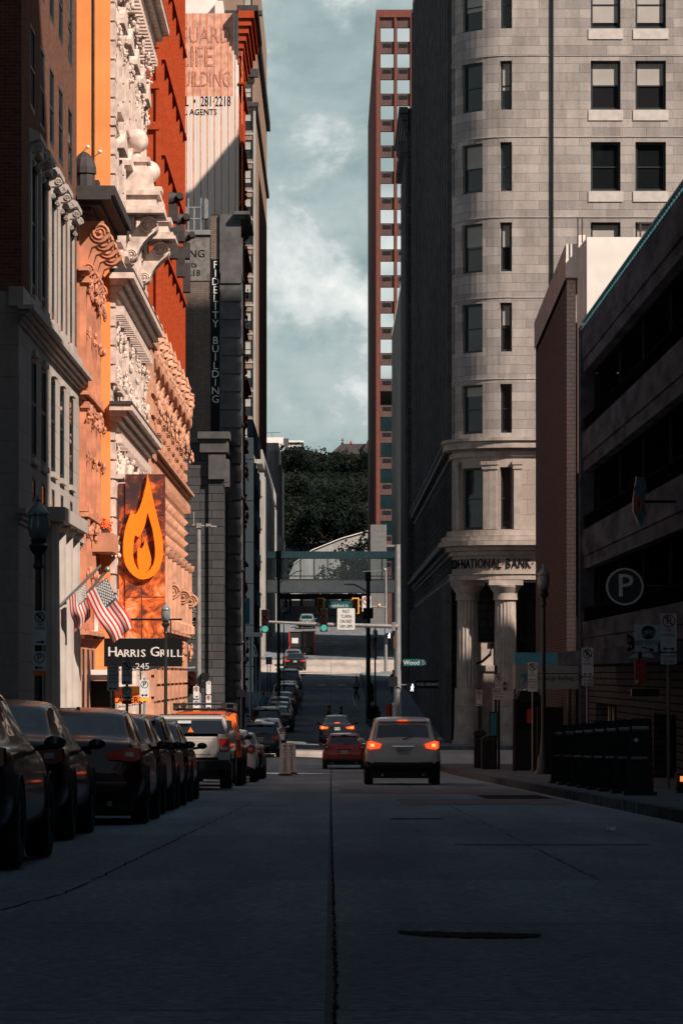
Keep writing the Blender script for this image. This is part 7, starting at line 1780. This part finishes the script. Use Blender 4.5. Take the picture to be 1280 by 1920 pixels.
    o = MB(); o.tube([(x,D,z),(x,D+.1,z)], r, 40); po = part(t, 'disc', mat('dark_navy_disc', (.012,.022,.03), .5), o)
    M['sign_grey'] = mat('grey_white_lettering', (.50,.55,.56), .5, var=.08)
    o = MB(); ring_mb(o, (x, z), r, r*.9, D-.012, 48); o.text('P', (x, D-.014, z), r*1.75, ext=.008); o.text('P', (x+.015, D-.014, z), r*1.75, ext=.007); o.build('letter', M['sign_grey'], po)
    o = MB(); o.tube([(x+r,D+.05,z),(8.5,D+.05,z)], .04, 8); part(t, 'wall_bracket', 'black_metal', o)
    # diamond blade sign
    D = 84; t = thing('diamond_blade_sign', 'teal and red stacked diamond blade sign on the garage front', 'sign', (PX(1198,D), D, PZ(985,D)))
    def dia(cx0, cy0, hw, hh, mk, nm, th=.02):
        o = MB(); A = [(PX(cx0,D), PZ(cy0-hh,D)), (PX(cx0+hw,D), PZ(cy0,D)), (PX(cx0,D), PZ(cy0+hh,D)), (PX(cx0-hw,D), PZ(cy0,D))]
        B = [(PX(cx0,D), PZ(cy0-hh*.55,D)), (PX(cx0+hw*.55,D), PZ(cy0,D)), (PX(cx0,D), PZ(cy0+hh*.55,D)), (PX(cx0-hw*.55,D), PZ(cy0,D))]
        for i in range(4): j = (i+1) % 4; o.prism([A[i], A[j], B[j], B[i]], D-th, D, 'y')
        part(t, nm, mk, o, split=False)
    o = MB()
    o.prism([(PX(1187,D),PZ(935,D)),(PX(1193,D),PZ(893,D)),(PX(1208,D),PZ(895,D)),(PX(1212,D),PZ(916,D)),(PX(1207,D),PZ(942,D)),(PX(1212,D),PZ(960,D)),(PX(1203,D),PZ(986,D)),(PX(1197,D),PZ(984,D)),(PX(1187,D),PZ(958,D))], D+.002, D+.25, 'y'); part(t, 'box', mat('grey_sign_box', (.06,.08,.085), .5), o)
    dia(1196, 917, 9, 20, 'teal', 'teal_diamond'); dia(1197, 946, 9, 20, 'sign_red', 'red_diamond', .04); dia(1200, 970, 8, 15, 'teal', 'lower_teal_diamond', .06)
    o = MB(); o.tube([(PX(1208,D),D+.1,PZ(940,D)),(8.5,D+.1,PZ(940,D))], .04, 6); part(t, 'wall_bracket', 'black_metal', o)
    # bike station sign
    D = 72; t = thing('bike_station_sign', 'pale bike station sign with round bicycle emblem and arrows by the garage', 'sign', (PX(1215,D), D, PZ(1235,D)))
    M['sign_dim'] = mat('dim_white_sign', (.48,.57,.57), .5, var=.1)
    o = MB(); o.box(PX(1190,D), PX(1239,D), D, D+.04, PZ(1222,D), PZ(1172,D)); po = part(t, 'panel', 'sign_dim', o)
    o = MB(); cx_, cz, r = PX(1215,D), PZ(1186,D), 13*D/F; o.tube([(cx_,D-.006,cz),(cx_,D-.001,cz)], r, 24); o.build('emblem', M['sign_black'], po)
    o = MB()
    for sx in (-.075, .075): ring_mb(o, (cx_+sx, cz-.02), .048, .036, D-.009, 18)
    for a, b in (((-.075,-.02),(-.03,.05)), ((-.03,.05),(.045,.05)), ((-.03,.05),(0,-.02)), ((0,-.02),(.045,.05)), ((.045,.05),(.075,-.02)), ((-.075,-.02),(0,-.02))): o.tube([(cx_+a[0],D-.009,cz+a[1]),(cx_+b[0],D-.009,cz+b[1])], .005, 5)
    o.build('bicycle', M['sign_dim'], po)
    o = MB(); o.text('BIKE STATION', (cx_, D-.006, PZ(1206,D)), .135, ext=.003, sx=.68); o.tube([(PX(1203,D),D-.006,PZ(1213,D)),(PX(1222,D),D-.006,PZ(1219,D))], .012, 6); o.prism([(PX(1226,D),PZ(1221,D)),(PX(1217,D),PZ(1221,D)),(PX(1221,D),PZ(1214,D))], D-.01, D-.003, 'y'); o.build('lettering', M['sign_black'], po)
    o = MB(); o.prism([(PX(1176,D),PZ(1188,D)),(PX(1189,D),PZ(1196,D)),(PX(1189,D),PZ(1216,D)),(PX(1176,D),PZ(1222,D))], D+.05, D+.08, 'y'); q = part(t, 'side_wedge', 'sign_black', o)
    o = MB(); o.text('I', (PX(1180,D), D+.044, PZ(1201,D)), .12, ext=.003); o.text('N', (PX(1180,D), D+.044, PZ(1212,D)), .12, ext=.003); o.build('lettering', M['sign_white'], q)
    o = MB(); o.prism([(PX(1176,D),PZ(1234,D)),(PX(1196,D),PZ(1224,D)),(PX(1196,D),PZ(1234,D))], D, D+.03, 'y'); o.prism([(PX(1205,D),PZ(1224,D)),(PX(1220,D),PZ(1224,D)),(PX(1227,D),PZ(1234,D)),(PX(1205,D),PZ(1232,D))], D, D+.03, 'y'); part(t, 'lower_arrow', 'sign_dim', o)
    o = MB(); o.tube([(PX(1199,D),D+.05,PZ(1223,D)),(PX(1199,D),D+.05,PZ(1236,D))], .04, 8); o.tube([(PX(1215,D),D+.06,PZ(1200,D)),(8.6,D+.06,PZ(1200,D))], .03, 6); part(t, 'hanger', 'black_metal', o)
    o = MB(); o.box(PX(1190,D), PX(1211,D), D+.02, D+.08, PZ(1283,D), PZ(1237,D)); q = part(t, 'red_panel', 'sign_red', o); o = MB(); o.box(PX(1191,D), PX(1196,D), D+.005, D+.019, PZ(1281,D), PZ(1276,D)); o.build('white_square', M['sign_white'], q)
    o = MB(); o.box(PX(1184,D), PX(1236,D), D, D+.3, PZ(1306,D), PZ(1292,D)); part(t, 'flood_lamp', 'black_metal', o)
    # orange lamp at frame edge, paper litter
    D = 60; t = thing('orange_marker_lamp', 'small glowing orange lamp at the right edge of the picture', 'lamp', (PX(1277,D), D, PZ(1468,D)))
    o = MB(); o.box(PX(1275,D), PX(1283,D), D, D+.05, PZ(1466,D), PZ(1456,D)); part(t, 'lens', 'lens_amber', o)
    o = MB(); o.tube([(PX(1276,D),D+.03,PZ(1468,D)),(PX(1268,D),D+.05,PZ(1480,D)),(PX(1277,D),D+.1,zr(D)+KH)], .015, 6); o.box(PX(1270,D), PX(1290,D), D+.06, D+.5, zr(D)+KH, PZ(1450,D)); part(t, 'stand', 'black_metal', o)
    rnd = random.Random(2)
    for (px, py, D, s_, lb) in ((1142, 1578, 38.5, .06, 'crumpled pale paper lying on the road at right'), (1075, 1501, 66, .07, 'white paper scrap by the dark patch near the kerb')):
        x = PX(px, D); z = zr(D)+.004; o = MB(); n = 7; vs = []
        for i in range(n):
            for j in range(n): vs.append((x+(i/(n-1)-.5)*2*s_, D+(j/(n-1)-.5)*6*s_, z+.01+rnd.random()*s_*.7))
        o.add(vs, [(i*n+j, (i+1)*n+j, (i+1)*n+j+1, i*n+j+1) for i in range(n-1) for j in range(n-1)])
        tag(o.build('paper_scrap', M['sign_white']), lb, 'paper', 'paper scraps on the road')
    # planters and red cones by the far right pavement
    for (px, D, yt, wp, lb) in ((700, 196, 1322, 26, 'round dark shrub in a planter above the off white suv'), (695, 240, 1282, 16, 'smaller dark shrub against the thick black pole')):
        x = PX(px, D); z = zr(D)+KH; w = wp*D/F; zt = PZ(yt, D); t = thing('planter_shrub', lb, 'plant', (x, D, z), 'planted tubs on the far right pavement')
        o = MB(); o.lathe([(w*.34,0),(w*.42,(zt-z)*.35),(w*.38,(zt-z)*.36)], (x, D, z), 14); part(t, 'pot', 'plastic', o)
        o = MB()
        for i in range(500):
            v = Vector((rnd.gauss(0,1), rnd.gauss(0,1), rnd.gauss(0,1))).normalized()*(.3+.7*rnd.random()**.5); c = Vector((x+v.x*w*.5, D+v.y*w*.5, z+(zt-z)*.66+v.z*(zt-z)*.34)); a = Vector((rnd.uniform(-1,1), rnd.uniform(-1,1), rnd.uniform(-1,1))).normalized()*.06; b = a.orthogonal()
            o.quad([c-a, c-b*.6, c+a, c+b*.6])
        part(t, 'foliage', 'leaf', o, split=False)
    D = 180; t = thing('red_barrel', 'red tapered traffic barrel above the off white suv', 'barrel', (PX(729,D), D, zr(D)+KH))
    x = PX(729,D); z = zr(D)+KH; o = MB(); o.lathe([(.24,0),(.24,.08),(.17,.1),(.15,PZ(1320,D)-z)], (x, D, z), 14); part(t, 'body', 'sign_red', o, smooth=True)
    # hanging name board on the bank side
    D = 171; t = thing('hanging_name_board', 'small black hanging board with faint lettering beside the walk signal', 'sign', (PX(800,D), D, PZ(1291,D)))
    o = MB(); o.box(PX(779,D), PX(822,D), D-.05, D, PZ(1291,D), PZ(1276,D)); po = part(t, 'board', 'sign_black', o)
    o = MB(); o.text('HOTEL ORGANIC', (PX(800,D), D-.055, PZ(1283.5,D)), .20, ext=.002, sx=.75); o.build('lettering', M['sign_grey'], po); o = MB(); o.tube([(PX(822,D),D-.02,PZ(1277,D)),(6.2,D+3,PZ(1277,D))], .02, 6); part(t, 'bracket', 'black_metal', o)
    # left far shop pieces
    D = 200; t = thing('teal_blade_sign', 'teal vertical blade sign hanging on the far left facades', 'sign', (PX(464,D), D, PZ(1170,D)))
    o = MB(); o.box(PX(458,D), PX(468,D), D-.1, D+.1, PZ(1170,D), PZ(1122,D)); po = part(t, 'panel', 'teal', o); o = MB()
    for i, ch in enumerate('MI'): o.text(ch, (PX(457,D), D-.11, PZ(1126+9*i,D)), .3, ext=.004)
    o.build('lettering', M['sign_white'], po)
    o = MB(); o.tube([(PX(458,D),D,PZ(1126,D)),(-6.2,D,PZ(1126,D))], .03, 6); part(t, 'bracket', 'black_metal', o)
    D = 205; t = thing('white_awning', 'narrow white awning low on the far left pavement', 'awning', (PX(480,D), D, PZ(1194,D)))
    o = MB(); o.box(PX(458,D), PX(491,D), D, D+1.5, PZ(1194,D), PZ(1186,D)); part(t, 'canopy', 'white_panel', o); o = MB(); o.tube([(PX(488,D),D+.1,PZ(1194,D)),(PX(488,D),D+.1,zr(D))], .04, 6); o.tube([(PX(469,D),D+.1,PZ(1194,D)),(PX(469,D),D+.1,zr(D))], .07, 6); part(t, 'post', 'grey_metal', o)
    D = 184; t = thing('dark_awning', 'dark sloping shop awning behind the small lamp post', 'awning', (PX(450,D), D, PZ(1240,D)))
    o = MB(); o.add([(-6.2,D,PZ(1216,D)),(PX(463,D),D,PZ(1232,D)),(PX(463,D),D+4,PZ(1232,D)),(-6.2,D+4,PZ(1216,D)),(-6.2,D,PZ(1240,D)),(PX(463,D),D,PZ(1240,D)),(PX(463,D),D+4,PZ(1240,D))], [(0,1,2,3),(0,4,5,1),(1,5,6,2)]); part(t, 'canvas', 'sign_black', o)
    D = 245; t = thing('a_frame_sign', 'leaning pale poster board at the edge of the sunlit crossing', 'sign', (PX(478,D), D, zr(D)+KH))
    o = MB(); o.add([(PX(471,D),D,PZ(1212,D)),(PX(484,D),D,PZ(1231,D)),(PX(480,D),D+.4,PZ(1231,D))], [(0,1,2)]); o.prism([(PX(472,D),PZ(1209,D)),(PX(478,D),PZ(1209,D)),(PX(484,D),PZ(1231,D)),(PX(477,D),PZ(1232,D))], D-.05, D, 'y'); q = part(t, 'board', 'white_panel', o, split=False)
    o = MB(); o.prism([(PX(474.5,D),PZ(1212,D)),(PX(477,D),PZ(1212,D)),(PX(481.5,D),PZ(1228,D)),(PX(478.5,D),PZ(1229,D))], D-.06, D-.052, 'y'); o.build('poster', M['teal'], q); o = MB(); o.tube([(PX(480,D),D+.1,PZ(1230,D)),(PX(480,D),D+.1,zr(D))], .04, 6); part(t, 'leg', 'grey_metal', o)
    for (px, D, yt) in ((504, 238, 1232), (452, 178, 1293)):
        x = PX(px,D); t = thing('street_cabinet', 'grey box on twin posts at the left kerb before the sunlit crossing' if px > 500 else 'small grey box on a post by the dark shop fronts', 'cabinet', (x, D, zr(D)+KH))
        o = MB(); o.box(x-.22, x+.22, D-.1, D+.1, PZ(yt+14,D), PZ(yt,D)); part(t, 'box', 'grey_metal', o)
        for sx in (-.1, .1): o = MB(); o.tube([(x+sx,D,zr(D)+KH),(x+sx,D,PZ(yt+14,D))], .035, 6); part(t, 'post', 'black_metal', o)
M['grey_metal2'] = mat('worn_steel_bar', (.16,.14,.13), .35, .6, var=.2)
right_furniture()
# ================================================================== PEOPLE
def person(label, px, D, hgt, shirt, trousers, stride=.25, face='up', skin='skin_dark', arm=0.0, base=None, turn=0, carry=False):
    x = PX(px, D); z = (zr(D)+.004) if base is None else base; s_ = hgt/1.75
    t = thing('person', label, 'person', (x, D, z), 'people on foot')
    me = bpy.data.meshes.new('body')
    ca, sa = math.cos(turn), math.sin(turn)
    def T(p): return ((p[0]*ca-p[1]*sa)*s_, (p[0]*sa+p[1]*ca)*s_, p[2]*s_)
    def skinned(name, pts, edges, rad, m):
        me = bpy.data.meshes.new(name); me.from_pydata([T(p) for p in pts], edges, []); o = bpy.data.objects.new(name, me); link(o)
        md = o.modifiers.new('skin', 'SKIN'); md.use_smooth_shade = True
        for i, v in enumerate(me.skin_vertices[0].data): v.radius = (rad[i]*s_, rad[i]*s_*(.85)); v.use_root = (i == 0)
        sd_ = o.modifiers.new('s', 'SUBSURF'); sd_.levels = 1; sd_.render_levels = 1
        dg = bpy.context.evaluated_depsgraph_get(); dg.update(); m2 = bpy.data.meshes.new_from_object(o.evaluated_get(dg)); bpy.data.objects.remove(o)
        m2.materials.clear(); m2.materials.append(M[m]); o = bpy.data.objects.new(name, m2); link(o); o.parent = t
        for p in m2.polygons: p.use_smooth = True
        return o
    k = stride
    pts = [(0,0,.95),(0,0,1.15),(0,0,1.38),(0,0,1.50),(0,.0,1.60),(0,0,1.72), (.17,0,1.40),(.22,-k*.5+arm,1.16),(.20,-k*.9+arm,.95),(.19,-k+arm,.84), (-.17,0,1.40),(-.22,k*.5,1.16),(-.20,k*.7,.95),(-.19,k*.7,.84),
           (.09,0,.90),(.10,k*.6,.50),(.10,k*.55,.08),(.10,k*.55+.14,.04), (-.09,0,.90),(-.10,-k*.4,.50),(-.10,-k*1.0,.10),(-.10,-k+.14,.04)]
    ed = [(0,1),(1,2),(2,3),(3,4),(4,5),(2,6),(6,7),(7,8),(8,9),(2,10),(10,11),(11,12),(12,13),(0,14),(14,15),(15,16),(16,17),(0,18),(18,19),(19,20),(20,21)]
    rad = [.13,.12,.14,.055,.085,.07,.06,.045,.035,.03,.06,.045,.035,.03,.085,.06,.045,.035,.085,.06,.045,.035]
    skinned('body', pts, ed, rad, skin)
    skinned('shirt', [pts[i] for i in (1,0,2,6,7,10,11)]+[(0,0,1.44)], [(0,1),(0,2),(2,3),(3,4),(2,5),(5,6),(2,7)], [.145,.15,.165,.08,.062,.08,.062,.07], shirt)
    skinned('trousers', [pts[i] for i in (0,14,15,16,18,19,20)], [(0,1),(1,2),(2,3),(0,4),(4,5),(5,6)], [.15,.105,.078,.06,.105,.078,.06], trousers)
    o = MB(); c = T((0,.01,1.69)); o.ball(c, .105*s_, 12, 8, (.9,1,.8)); h = o.build('hair', M['hair'], t, smooth=True, local=True)
    if carry:
        o = MB(); c = T((.24,-.1,.62)); o.box(c[0]-.12*s_, c[0]+.12*s_, c[1]-.06, c[1]+.06, c[2]-.17*s_, c[2]+.12*s_)
        bg_ = thing('carried_bag', 'dark bag hanging from the hand of the walker by the lamp posts', 'bag', (x, D, z)); o.build('bag', M['sign_black'], bg_, local=True)
    return t
M['shirt_pale'] = mat('pale_grey_shirt', (.30,.33,.33), .8, var=.1); M['shirt_blue'] = mat('teal_blue_shirt', (.04,.16,.22), .8, var=.1); M['shirt_dark'] = mat('dark_cloth', (.015,.016,.02), .85, var=.2); M['jeans'] = mat('dark_denim', (.03,.035,.045), .85, var=.2)
person('person in a pale shirt walking on the right side of the far road', 668, 246, 1.75, 'shirt_pale', 'shirt_dark', .3, turn=R(60))
person('person in a teal shirt on the left pavement beside the far queue', 494, 205, 1.75, 'shirt_blue', 'shirt_dark', .1, base=zr(205)+KH)
person('person in a pale top standing between the queued cars', 561.5, 226, 1.72, 'shirt_pale', 'skin', .1)
person('left of two dark pedestrians crossing ahead of the black saloon', 617, 186, 1.72, 'shirt_dark', 'jeans', .3, turn=R(90))
person('right, shorter of two dark pedestrians crossing ahead of the black saloon', 639, 188, 1.60, 'shirt_dark', 'shirt_dark', .25, turn=R(-90))
person('dark clothed person on the far right pavement near the zebra crossing', 737, 252, 1.78, 'shirt_dark', 'shirt_dark', .15, base=zr(252)+KH)
